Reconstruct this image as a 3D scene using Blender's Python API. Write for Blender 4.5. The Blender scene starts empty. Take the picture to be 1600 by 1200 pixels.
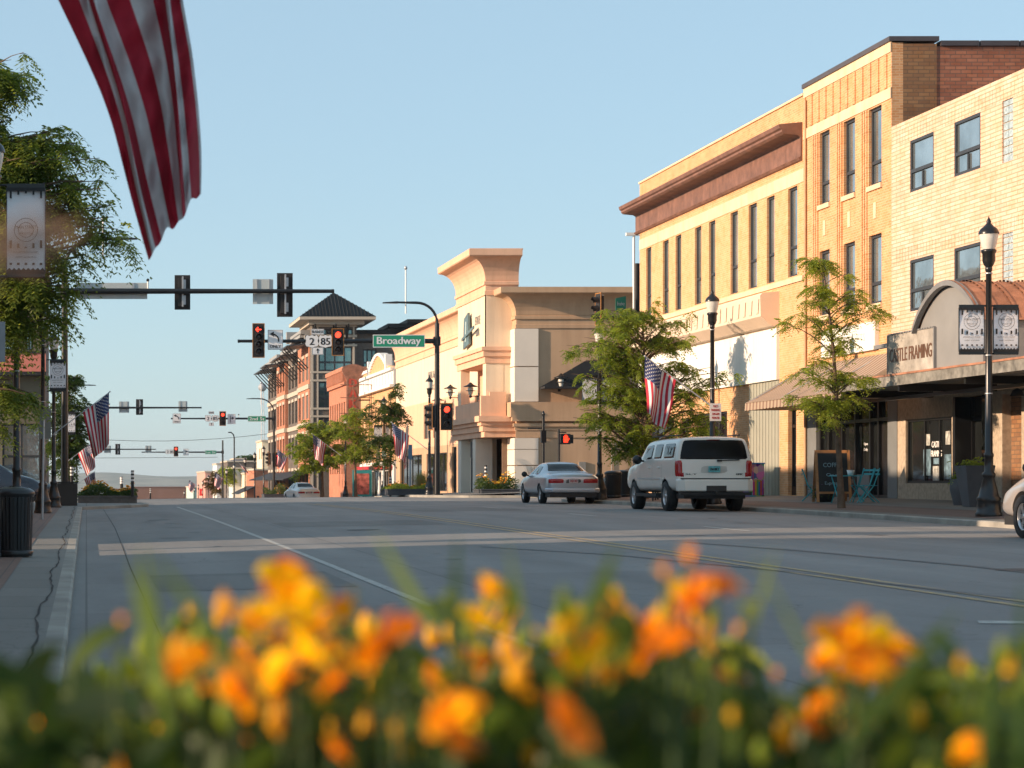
import bpy, bmesh, math, random
import numpy as np
from mathutils import Vector, Matrix
from mathutils.bvhtree import BVHTree
R = math.radians
sc = bpy.context.scene
C = sc.collection
random.seed(7)
ZE = 1.3                      # eye height over the datum
F, VX, VY = 3400.0, 135.0, 755.0
# ---------------------------------------------------------------- camera
cam = bpy.data.cameras.new("camera"); co = bpy.data.objects.new("camera", cam); C.objects.link(co)
co.location = (0, 0, ZE); co.rotation_euler = (R(90), 0, 0)
cam.sensor_width = 36; cam.lens = 36 * F / 1600
cam.shift_x = (800 - VX) / 1600; cam.shift_y = (VY - 600) / 1600
cam.clip_start = .05; cam.clip_end = 12000
cam.dof.use_dof = True; cam.dof.focus_distance = 62; cam.dof.aperture_fstop = 4.9
sc.camera = co
# ---------------------------------------------------------------- light
SUN_EL, SUN_AZ = R(15), R(11)        # azimuth: how far behind the left-hand side
wd = bpy.data.worlds.new("World"); sc.world = wd; wd.use_nodes = True
nt = wd.node_tree; bg = nt.nodes['Background']
sky = nt.nodes.new('ShaderNodeTexSky'); sky.sky_type = 'NISHITA'; sky.sun_disc = False
sky.sun_elevation = SUN_EL; sky.sun_rotation = math.atan2(-math.cos(SUN_AZ), -math.sin(SUN_AZ))
sky.altitude = 600; sky.air_density = 1.0; sky.dust_density = .9; sky.ozone_density = 2.2
vm = nt.nodes.new('ShaderNodeVectorMath'); vm.operation = 'MULTIPLY_ADD'      # sky dimmed, constant pale blue added: a haze tint put into its colour
vm.inputs[1].default_value = (.35, .35, .35); vm.inputs[2].default_value = (1.42, 2.02, 2.38)
nt.links.new(sky.outputs[0], vm.inputs[0]); nt.links.new(vm.outputs[0], bg.inputs[0]); bg.inputs[1].default_value = .14
sl = bpy.data.lights.new("sun", 'SUN'); so = bpy.data.objects.new("sun", sl); C.objects.link(so)
sl.energy = 4.95; sl.angle = R(.6); sl.color = (1.0, .735, .52)
tos = Vector((-math.cos(SUN_AZ) * math.cos(SUN_EL), -math.sin(SUN_AZ) * math.cos(SUN_EL), math.sin(SUN_EL)))
so.rotation_euler = tos.to_track_quat('Z', 'Y').to_euler(); so.location = (-30, -10, 40)
sc.view_settings.view_transform = 'Standard'; sc.view_settings.look = 'None'
sc.view_settings.exposure = .62; sc.view_settings.gamma = 1
try: sc.view_settings.use_curve_mapping = False
except Exception: pass
sc.cycles.max_bounces = 6; sc.cycles.transparent_max_bounces = 6

# ---------------------------------------------------------------- materials
MC = {}
def new_mat(name):
    m = bpy.data.materials.new(name); m.use_nodes = True
    return m, m.node_tree.nodes, m.node_tree.links, m.node_tree.nodes['Principled BSDF']
def mixc(N, L, fac, a, b, mode='MIX'):
    n = N.new('ShaderNodeMix'); n.data_type = 'RGBA'; n.blend_type = mode
    for i, v in ((0, fac), (6, a), (7, b)):
        if isinstance(v, bpy.types.NodeSocket): L.new(v, n.inputs[i])
        else: n.inputs[i].default_value = v if i == 0 else (*v, 1)[:4]
    return n.outputs[2]
def noise(N, L, scale, det=4, vec=None, rough=.6):
    n = N.new('ShaderNodeTexNoise'); n.inputs['Scale'].default_value = scale
    n.inputs['Detail'].default_value = det; n.inputs['Roughness'].default_value = rough
    if vec is not None: L.new(vec, n.inputs['Vector'])
    return n.outputs['Fac']
def ramp(N, L, v, a, b):
    n = N.new('ShaderNodeMapRange'); L.new(v, n.inputs[0])
    n.inputs[1].default_value = a; n.inputs[2].default_value = b
    return n.outputs[0]
def pos(N): return N.new('ShaderNodeNewGeometry').outputs['Position']
def M(name, col, rough=.6, var=.12, scale=3, metal=0, bump=0, bscale=None, spec=None, em=None, emc=None, coat=0, streak=0):
    if name in MC: return MC[name]
    m, N, L, b = new_mat(name)
    b.inputs['Roughness'].default_value = rough; b.inputs['Metallic'].default_value = metal
    if coat: b.inputs['Coat Weight'].default_value = coat; b.inputs['Coat Roughness'].default_value = .06
    if spec is not None: b.inputs['Specular IOR Level'].default_value = spec
    P = pos(N)
    f = ramp(N, L, noise(N, L, scale, 5, P), .3, .7)
    cc = mixc(N, L, f, tuple(c * (1 - var) for c in col), tuple(min(1, c * (1 + var)) for c in col))
    if streak:
        mp = N.new('ShaderNodeMapping'); mp.inputs['Scale'].default_value = (2.2, 2.2, .16); L.new(P, mp.inputs[0])
        f2 = ramp(N, L, noise(N, L, 1.0, 6, mp.outputs[0], .7), .42, .75); cc = mixc(N, L, 1.0, cc, mixc(N, L, f2, (1, 1, 1), (1 - streak, 1 - streak * 1.1, 1 - streak * 1.25)), 'MULTIPLY')
    L.new(cc, b.inputs['Base Color'])
    if bump:
        bn = N.new('ShaderNodeBump'); bn.inputs['Strength'].default_value = bump; bn.inputs['Distance'].default_value = .01
        L.new(noise(N, L, bscale or scale * 8, 3, P), bn.inputs['Height']); L.new(bn.outputs[0], b.inputs['Normal'])
    if em: b.inputs['Emission Color'].default_value = (*(emc or col), 1); b.inputs['Emission Strength'].default_value = em
    MC[name] = m; return m
def brick(name, c1, c2, mortar, bw=.21, bh=.072, ms=.012, stain=.25, offs=.5, spots=None):
    m, N, L, b = new_mat(name)
    P = pos(N); s = N.new('ShaderNodeSeparateXYZ'); L.new(P, s.inputs[0])
    ad = N.new('ShaderNodeMath'); L.new(s.outputs[0], ad.inputs[0]); L.new(s.outputs[1], ad.inputs[1])
    cb = N.new('ShaderNodeCombineXYZ'); L.new(ad.outputs[0], cb.inputs[0]); L.new(s.outputs[2], cb.inputs[1])
    t = N.new('ShaderNodeTexBrick'); L.new(cb.outputs[0], t.inputs['Vector'])
    t.inputs['Scale'].default_value = 1; t.inputs['Brick Width'].default_value = bw; t.inputs['Row Height'].default_value = bh
    t.inputs['Mortar Size'].default_value = ms; t.inputs['Mortar Smooth'].default_value = .2; t.inputs['Bias'].default_value = 0
    t.offset = offs
    t.inputs['Color1'].default_value = (*c1, 1); t.inputs['Color2'].default_value = (*c2, 1); t.inputs['Mortar'].default_value = (*mortar, 1)
    n = ramp(N, L, noise(N, L, .9, 5, P), .35, .7)
    col = mixc(N, L, n, t.outputs['Color'], tuple(c * (1 - stain) for c in c1), 'MULTIPLY') if False else t.outputs['Color']
    dark = mixc(N, L, n, (1, 1, 1), (1 - stain,) * 3)
    col = mixc(N, L, 1.0, col, dark, 'MULTIPLY')
    nm = ramp(N, L, noise(N, L, 2.2, 4, P, .7), .46, .62); col = mixc(N, L, 1.0, col, mixc(N, L, nm, (1, 1, 1), (.97, .87, .76)), 'MULTIPLY')
    n2 = ramp(N, L, noise(N, L, 11, 2, P), .64, .7)
    sp = mixc(N, L, n2, (1, 1, 1), spots or (.75, .7, .66)); col = mixc(N, L, 1.0, col, sp, 'MULTIPLY')
    L.new(col, b.inputs['Base Color']); b.inputs['Roughness'].default_value = .85
    bn = N.new('ShaderNodeBump'); bn.inputs['Strength'].default_value = .6; bn.inputs['Distance'].default_value = .006
    iv = N.new('ShaderNodeMath'); iv.operation = 'SUBTRACT'; iv.inputs[0].default_value = 1; L.new(t.outputs['Fac'], iv.inputs[1])
    L.new(iv.outputs[0], bn.inputs['Height']); L.new(bn.outputs[0], b.inputs['Normal'])
    MC[name] = m; return m
def slab(name, col, w, h, jc, js=.015, var=.16, rot=False, crack=True, streak=True):
    m, N, L, b = new_mat(name)
    P = pos(N)
    t = N.new('ShaderNodeTexBrick'); L.new(P, t.inputs['Vector']); t.offset = 0
    t.inputs['Scale'].default_value = 1; t.inputs['Brick Width'].default_value = w; t.inputs['Row Height'].default_value = h
    t.inputs['Mortar Size'].default_value = js; t.inputs['Mortar Smooth'].default_value = .1
    c1 = tuple(c * (1 - var * .35) for c in col); c2 = tuple(c * (1 + var * .35) for c in col)
    t.inputs['Color1'].default_value = (*c1, 1); t.inputs['Color2'].default_value = (*c2, 1); t.inputs['Mortar'].default_value = (*jc, 1)
    out = t.outputs['Color']
    mp = N.new('ShaderNodeMapping'); mp.inputs['Scale'].default_value = (1, .13, 1); L.new(P, mp.inputs[0])
    a = ramp(N, L, noise(N, L, .9, 6, mp.outputs[0], .65), .3, .72)
    out = mixc(N, L, 1.0, out, mixc(N, L, a, (1 - var, 1 - var, 1 - var), (1 + var * .6,) * 3), 'MULTIPLY')
    a2 = ramp(N, L, noise(N, L, 25, 4, P), .3, .7)
    out = mixc(N, L, 1.0, out, mixc(N, L, a2, (.9, .9, .9), (1.08, 1.08, 1.08)), 'MULTIPLY')
    if crack:
        v = N.new('ShaderNodeTexVoronoi'); v.feature = 'DISTANCE_TO_EDGE'; v.inputs['Scale'].default_value = .16
        nz = N.new('ShaderNodeTexNoise'); nz.inputs['Scale'].default_value = 1.4; nz.inputs['Detail'].default_value = 6; L.new(P, nz.inputs['Vector'])
        va = N.new('ShaderNodeVectorMath'); va.operation = 'ADD'; L.new(P, va.inputs[0]); L.new(nz.outputs['Color'], va.inputs[1])
        L.new(va.outputs[0], v.inputs['Vector'])
        cr = ramp(N, L, v.outputs[0], .0006, .0018)
        out = mixc(N, L, cr, jc, out)
    sx = N.new('ShaderNodeSeparateXYZ'); L.new(P, sx.inputs[0]); wv = N.new('ShaderNodeMath'); wv.operation = 'MULTIPLY'; L.new(sx.outputs[0], wv.inputs[0]); wv.inputs[1].default_value = 3.3
    sn = N.new('ShaderNodeMath'); sn.operation = 'SINE'; L.new(wv.outputs[0], sn.inputs[0]); sr = ramp(N, L, sn.outputs[0], .1, 1.3); a3 = ramp(N, L, noise(N, L, .35, 5, P), .35, .65)
    ml = N.new('ShaderNodeMath'); ml.operation = 'MULTIPLY'; L.new(sr, ml.inputs[0]); L.new(a3, ml.inputs[1])
    out = mixc(N, L, 1.0, out, mixc(N, L, ml.outputs[0], (1, 1, 1), (.8, .8, .81)), 'MULTIPLY')
    sp = ramp(N, L, noise(N, L, 4.5, 2, P), .72, .76)
    out = mixc(N, L, sp, out, tuple(c * .72 for c in col))
    L.new(out, b.inputs['Base Color']); b.inputs['Roughness'].default_value = .75
    bn = N.new('ShaderNodeBump'); bn.inputs['Strength'].default_value = .35; bn.inputs['Distance'].default_value = .004
    L.new(noise(N, L, 60, 3, P), bn.inputs['Height']); L.new(bn.outputs[0], b.inputs['Normal'])
    MC[name] = m; return m
def leafmat(name, c1, c2, trans=.45):
    m, N, L, b = new_mat(name)
    f = ramp(N, L, noise(N, L, 3.5, 3, pos(N)), .35, .65)
    col = mixc(N, L, f, c1, c2)
    L.new(col, b.inputs['Base Color']); b.inputs['Roughness'].default_value = .5
    tr = N.new('ShaderNodeBsdfTranslucent'); L.new(mixc(N, L, f, tuple(c * 1.3 for c in c1), (c2[0] * 1.5, c2[1] * 1.35, c2[2] * .8)), tr.inputs[0])
    mx = N.new('ShaderNodeMixShader'); mx.inputs[0].default_value = trans
    L.new(b.outputs[0], mx.inputs[1]); L.new(tr.outputs[0], mx.inputs[2]); L.new(mx.outputs[0], N['Material Output'].inputs[0])
    MC[name] = m; return m
GLASS = M('window_glass', (.40, .47, .50), .04, .3, .7, metal=.8, bump=.25, bscale=1.3)
GLASSD = M('shop_glass', (.012, .014, .014), .05, .3, 1.2, spec=.45)
BLACK = M('black_metal', (.012, .012, .013), .3, .2, 6)
BLACKM = M('black_matte', (.016, .016, .017), .65, .2, 6)
FRAME = M('dark_frame', (.035, .037, .042), .45, .1, 4)
GALV = M('galvanised_metal', (.42, .44, .46), .4, .15, 5, metal=.4)
WHITE = M('white_paint', (.78, .77, .74), .5, .05, 2)
WHITEP = M('white_panel', (.80, .78, .72), .6, .05, 1, streak=.14)
OBR = brick('orange_brick', (.72, .38, .18), (.56, .27, .115), (.66, .44, .26), stain=.14)
YBR = brick('yellow_brick', (.74, .41, .20), (.62, .33, .145), (.68, .46, .27), stain=.1)
CBR = brick('cream_brick', (.76, .56, .44), (.68, .46, .33), (.46, .31, .19), bw=.62, bh=.105, ms=.013, stain=.12, spots=(.95, .9, .85))
RBR = brick('red_side_brick', (.46, .19, .11), (.32, .12, .07), (.20, .11, .08), stain=.3, bw=.3, bh=.105, ms=.014)
RBR2 = brick('red_brick', (.56, .20, .11), (.46, .15, .08), (.50, .27, .18), stain=.2)
GBR = brick('grey_brick', (.15, .125, .11), (.11, .09, .08), (.16, .14, .12), stain=.15)
TBR = brick('tan_brick', (.33, .18, .085), (.22, .11, .055), (.16, .10, .06), stain=.2, bw=.3, bh=.105)
STONE = M('cream_stone', (.72, .54, .36), .8, .1, 1.5, bump=.3, streak=.2)
STONEG = M('rough_tan_stone', (.42, .34, .25), .85, .22, 9, bump=.8, bscale=30)
STUCCO = M('tan_stucco', (.78, .47, .31), .85, .05, .8, bump=.15, bscale=90, streak=.16)
STUCCOL = M('cream_stucco', (.78, .63, .46), .85, .04, .8, bump=.15, bscale=90, streak=.16)
STUCCO_SHADED = M('shaded_tan_stucco', (.52, .34, .21), .85, .05, .8, bump=.15, bscale=90, streak=.16)  # same stucco as the street front, the side's shade put into its colour
BROWNM = M('brown_cornice_metal', (.20, .10, .07), .6, .3, 2.5, streak=.25)
LEAF = leafmat('locust_leaves', (.13, .20, .025), (.33, .40, .055), .55)
LEAFY = leafmat('young_locust_leaves', (.18, .25, .03), (.40, .45, .08), .6)
LEAFD = leafmat('dark_leaves', (.035, .075, .014), (.09, .14, .025), .4)
LEAFL = leafmat('overhanging_leaves', (.09, .14, .025), (.24, .30, .06), .55)
BARK = M('bark', (.13, .085, .055), .9, .35, 7, bump=.8, bscale=25)
ROAD = slab('road_concrete', (.215, .208, .198), 4.2, 5.2, (.13, .125, .12), .012, .22)
WALK = slab('walk_concrete', (.20, .19, .17), 1.55, 1.55, (.12, .115, .1), .02, .18)
PAVER = slab('brick_pavers', (.20, .12, .09), .2, .1, (.09, .07, .06), .008, .3, crack=False)
KERB = M('kerb_concrete', (.29, .275, .24), .85, .3, 1.2, bump=.3)
RED = M('flag_red', (.42, .012, .03), .75, .1, 5)
FWH = M('flag_white', (.62, .60, .58), .75, .04, 5)
FBL = M('flag_blue', (.018, .03, .11), .75, .1, 5)
RUST = M('copper_roof', (.40, .185, .11), .5, .35, 2, streak=.3)
TIRE = M('tyre_rubber', (.018, .018, .019), .75, .2, 12)
RIM = M('alloy_rim', (.55, .55, .56), .3, .05, 4, metal=.7)
TAIL = M('tail_lamp_red', (.35, .008, .012), .12, .15, 6, coat=.5)

# ---------------------------------------------------------------- builders
def PX(x, y, D): return Vector(((x - VX) * D / F, D, (VY - y) * D / F + ZE))
def lerpk(k, v):
    if v <= k[0][0]: return k[0][1]
    for (a, p), (b, q) in zip(k, k[1:]):
        if v <= b: return p + (q - p) * (v - a) / (b - a)
    return k[-1][1]
KL = [(-60, -1.5), (15, -1.3), (36, -1.12), (80, -.93), (100, -.86), (112, -.875), (125, -.97), (150, -1.3), (190, -2.0), (280, -3.9), (400, -6.6), (700, -12), (1500, -22), (6000, -40)]
KR = [(-60, -1.2), (15, -1.03), (36, -.90), (57, -.73), (75, -.70), (100, -.68), (112, -.70), (125, -.80), (150, -1.15), (190, -1.9), (280, -3.8), (400, -6.6), (700, -12), (1500, -22), (6000, -40)]
def sm(k, D): return (lerpk(k, D - 6) + lerpk(k, D - 3) + lerpk(k, D) + lerpk(k, D + 3) + lerpk(k, D + 6)) / 5
def rz(X, D):
    t = min(1, max(0, X / 16.8)); g = 1 - (1 - t) ** 2
    a, b = sm(KL, D), sm(KR, D)
    return a + (b - a) * g + ZE
def gz(X, D):                     # top of the pavements
    if X > 15: return rz(X, D) + .115 + max(0, (X - 17.5)) * .042
    return rz(X, D) + .11
class MB:
    def __init__(s): s.v = []; s.f = []; s.m = []; s.sm = []; s.mi = 0; s.smooth = False
    def add(s, vs, fs, smooth=None):
        o = len(s.v); s.v += [tuple(v) for v in vs]
        for f in fs: s.f.append(tuple(i + o for i in f)); s.m.append(s.mi); s.sm.append(s.smooth if smooth is None else smooth)
        return s
    def box(s, x0, x1, y0, y1, z0, z1):
        return s.add([(x0, y0, z0), (x1, y0, z0), (x1, y1, z0), (x0, y1, z0), (x0, y0, z1), (x1, y0, z1), (x1, y1, z1), (x0, y1, z1)],
              [(0, 3, 2, 1), (4, 5, 6, 7), (0, 1, 5, 4), (1, 2, 6, 5), (2, 3, 7, 6), (3, 0, 4, 7)], False)
    def pbox(s, pl, c, u0, u1, z0, z1, d0, d1):
        return s.box(c + d0, c + d1, u0, u1, z0, z1) if pl == 'x' else s.box(u0, u1, c + d0, c + d1, z0, z1)
    def quad(s, a, b, c, d): return s.add([a, b, c, d], [(0, 1, 2, 3)], False)
    def prism(s, pts, vec):       # polygon (3-D points) pushed along vec
        n = len(pts); vec = Vector(vec); q = [tuple(Vector(p) + vec) for p in pts]
        return s.add(list(pts) + q, [tuple(range(n))[::-1], tuple(range(n, 2 * n))] + [(i, (i + 1) % n, n + (i + 1) % n, n + i) for i in range(n)], False)
    def tube(s, pts, rad, n=8, cap=True):
        pts = [Vector(p) for p in pts]
        if not hasattr(rad, '__len__'): rad = [rad] * len(pts)
        vs = []; fs = []; up = Vector((0, 0, 1))
        for i, p in enumerate(pts):
            t = (pts[min(i + 1, len(pts) - 1)] - pts[max(i - 1, 0)]).normalized()
            a = t.cross(up if abs(t.z) < .95 else Vector((0, 1, 0))).normalized(); b = t.cross(a)
            for k in range(n):
                w = 2 * math.pi * k / n; vs.append(p + (a * math.cos(w) + b * math.sin(w)) * rad[i])
        for i in range(len(pts) - 1):
            for k in range(n): fs.append((i * n + k, i * n + (k + 1) % n, (i + 1) * n + (k + 1) % n, (i + 1) * n + k))
        s.add(vs, fs, True)
        if cap: s.add(vs[:n], [tuple(range(n))], False); s.add(vs[-n:], [tuple(range(n))[::-1]], False)
        return s
    def lathe(s, prof, c=(0, 0, 0), n=16, axis='z', smooth=True, cap=True):
        vs = []; fs = []
        for r, h in prof:
            for k in range(n):
                w = 2 * math.pi * k / n; a, b = r * math.cos(w), r * math.sin(w)
                p = {'z': (a, b, h), 'y': (a, h, b), 'x': (h, a, b)}[axis]
                vs.append((p[0] + c[0], p[1] + c[1], p[2] + c[2]))
        for i in range(len(prof) - 1):
            for k in range(n): fs.append((i * n + k, i * n + (k + 1) % n, (i + 1) * n + (k + 1) % n, (i + 1) * n + k))
        s.add(vs, fs, smooth)
        if cap and prof[0][0] > 1e-4: s.add(vs[:n], [tuple(range(n))], False)
        if cap and prof[-1][0] > 1e-4: s.add(vs[-n:], [tuple(range(n))], False)
        return s
    def wall(s, pl, c, u0, u1, z0, z1, ops, th=.3):
        P = (lambda u, z, d: (c + d, u, z)) if pl == 'x' else (lambda u, z, d: (u, c + d, z))
        us = sorted({u0, u1} | {min(max(o[i], u0), u1) for o in ops for i in (0, 1)})
        zs = sorted({z0, z1} | {min(max(o[i], z0), z1) for o in ops for i in (2, 3)})
        for a, b in zip(us, us[1:]):
            for e, f in zip(zs, zs[1:]):
                cu, cz = (a + b) / 2, (e + f) / 2
                if not any(o[0] < cu < o[1] and o[2] < cz < o[3] for o in ops): s.quad(P(a, e, 0), P(b, e, 0), P(b, f, 0), P(a, f, 0))
        for a, b, e, f in ops + [(u0, u1, z0, z1)]:
            for q in (((a, e), (a, f)), ((b, e), (b, f)), ((a, e), (b, e)), ((a, f), (b, f))):
                s.quad(P(*q[0], 0), P(*q[1], 0), P(*q[1], th), P(*q[0], th))
        return s
    def build_each(s, name, mat, parent=None, world=False):
        par = {}
        def fd_(x):
            while par.setdefault(x, x) != x: par[x] = par[par[x]]; x = par[x]
            return x
        K_ = [tuple(round(c, 3) for c in v) for v in s.v]
        for f in s.f:
            for i in f[1:]: par[fd_(K_[i])] = fd_(K_[f[0]])
        G_ = {}
        for n, f in enumerate(s.f): G_.setdefault(fd_(K_[f[0]]), []).append(n)
        out = []
        for fs in G_.values():
            q = MB(); mp = {}
            for n in fs:
                for i in s.f[n]:
                    if i not in mp: mp[i] = len(q.v); q.v.append(s.v[i])
                q.f.append(tuple(mp[i] for i in s.f[n])); q.m.append(s.m[n]); q.sm.append(s.sm[n])
            out.append(q.build(name, mat, parent, world))
        return out
    def build(s, name, mat, parent=None, world=False, loc=None):
        off = Vector((0, 0, 0))
        if parent is not None and world:
            p = parent
            while p.parent: p = p.parent
            off = Vector(p.location)
        if loc is not None: off = Vector(loc)
        me = bpy.data.meshes.new(name)
        me.from_pydata([tuple(Vector(v) - off) for v in s.v] if off.length else s.v, [], s.f)
        for m in (mat if isinstance(mat, (list, tuple)) else [mat]): me.materials.append(m)
        me.polygons.foreach_set('material_index', s.m); me.polygons.foreach_set('use_smooth', s.sm)
        me.update()
        o = bpy.data.objects.new(name, me); C.objects.link(o)
        if parent is not None: o.parent = parent
        if loc is not None: o.location = loc
        return o
def tag(o, label=None, cat=None, group=None, kind=None):
    if label: o['label'] = label
    if cat: o['category'] = cat
    if group: o['group'] = group
    if kind: o['kind'] = kind
    return o
def thing(name, label, cat, loc=(0, 0, 0), rz_=0, group=None, sc_=1):
    o = bpy.data.objects.new(name, None); C.objects.link(o); o.empty_display_size = .2
    o.location = loc; o.rotation_euler = (0, 0, rz_); o.scale = (sc_,) * 3
    return tag(o, label, cat, group)
KIDS = {}
def copy_tree(o, parent=None, loc=None, label=None, rot=None, scale=None):
    c = o.copy(); C.objects.link(c)
    if parent is not None: c.parent = parent
    if loc is not None: c.location = loc
    if rot is not None: c.rotation_euler = (0, 0, rot)
    if scale is not None: c.scale = scale if hasattr(scale, '__len__') else (scale,) * 3
    if label: c['label'] = label
    for ch in [k for k in bpy.data.objects if k.parent == o and k is not c]: copy_tree(ch, c)
    return c
_tx = {}
def text_geo(s):
    if s in _tx: return _tx[s]
    cu = bpy.data.curves.new('t', 'FONT'); cu.body = s; cu.size = 1; cu.align_x = 'CENTER'; cu.align_y = 'CENTER'; cu.resolution_u = 2
    ob = bpy.data.objects.new('t', cu); me = ob.to_mesh()
    g = ([tuple(v.co) for v in me.vertices], [tuple(p.vertices) for p in me.polygons]); ob.to_mesh_clear()
    bpy.data.objects.remove(ob); bpy.data.curves.remove(cu)
    xs = [v[0] for v in g[0]] or [0]; ys = [v[1] for v in g[0]] or [0]
    g = ([(v[0] - (max(xs) + min(xs)) / 2, v[1] - (max(ys) + min(ys)) / 2) for v in g[0]], g[1], max(xs) - min(xs), max(ys) - min(ys))
    _tx[s] = g; return g
def text(mb, s, w, h, cen, right=(1, 0, 0), up=(0, 0, 1), bold=0):
    v, f, gw, gh = text_geo(s); r = Vector(right); u = Vector(up); c = Vector(cen)
    n = r.cross(u) * -1
    for q_, b in enumerate([0] if not bold else [-bold, 0, bold]):
        mb.add([c + r * (p[0] * w / gw + b) + u * (p[1] * h / gh) - n * (.0012 * q_) for p in v], f, False)
def struct(name, mb, mat): return tag(mb.build(name, mat), kind='structure')

# ---------------------------------------------------------------- ground
def grid(mb, xs, ys, zf):
    vs = [(x, y, zf(x, y)) for y in ys for x in xs]; n = len(xs)
    mb.add(vs, [(j * n + i, j * n + i + 1, (j + 1) * n + i + 1, (j + 1) * n + i) for j in range(len(ys) - 1) for i in range(n - 1)], True)
YS = [-60, -40, -20, -10] + list(range(-6, 160, 2)) + list(range(160, 300, 5)) + list(range(300, 700, 20)) + [750, 900, 1200, 1500]
XS = [-90, -40, -10, -4, -2] + list(range(-1, 19)) + [20, 22, 30, 50, 110]
g = MB(); grid(g, XS, [y for y in YS if y < 800], rz); struct('road', g, ROAD)
g = MB(); grid(g, [-3000, -600, -200, -90, -4, 2, 9, 17, 30, 110, 300, 900, 3000], YS + [2500, 6000], lambda x, y: rz(x, y) - .35)
struct('ground', g, M('dry_grass_ground', (.17, .15, .08), .9, .3, .05))
def sidewalk(pts, xin, inner_rise=0):
    ds = sorted({p[0] for p in pts} | set(x for x in range(-10, 440, 2) if pts[0][0] < x < pts[-1][0]))
    kb = MB(); w = MB(); s = 1 if xin > pts[len(pts) // 2][1] else -1
    rows = []
    for d in ds:
        xk = lerpk(pts, d); zr_ = rz(xk, d); zt = zr_ + .11 + (.005 if s > 0 else 0)
        rows.append((d, xk, zr_, zt))
    for (d, x, a, t), (d2, x2, a2, t2) in zip(rows, rows[1:]):
        kb.quad((x, d, a - .1), (x2, d2, a2 - .1), (x2, d2, t2 - .02), (x, d, t - .02))
        kb.quad((x, d, t - .02), (x2, d2, t2 - .02), (x2 + s * .025, d2, t2), (x + s * .025, d, t))
        kb.quad((x + s * .025, d, t), (x2 + s * .025, d2, t2), (x2 + s * .16, d2, t2 + .002), (x + s * .16, d, t + .002))
        n = 5
        for i in range(n):
            def q(xx, dd, tt, i=i):
                X = xx + s * .16 + (xin - xx - s * .16) * i / n
                return (X, dd, (gz(X, dd) if s > 0 else tt + .002))
            w.quad(q(x, d, t), q(x2, d2, t2), q(x2, d2, t2, i + 1), q(x, d, t, i + 1))
    for (d, x, a, t), e in ((rows[0], 0), (rows[-1], 1)):
        kb.quad((x, d, a - .1), (xin, d, a - .1), (xin, d, gz(xin, d) if s > 0 else t), (x, d, t))
    struct('kerb', kb, KERB); struct('sidewalk', w, WALK)
RK1 = [(12, 17.5), (80, 17.5), (82, 17.9), (84, 19.2), (85, 22)]
sidewalk(RK1, 22.25)
sidewalk([(101.5, 21), (102.5, 18), (104, 16.4), (117, 16.4), (120, 17.5), (192, 17.5), (196, 20)], 22.25)
sidewalk([(206, 20), (209, 17), (264, 17), (267, 20)], 22.25)
sidewalk([(288, 20), (291, 17), (430, 17)], 22.25)
sidewalk([(-9, 3.6), (5, 3.6), (8, -.15), (77, -.15), (79, 1.6), (80.5, 2.3), (86, 2.3), (88, .5), (89, -3)], -4.6)
sidewalk([(104, -3), (106, 1), (110, 1.2), (114, -.1), (186, -.1), (190, -3)], -4.6)
sidewalk([(206, -3), (209, -.1), (264, -.1), (267, -3)], -4.6)
pv = MB()
for d in range(14, 80, 2):
    a, b = [(18.1 + .35 * i) for i in (0, 4)], None
    for i in range(4):
        x0, x1 = 17.95 + .4 * i, 17.95 + .4 * (i + 1)
        pv.quad((x0, d, gz(x0, d) + .006), (x1, d, gz(x1, d) + .006), (x1, d + 2, gz(x1, d + 2) + .006), (x0, d + 2, gz(x0, d + 2) + .006))
struct('paver_strip', pv, PAVER)
pv = MB()
for d in range(10, 76, 2):
    pv.quad((-1.5, d, rz(-1, d) + .119), (-.9, d, rz(-1, d) + .119), (-.9, d + 2, rz(-1, d + 2) + .119), (-1.5, d + 2, rz(-1, d + 2) + .119))
struct('paver_strip', pv, PAVER)
def stripe(mb, pts, w, lift=.005):
    pts = [Vector((p[0], p[1], 0)) for p in pts]; out = []
    for a, b in zip(pts, pts[1:]):
        n = max(1, int((b - a).length / 1.5))
        for i in range(n): out.append(a.lerp(b, i / n))
    out.append(pts[-1])
    for i in range(len(out) - 1):
        t = (out[i + 1] - out[i]).normalized(); nn = Vector((t.y, -t.x, 0)) * w / 2
        q = [out[i] - nn, out[i] + nn, out[i + 1] + nn, out[i + 1] - nn]
        mb.quad(*[(p.x, p.y, rz(p.x, p.y) + lift) for p in q])
def wornmat(name, col, road=(.2, .195, .185), lo=.42, hi=.6):
    m, N, L, b = new_mat(name); P = pos(N)
    f = ramp(N, L, noise(N, L, 9, 6, P, .75), lo, hi)
    L.new(mixc(N, L, f, road, col), b.inputs['Base Color']); b.inputs['Roughness'].default_value = .7; return m
WLINE = wornmat('worn_white_paint', (.46, .455, .42), lo=.3, hi=.56); YLINE = wornmat('worn_yellow_paint', (.60, .38, .12), lo=.36, hi=.66)
mk = MB(); stripe(mk, [(3.25, 9), (3.25, 78)], .10)
for d in (16.6,): stripe(mk, [(7.05, 17.2), (9.5, 16.3)], .3)
for d0 in (24, 40, 52, 64): stripe(mk, [(12.2, d0), (12.2, d0 + 3)], .11)
stripe(mk, [(9.0, 77.0), (15.9, 57.8)], .12); stripe(mk, [(3.3, 79), (8.2, 79)], .3)
stripe(mk, [(3, 83.5), (16, 83.5)], .18); stripe(mk, [(3, 86), (16, 86)], .18); stripe(mk, [(3, 101), (16, 101)], .18)
for d0 in range(108, 180, 12): stripe(mk, [(4.6, d0), (4.6, d0 + 3)], .12)
struct('lane_marking', mk, WLINE)
mk = MB()
for dx in (8.15, 8.42): stripe(mk, [(dx, 6), (dx, 80)], .1)
for dx in (8.15, 8.42): stripe(mk, [(dx, 104), (dx, 180)], .1)
struct('centre_line', mk, YLINE)
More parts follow.
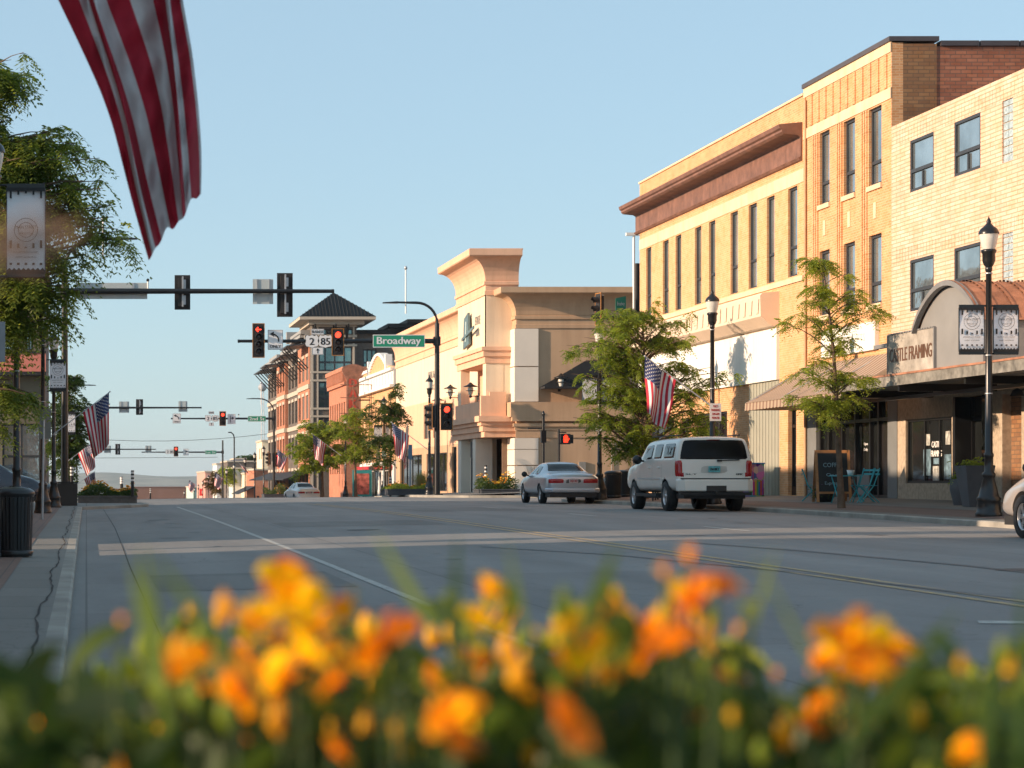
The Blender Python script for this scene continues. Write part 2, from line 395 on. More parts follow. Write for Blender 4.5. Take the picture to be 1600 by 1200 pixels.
mk = MB(); stripe(mk, [(.62, 8), (.60, 30), (.66, 50), (.6, 77)], .014)
struct('gutter_crack', mk, M('crack_fill', (.03, .03, .03), .9))
mk = MB(); stripe(mk, [(9.6, 34.8), (10.2, 31), (10.6, 26), (10.5, 21), (10.2, 16)], .14)
stripe(mk, [(6.2, 34.2), (7.4, 30.5), (8.2, 25), (8.6, 18)], .1)
struct('tyre_mark', mk, M('tyre_mark', (.11, .11, .11), .7, .3, 6))
def disc(x, y, r, mat, name, lift=.006, n=20, wob=0):
    k = MB(); v = [(x + r * (1 + wob * math.sin(3 * a + x)) * math.cos(a), y + r * (1 + wob * math.sin(2 * a + y)) * math.sin(a)) for a in [2 * math.pi * i / n for i in range(n)]]
    k.add([(a, b, rz(a, b) + lift) for a, b in v], [tuple(range(n))]); struct(name, k, mat)
IRON = M('cast_iron', (.035, .033, .03), .6, .3, 20, bump=.5, bscale=60)
disc(6.9, 78.5, .36, IRON, 'manhole_cover'); disc(5.6, 44, .34, IRON, 'manhole_cover'); disc(10.8, 25, .34, IRON, 'manhole_cover'); disc(1.9, 57, .3, IRON, 'manhole_cover')
OIL = M('oil_stain', (.10, .098, .095), .6, .4, 5)
random.seed(19)
for i in range(26): disc(random.choice((1.9, 5.4, 11, 13.8)) + random.uniform(-.5, .5), random.uniform(12, 75), random.uniform(.05, .22), OIL, 'oil_stain', .0045, 14, .3)
PATCH = slab('patched_concrete', (.165, .16, .15), 9, 9, (.1, .1, .1), .01, .3, crack=False)
for x0, x1, y0, y1 in ((4.3, 7.8, 47, 51), (9.3, 12.4, 60, 66), (.8, 3.0, 24, 27.5)):
    k = MB(); n = 6
    for i in range(n):
        for j in range(n):
            X0, X1 = x0 + (x1 - x0) * i / n, x0 + (x1 - x0) * (i + 1) / n; Y0, Y1 = y0 + (y1 - y0) * j / n, y0 + (y1 - y0) * (j + 1) / n
            k.quad(*[(a, b, rz(a, b) + .0035) for a, b in ((X0, Y0), (X1, Y0), (X1, Y1), (X0, Y1))])
    struct('road_patch', k, PATCH)
mk = MB()
mk.quad((-.95, 9, rz(-1, 9) + .122), (-.35, 9, rz(-1, 9) + .122), (-.35, 10.2, rz(-1, 10) + .122), (-.95, 10.2, rz(-1, 10) + .122))
struct('utility_cover', mk, M('cover_plate', (.1, .095, .085), .6))
cr = MB(); random.seed(3); p = [(-.40 + random.uniform(-.018, .018) + .03 * math.sin(d * .9), d) for d in np.arange(8, 78, .5)]
for a, b in zip(p, p[1:]):
    za, zb = rz(-1, a[1]) + .121, rz(-1, b[1]) + .121
    w0, w1 = .003 + .009 * abs(math.sin(a[1] * 1.7)), .003 + .009 * abs(math.sin(b[1] * 1.7)); cr.quad((a[0] - w0, a[1], za), (a[0] + w0, a[1], za), (b[0] + w1, b[1], zb), (b[0] - w1, b[1], zb))
struct('sidewalk_crack', cr, M('crack_fill', (.03, .03, .03), .9))
# far hills
h = MB(); random.seed(5)
def hz(x, y):
    t = math.sin(x * .0065) * .5 + math.sin(x * .017 + 1.3) * .3 + math.sin(x * .041) * .14 + math.sin(x * .0023 + 2) * .6
    r = max(0, 1 - abs(y - 3900) / 900); return -34 + ZE + r ** .7 * (46 + 4.5 * t + (3 * math.sin(y * .01 + x * .02)) * r)
grid(h, [-1500 + 25 * i for i in range(180)], [3000 + 75 * i for i in range(20)], hz)
m_, N, L, b = new_mat('hill_grass'); P = pos(N); f = ramp(N, L, noise(N, L, .012, 6, P), .42, .58)
L.new(mixc(N, L, f, (.20, .21, .17), (.10, .135, .12)), b.inputs['Base Color']); b.inputs['Roughness'].default_value = 1
struct('hills', h, m_)

# ================================================================ buildings
FX = 22.2                                  # right-hand facade line
def fd(x, X=FX): return F * X / (x - VX)    # depth at which a line X = const crosses image column x
def zc(m): return m + ZE
def win(parent, pl, c, u0, u1, z0, z1, bars=(), vb=(), d=.17, fw=.06, glass=None, sill=None, fmat=None):
    g = MB(); g.pbox(pl, c, u0, u1, z0, z1, d, d + .02); o = g.build('window', glass or GLASS, parent, True)
    f = MB(); t = .05
    f.pbox(pl, c, u0, u0 + fw, z0, z1, d - t, d - .002); f.pbox(pl, c, u1 - fw, u1, z0, z1, d - t, d - .002)
    f.pbox(pl, c, u0 + fw, u1 - fw, z0, z0 + fw, d - t, d - .002); f.pbox(pl, c, u0 + fw, u1 - fw, z1 - fw, z1, d - t, d - .002)
    for b in bars: zz = z0 + (z1 - z0) * b; f.pbox(pl, c, u0 + fw, u1 - fw, zz - fw * .6, zz + fw * .6, d - t - .004, d - .004)
    for b in vb:
        if isinstance(b, tuple): b, lo, hi = b
        else: lo, hi = 0, 1
        uu = u0 + (u1 - u0) * b; f.pbox(pl, c, uu - fw / 2, uu + fw / 2, z0 + (z1 - z0) * lo + fw, z0 + (z1 - z0) * hi - fw, d - t + .004, d - .002)
    f.build('frame', fmat or FRAME, o, True)
    if sill:
        s = MB(); s.pbox(pl, c, u0 - .06, u1 + .06, z0 - .14, z0 - .003, -.06, .1); s.build('sill', sill, o, True)
    return o
def body(root, x0, x1, y0, y1, z0, z1, mat, name='wall'):
    b = MB(); b.box(x0, x1, y0, y1, z0, z1); return b.build(name, mat, root, True)

# --- cream brick building (right edge)
z0 = .2
B = thing('brick_building', 'cream brick building at the right edge with square windows and glass block strips', 'building', (FX + 4, 52, z0))
D0, D1 = 40, 60
ops = []; wins = []
for (a, b_) in ((1422, 1459), (1491, 1532)):
    for (q, r) in ((7.83, 9.22), (4.62, 6.0)): ops.append((fd(b_), fd(a), zc(q), zc(r))); wins.append(ops[-1])
for u in (48.2, 44.6):
    for (q, r) in ((7.83, 9.22), (4.62, 6.0)): ops.append((u, u + 1.65, zc(q), zc(r))); wins.append(ops[-1])
gb = [(fd(1583), fd(1566), zc(7.75), zc(9.3)), (fd(1583), fd(1566), zc(4.8), zc(6.1))]
w = MB(); w.wall('x', FX, D0, D1, zc(3.0), zc(9.82), ops + gb, .3); w.build('wall', CBR, B, True)
body(B, FX + .8, FX + 16, D0, D1, z0, zc(9.6), RBR, 'side_wall')
for o in wins: win(B, 'x', FX, *o, bars=(.4,), vb=((.5, 0, .4),), d=.06, fw=.075)
GB = M('glass_block', (.36, .44, .46), .12, .35, 14, bump=.9, bscale=16)
for (a, b_, q, r) in gb:
    k = MB(); n = 8
    for i in range(n):
        for j in range(2):
            hh = (r - q) / n; ww = (b_ - a) / 2
            k.pbox('x', FX, a + j * ww + .012, a + (j + 1) * ww - .012, q + i * hh + .012, q + (i + 1) * hh - .012, .03, .1)
    o = k.build('glass_block_strip', GB, B, True)
    k = MB(); k.pbox('x', FX, a, b_, q, r, .06, .09); k.build('mortar', STONE, o, True)
for (q, r) in ((9.25, 9.65), (6.03, 6.4)):
    k = MB(); u = fd(1600) - 6
    while u < D1 - .4: k.pbox('x', FX, u + .006, u + .20, zc(q), zc(r), -.006, .02); u += .21
    k.build('lintel_course', CBR, B, True)
# ground floor
ops = [(fd(1487), fd(1415), zc(.0), zc(1.72)), (fd(1546), fd(1487) - .05, -.4 + ZE, zc(2.2)), (fd(1596), fd(1566), zc(-.6), zc(2.15)), (44.5, 48.5, zc(0), zc(1.9))]
w = MB(); w.wall('x', FX, D0, D1 - .45, zc(-.75), zc(3.0), ops, .3); w.build('ground_floor_wall', STONEG, B, True)
w = MB(); w.pbox('x', FX, D1 - .45, D1, zc(-.6), zc(3.0), -.02, .3); w.build('pilaster', M('grey_panel', (.17, .18, .18), .6, .1, 2), B, True)
a, b_, q, r = ops[0]; win(B, 'x', FX, a, b_, q, r, vb=(.3, .62), d=.1, fw=.07, glass=GLASSD, fmat=BLACK)
a, b_, q, r = ops[3]; win(B, 'x', FX, a, b_, q, r, vb=(.3, .62), d=.1, fw=.07, glass=GLASSD, fmat=BLACK)
dp = M('window_display', (.14, .22, .27), .3, .8, 5); dq = M('display_pale', (.42, .42, .38), .4, .6, 7)
for (u0_, u1_, q_, r_, mm_) in ((.15, .6, .1, .75, dp), (.8, 1.35, .05, .45, dq), (.85, 1.3, .5, .66, dp), (1.5, 2.0, .2, .9, dp), (1.55, 1.9, 1.0, 1.3, dq), (.2, .5, 1.0, 1.35, dq)):
    g_ = MB(); g_.pbox('x', FX, ops[0][0] + .12 + u0_, ops[0][0] + .12 + u1_, zc(q_), zc(r_), .088, .097); g_.build('window_display', mm_, B, True)
tt = MB(); uc = a = fd(1462)
for s_, zz, ww in (('CASTLE', 1.02, .62), ('FRAMING', .78, .72)): text(tt, s_, ww, .16, (FX + .085, fd(1458), zc(zz)), (0, -1, 0), bold=.012)
tt.build('window_lettering', WHITE, B, True)
a, b_, q, r = ops[1]
g_ = MB(); g_.pbox('x', FX, a + .75, b_ - .12, q, r, .5, .54); o = g_.build('shop_door', GLASSD, B, True)
f_ = MB()
for u in (a + .75, a + 1.35, b_ - .2): f_.pbox('x', FX, u, u + .09, q, r, .42, .498)
f_.pbox('x', FX, a + .75, b_ - .12, zc(1.6), zc(1.7), .43, .5); f_.box(FX + .0, FX + .5, b_ - .16, b_ - .02, q, r); f_.build('door_frame', BLACK, o, True)
g_ = MB(); g_.pbox('x', FX, a, a + .75, zc(-.1), r, .12, .16); g_.build('window', GLASSD, B, True)
g_ = MB()
g_.pbox('x', FX, a + .9, a + 1.25, zc(.8), zc(1.15), .485, .497); g_.pbox('x', FX, a + .85, a + 1.15, zc(-.1), zc(.35), .485, .497); g_.pbox('x', FX, a + .86, a + 1.3, zc(.5), zc(.68), .485, .497)
g_.build_each('door_notice', M('pale_notice', (.35, .42, .4), .6, .4, 9), o, True)
a, b_, q, r = ops[2]; g_ = MB(); g_.pbox('x', FX, a, b_, q, r, .22, .3); g_.build('entry_recess', TBR, B, True)

# metal canopy in front of the cream building
CX = 19.75
K = thing('shop_canopy', 'flat metal canopy with rusty edge sheltering the framing shop front', 'canopy', (FX, 54, zc(2.4)))
k = MB(); k.box(CX, FX - .01, 43, 57.6, zc(2.42), zc(2.55)); k.build('deck', M('weathered_steel', (.19, .19, .175), .6, .4, 2.5), K, True)
k = MB(); k.box(CX - .06, CX - .003, 43, 57.6, zc(2.38), zc(2.62)); k.box(CX - .06, CX + .02, 57.605, 57.7, zc(2.38), zc(2.62)); k.box(CX - .003, FX - .01, 42.94, 42.99, zc(2.38), zc(2.6)); k.build('edge_beam', M('weathered_paint_beam', (.20, .19, .165), .6, .6, 3), K, True)
k = MB(); k.box(CX - .08, CX + .1, 43, 57.6, zc(2.625), zc(2.67)); k.build('flashing', RUST, K, True)
k = MB()
for u in (45, 49, 53, 57): k.box(CX + .05, FX - .02, u, u + .09, zc(2.24), zc(2.415))
k.box(CX + 1.1, CX + 1.2, 43.2, 57.3, zc(2.15), zc(2.235)); k.build_each('joist', BLACK, K, True)
# barrel vault sign house
a0, a1 = 48.0, 51.6
S = thing('vaulted_sign_box', 'grey arched sign box with ribbed copper barrel roof on the canopy', 'sign box', (CX, 50, zc(2.68)))
def arc(n=18):
    return [(a0 + (a1 - a0) * i / n, zc(3.72) + .82 * math.sin(math.pi * i / n) ** .8) for i in range(n + 1)]
pr = [(a0, zc(2.675))] + [(a0, zc(3.7))] + arc()[1:-1] + [(a1, zc(3.7)), (a1, zc(2.675))]
k = MB(); k.prism([(CX + .03, u, z) for u, z in pr], (FX - CX - .05, 0, 0)); k.build('box', M('grey_siding', (.24, .24, .235), .55, .08, 1.5), S, True)
k = MB(); ar = [(a0 - .12, zc(3.6))] + [(u, z + .03) for u, z in arc()] + [(a1 + .12, zc(3.6))]
for (u, z), (u2, z2) in zip(ar, ar[1:]):
    for xa, xb, h_ in [(CX - .12, FX - .02, .035)] + [(CX - .12 + .42 * i, CX - .07 + .42 * i, .075) for i in range(6)]:
        k.add([(xa, u, z), (xb, u, z), (xb, u2, z2), (xa, u2, z2), (xa, u, z + h_), (xb, u, z + h_), (xb, u2, z2 + h_), (xa, u2, z2 + h_)], [(0, 1, 2, 3), (4, 5, 6, 7), (0, 1, 5, 4), (3, 2, 6, 7)], True)
k.build('barrel_roof', RUST, S, True)
k = MB()
for (u, z), (u2, z2) in zip(ar, ar[1:]): k.add([(CX - .14, u, z - .05), (CX - .14, u2, z2 - .05), (CX - .14, u2, z2 + .07), (CX - .14, u, z + .07), (CX - .02, u, z - .05), (CX - .02, u2, z2 - .05), (CX - .02, u2, z2 + .07), (CX - .02, u, z + .07)], [(0, 1, 2, 3), (4, 5, 6, 7), (0, 1, 5, 4), (3, 2, 6, 7)])
k.build('roof_trim', M('grey_trim', (.2, .2, .2), .5), S, True)
k = MB(); k.box(CX + .2, FX - .1, a0 + .1, a0 + 3.2, zc(2.68), zc(2.7)); 
# framing sign
q0, q1 = fd(1460, CX), fd(1389, CX)
S = thing('shop_sign', 'weathered grey framing shop sign lettered in brown on the canopy edge', 'sign', (CX, 52.5, zc(2.68)))
k = MB(); k.box(CX - .02, CX + .08, q0, q1, zc(2.68), zc(3.62)); k.build('panel', M('weathered_sign', (.34, .31, .27), .7, .4, 2.2), S, True)
k = MB()
for u in np.arange(q0, q1 - .1, .16): k.box(CX - .04, CX + .1, u, u + .12, zc(3.625), zc(3.66))
k.box(CX - .035, CX + .09, q0 - .06, q0 - .003, zc(2.68), zc(3.64)); k.box(CX - .035, CX + .09, q1 + .003, q1 + .05, zc(2.68), zc(3.64)); k.box(CX - .02, CX + .1, q1 + .06, q1 + 1.0, zc(3.35), zc(3.45)); k.build('border', M('grey_trim', (.2, .2, .2), .5), S, True)
tt = MB(); text(tt, 'CASTLE FRAMING', (q1 - q0) * .93, .33, (CX - .025, (q0 + q1) / 2, zc(3.12)), (0, -1, 0), bold=.02); tt.build('lettering', M('brown_letters', (.12, .06, .035), .6), S, True)

# --- tall tan brick building
B = thing('brick_building', 'tall tan brick building with three narrow windows on each of two floors', 'building', (FX + 4, 63.5, z0))
D0, D1 = 60.003, 67.3
cols = [(60.75, 61.75), (62.85, 63.8), (65.0, 65.9)]
ops = [(a, b_, zc(q), zc(r)) for a, b_ in cols for q, r in ((8.4, 10.58), (5.05, 7.0))]
w = MB(); w.wall('x', FX, D0, D1, zc(2.9), zc(12.15), ops, .32); w.build('wall', OBR, B, True)
body(B, FX + .32, FX + 1.25, D0, D1, z0, zc(12.12), TBR, 'front_return'); body(B, FX + 1.25, FX + 20, D0 + .02, D1, z0, zc(12.05), RBR, 'side_wall')
for o in ops: win(B, 'x', FX, *o, bars=(.3,), d=.13, fw=.075, sill=STONE)
k = MB(); k.pbox('x', FX, D0, D1, zc(10.62), zc(10.92), -.03, .02); k.pbox('x', FX, D0, D1, zc(11.9), zc(12.18), -.03, .02)
for a, b_ in cols: k.pbox('x', FX, (a + b_) / 2 - .1, (a + b_) / 2 + .1, zc(7.45), zc(7.9), -.02, .01)
k.build('stone_band', STONE, B, True)
k = MB()
u = D0 + .3
while u < D1 - .1: k.pbox('x', FX, u, u + .2, zc(10.95), zc(11.88), -.035, .01); u += .62
for a, b_ in cols:
    for s_ in (b_ + .08, b_ + .26, b_ + .44): k.pbox('x', FX, s_, s_ + .1, zc(5.0), zc(10.6), -.04, .01)
k.build_each('brick_rib', OBR, B, True)
k = MB(); k.box(FX - .08, FX + 1.3, D0 - .05, D1, zc(12.19), zc(12.32)); k.build('coping', M('dark_coping', (.07, .06, .065), .5), B, True)
k = MB()
for i in range(14): k.box(FX + 1.35 + 1.1 * i, FX + 2.4 + 1.1 * i, D0 - .05, D0 + .3, zc(12.06), zc(12.2))
k.build('tile_coping', M('tile_coping', (.06, .05, .055), .5), B, True)
# ground floor of the tall building: cafe front
GP = M('grey_panel', (.17, .18, .18), .6, .1, 2)
ops = [(60.3, 66.2, zc(-.42), zc(2.4))]
w = MB(); w.wall('x', FX, D0, D1, zc(-.6), zc(2.9), ops, .3); w.build('ground_floor_wall', GP, B, True)
g_ = MB(); g_.pbox('x', FX, 60.3, 66.2, zc(-.42), zc(2.4), .2, .24); o = g_.build('shop_window', GLASSD, B, True)
f_ = MB()
for u in (60.3, 61.25, 61.9, 63.1, 64.2, 64.7, 65.35, 66.1): f_.pbox('x', FX, u, u + .1, zc(-.42), zc(2.4), .1, .198)
for zz in (-.42, 1.75, 2.3): f_.pbox('x', FX, 60.4, 66.1, zc(zz), zc(zz + .09), .105, .195)
f_.build('mullions', BLACK, o, True)
g_ = MB(); g_.pbox('x', FX, 62.0, 63.05, zc(-.4), zc(.25), .12, .197); g_.build('lower_panel', GP, o, True)
g_ = MB(); g_.pbox('x', FX, 60.5, 61.2, zc(-.35), zc(1.7), .17, .197); g_.build('door_glass', M('door_dark', (.02, .018, .018), .2), o, True)
g_ = MB(); text(g_, 'Open', .3, .1, (FX + .19, 62.5, zc(1.12)), (0, -1, 0), bold=.008); text(g_, 'Daily', .3, .1, (FX + .19, 62.5, zc(.96)), (0, -1, 0), bold=.008)
g_.build('window_lettering', WHITE, o, True)
k = MB(); k.tube([(FX - .05, 67.05, zc(-.5)), (FX - .05, 67.05, zc(11.8))], .045, 6); k.build('downpipe', M('painted_pipe', (.50, .30, .16), .6), B, True)
# white sign board over awning
S = thing('shop_sign', 'plain white sign board on the tan brick wall above the striped awning', 'sign', (FX, 63.5, zc(3.75)))
k = MB(); k.pbox('x', FX, 60.95, 65.4, zc(3.75), zc(4.55), -.12, -.005); k.build('board', WHITEP, S, True)
k = MB(); text(k, 'CAFE & GIFTS', 2.6, .22, (FX - .125, 63, zc(4.15)), (0, -1, 0)); k.build('lettering', M('faded_letters', (.62, .6, .52), .6), S, True)
# striped awning
m_, N, L, b = new_mat('awning_stripes'); P = pos(N); s_ = N.new('ShaderNodeSeparateXYZ'); L.new(P, s_.inputs[0])
mm = N.new('ShaderNodeMath'); mm.operation = 'MULTIPLY'; L.new(s_.outputs[1], mm.inputs[0]); mm.inputs[1].default_value = 3.1
fr = N.new('ShaderNodeMath'); fr.operation = 'FRACT'; L.new(mm.outputs[0], fr.inputs[0])
gt = N.new('ShaderNodeMath'); gt.operation = 'GREATER_THAN'; L.new(fr.outputs[0], gt.inputs[0]); gt.inputs[1].default_value = .56
L.new(mixc(N, L, gt.outputs[0], (.46, .36, .26), (.27, .17, .125)), b.inputs['Base Color']); b.inputs['Roughness'].default_value = .85
tr = N.new('ShaderNodeBsdfTranslucent'); L.new(mixc(N, L, gt.outputs[0], (.5, .36, .22), (.15, .04, .02)), tr.inputs[0])
mx = N.new('ShaderNodeMixShader'); mx.inputs[0].default_value = .2; L.new(b.outputs[0], mx.inputs[1]); L.new(tr.outputs[0], mx.inputs[2]); L.new(mx.outputs[0], N['Material Output'].inputs[0])
AW = m_
S = thing('striped_awning', 'brown and cream striped awning with scalloped valance over the cafe front', 'awning', (FX, 62, zc(2.4)))
ax, at, ab = 20.25, zc(3.6), zc(2.45); y0, y1 = 57.75, 66.9
k = MB(); n = 40
for i in range(n):
    ya, yb = y0 + (y1 - y0) * i / n, y0 + (y1 - y0) * (i + 1) / n
    for j in range(6):
        t0, t1 = j / 6, (j + 1) / 6
        f = lambda t: (FX - .02 + (ax - FX) * t, at + (ab - at) * t - .09 * math.sin(math.pi * t))
        (xa, za), (xb, zb) = f(t0), f(t1); k.add([(xa, ya, za), (xa, yb, za), (xb, yb, zb), (xb, ya, zb)], [(0, 1, 2, 3)], True)
k.build('canvas', AW, S, True)
k = MB()
for i in range(60):
    ya, yb = y0 + (y1 - y0) * i / 60, y0 + (y1 - y0) * (i + 1) / 60; q = lambda y: ab - .2 - .035 * abs(math.sin((y - y0) * math.pi / .32))
    k.quad((ax, ya, ab), (ax, yb, ab), (ax - .01, yb, q(yb)), (ax - .01, ya, q(ya)))
for ye in (y0, y1): k.add([(ax, ye, ab), (FX - .02, ye, at), (FX - .02, ye, ab - .2), (ax, ye, ab - .22)], [(0, 1, 2, 3)])
k.build('valance', AW, S, True)
k = MB()
for ye in (y0 + .05, 60.8, 63.8, y1 - .05): k.tube([(FX - .02, ye, ab), (ax + .03, ye, ab)], .015, 6); k.tube([(FX - .02, ye, at - .05), (ax + .03, ye, ab)], .015, 6)
k.build_each('awning_frame', GALV, S, True)

# --- long brick building with brown cornice
B = thing('brick_building', 'long golden brick building with brown metal cornice and nine tall slit windows', 'building', (FX + 4, 77, z0))
D0, D1 = 67.303, 87.3
cols = [(67.95, 68.85), (70.2, 71.0), (72.05, 72.95), (74.15, 75.0), (76.8, 77.6), (78.55, 79.4), (81.2, 82.0), (82.95, 83.8), (85.5, 86.3)]
ops = [(a, b_, zc(6.5), zc(9.3)) for a, b_ in cols]
w = MB(); w.wall('x', FX, D0, D1, zc(5.9), zc(9.9), ops, .32); w.build('wall', YBR, B, True)
w = MB(); w.wall('x', FX, D0, D1, zc(9.9), zc(12.0), [], .32); w.build('parapet_wall', OBR, B, True)
body(B, FX + .32, FX + 22, D0, D1 - .001, z0, zc(11.5), RBR2, 'side_wall')
for o in ops: win(B, 'x', FX, *o, bars=(.33,), d=.12, fw=.07)
k = MB(); k.pbox('x', FX, D0, D1, zc(9.34), zc(9.75), -.02, .02); k.pbox('x', FX, D0, D1 + .03, zc(12.0), zc(12.07), -.05, .4); k.pbox('x', FX, D0, D1, zc(6.28), zc(6.44), -.06, .02); k.build('stone_band', STONE, B, True)
k = MB()     # cornice
prof = [(0, 10.0), (-.08, 10.02), (-.13, 10.09), (-.06, 10.14), (-.06, 10.74), (-.16, 10.8), (-.56, 10.84), (-.64, 10.9), (-.64, 10.97), (-.71, 11.01), (-.74, 11.13), (0, 11.2)]
k.prism([(FX + a, D0 + .15, zc(z)) for a, z in prof], (0, D1 - D0 + .3, 0)); k.build('cornice', BROWNM, B, True)
# fascia box and white panel of the shop below
k = MB(); prof = [(0, 5.0), (-.25, 5.05), (-.6, 5.35), (-.62, 6.02), (-.55, 6.1), (0, 6.15)]
k.prism([(FX + a, 69.7, zc(z)) for a, z in prof], (0, 17.5, 0)); k.build('fascia_box', M('pinkish_fascia', (.72, .56, .42), .6, .06, 1), B, True)
k = MB()
u = 69.8
while u < 87: k.add([(FX - .64, u, zc(5.9)), (FX - .64, u + .28, zc(5.9)), (FX - .625, u + .4, zc(5.45)), (FX - .625, u + .12, zc(5.45)), (FX - .625, u, zc(5.92)), (FX - .625, u + .28, zc(5.92))], [(0, 1, 2, 3), (0, 1, 5, 4)]); u += .7
k.build_each('fascia_scallop', M('pinkish_fascia', (.72, .56, .42)), B, True)
k = MB(); k.pbox('x', FX, 69.7, 87.2, zc(3.32), zc(4.98), -.1, .3); k.build('white_panel', WHITEP, B, True)
w = MB(); w.wall('x', FX, D0, 69.7, zc(-.6), zc(5.9), [(68.05, 68.85, zc(-.38), zc(2.3))], .3); w.build('brick_pier', YBR, B, True)
SID = M('grey_siding_panel', (.33, .33, .27), .6, .06, 2)
k = MB(); k.pbox('x', FX, 69.71, 72.9, zc(-.6), zc(3.315), -.0, .3)
u = 69.8
while u < 72.8: k.pbox('x', FX, u, u + .05, zc(-.5), zc(3.3), -.02, .0); u += .32
k.build('siding', SID, B, True)
w = MB(); w.wall('x', FX, 72.9, 87.3, zc(-.6), zc(3.315), [(75.4, 79.4, zc(0), zc(2.5)), (80.2, 81.4, zc(-.5), zc(2.4)), (82.2, 86.6, zc(0), zc(2.5))], .3); w.build('ground_floor_wall', OBR, B, True)
k = MB(); k.pbox('x', FX, 75.0, 87.3, zc(5.0), zc(5.9), -.0, .3); k.pbox('x', FX, 69.7, 75, zc(5.0), zc(5.9), -.0, .3); k.build('wall', YBR, B, True)
for o in ((75.4, 79.4, zc(0), zc(2.5)), (80.2, 81.4, zc(-.5), zc(2.4)), (82.2, 86.6, zc(0), zc(2.5))): win(B, 'x', FX, *o, vb=(.33, .66), d=.15, glass=GLASSD)
g_ = MB(); g_.pbox('x', FX, 68.05, 68.85, zc(-.38), zc(2.3), .18, .22); o = g_.build('door', GLASSD, B, True)
f_ = MB(); 
for u in (68.05, 68.42, 68.78): f_.pbox('x', FX, u, u + .07, zc(-.38), zc(2.3), .12, .178)
f_.pbox('x', FX, 68.1, 68.8, zc(1.75), zc(1.85), .125, .175); f_.pbox('x', FX, 68.1, 68.8, zc(-.38), zc(-.1), .125, .175); f_.build('door_frame', BLACK, o, True)
g_ = MB()
for zz, ww, hh in ((.9, .1, .4), (.55, .26, .06), (.46, .2, .05), (.2, .28, .05), (.08, .24, .05), (-.02, .2, .04)): g_.pbox('x', FX, 68.25 - ww / 2, 68.25 + ww / 2, zc(zz), zc(zz + hh), .1, .118)
g_.build('door_lettering', M('dull_white', (.45, .45, .43), .6, .3, 30), o, True)

# --- beige stucco building on the far corner
B = thing('stucco_building', 'beige stucco corner building with flared cornices and a projecting entrance tower', 'building', (FX + 5, 125, .4))
BY, TX, TY0, TY1 = 112.3, 20.8, 113.3, 121.8
def cove(mb, X, Yn, x1, y1, z0_, z1_, out, flip=False):
    """cove cornice round the near corner: left side runs along Y to y1, front runs along X to x1"""
    prof = [(0, 0), (.06, 0), (.06, .09), (.02, .1), (.02, .22), (.1, .23), (.1, .3), (.02, .32)]
    for i in range(9):
        a = i / 8 * math.pi / 2; prof.append((.04 + (out - .04) * (1 - math.cos(a)), .34 + .5 * math.sin(a)))
    prof += [(out + .05, .86), (out + .05, 1.0), (0, 1.0)]
    H = z1_ - z0_
    rows = []
    for o_, t in prof:
        z = z0_ + t * H; rows.append([(X - o_, y1, z), (X - o_, Yn - o_, z), (x1, Yn - o_, z)])
    for r0, r1 in zip(rows, rows[1:]):
        for j in range(2): mb.add([r0[j], r0[j + 1], r1[j + 1], r1[j]], [(0, 1, 2, 3)])
    mb.add([r[0] for r in rows], [tuple(range(len(rows)))]); mb.add([r[2] for r in rows], [tuple(range(len(rows)))])
# main facade along the street
ops = [(122.6, 124.4, zc(2.6), zc(5.0)), (141, 143.2, zc(2.9), zc(5.1)), (137.2, 139.4, zc(2.9), zc(5.1)), (130.5, 132.2, zc(-.6), zc(2.2)), (134, 142, zc(-.5), zc(1.9)), (144, 154, zc(-.5), zc(1.9)), (124.2, 127.4, zc(-.55), zc(2.4))]
w = MB(); w.wall('x', FX, TY1, 156, zc(5.3), zc(8.2), [o for o in ops if o[3] > zc(5.3)], .3); w.build('upper_wall', STUCCOL, B, True)
w = MB(); w.wall('x', FX, TY1, 156, zc(2.35), zc(5.3), ops[:3], .3); w.build('wall', STUCCO, B, True)
w = MB(); w.wall('x', FX, TY1, 156, zc(-1.4), zc(2.35), [tuple(min(q, zc(2.2)) if i == 3 else q for i, q in enumerate(o)) for o in ops[3:]], .3); w.build('ground_floor_wall', STUCCO_SHADED, B, True)
for o in ops[:3]: win(B, 'x', FX, *o, vb=(.5,), bars=(.5,), d=.15)
for o in ops[3:]: win(B, 'x', FX, o[0], o[1], o[2], min(o[3], zc(2.2)), vb=(.25, .5, .75), d=.15, glass=GLASSD)
w = MB(); w.wall('y', BY, FX, FX + 20, zc(-.9), zc(8.0), [], .3); w.build('side_wall', STUCCO_SHADED, B, True)
body(B, FX + .3, FX + 20, BY + .3, 156, zc(-1.4), zc(9.5), STUCCO_SHADED, 'core')
k = MB(); cove(k, FX, BY, FX + 20, TY0, zc(8.0), zc(10.05), .95); k.build('cornice', STUCCO_SHADED, B, True)
k = MB(); cove(k, FX, TY1, FX + .3, 156.2, zc(8.2), zc(10.3), .7); k.build('cornice', STUCCO, B, True)
# corner pier in cream blocks
k = MB(); 
for a_, b2 in ((4.2, 6.0), (6.03, 8.0), (1.75, 2.34), (-.9, .9), (.93, 1.74)): 
    k.box(FX - .13, FX + 1.1, BY - .13, BY + 1.9, zc(a_ + .01), zc(b2 - .01) if b2 < 7 else zc(7.97))
k.build_each('corner_pier', M('pale_block', (.74, .66, .56), .85, .05, .8), B, True)
k = MB(); k.box(FX - .35, FX + 20, BY - .28, BY - .002, zc(3.42), zc(4.18)); k.box(FX - .35, FX - .002, BY - .002, BY + 2.2, zc(3.42), zc(4.18))
for a_, b2, o_ in ((2.72, 2.92, .1), (2.92, 3.08, .2), (2.35, 2.7, .06), (3.2, 3.42, .28)): k.box(FX - o_, FX + 20, BY - o_, BY - .002, zc(a_), zc(b2)); 
k.build('belt_course', STUCCO_SHADED, B, True)
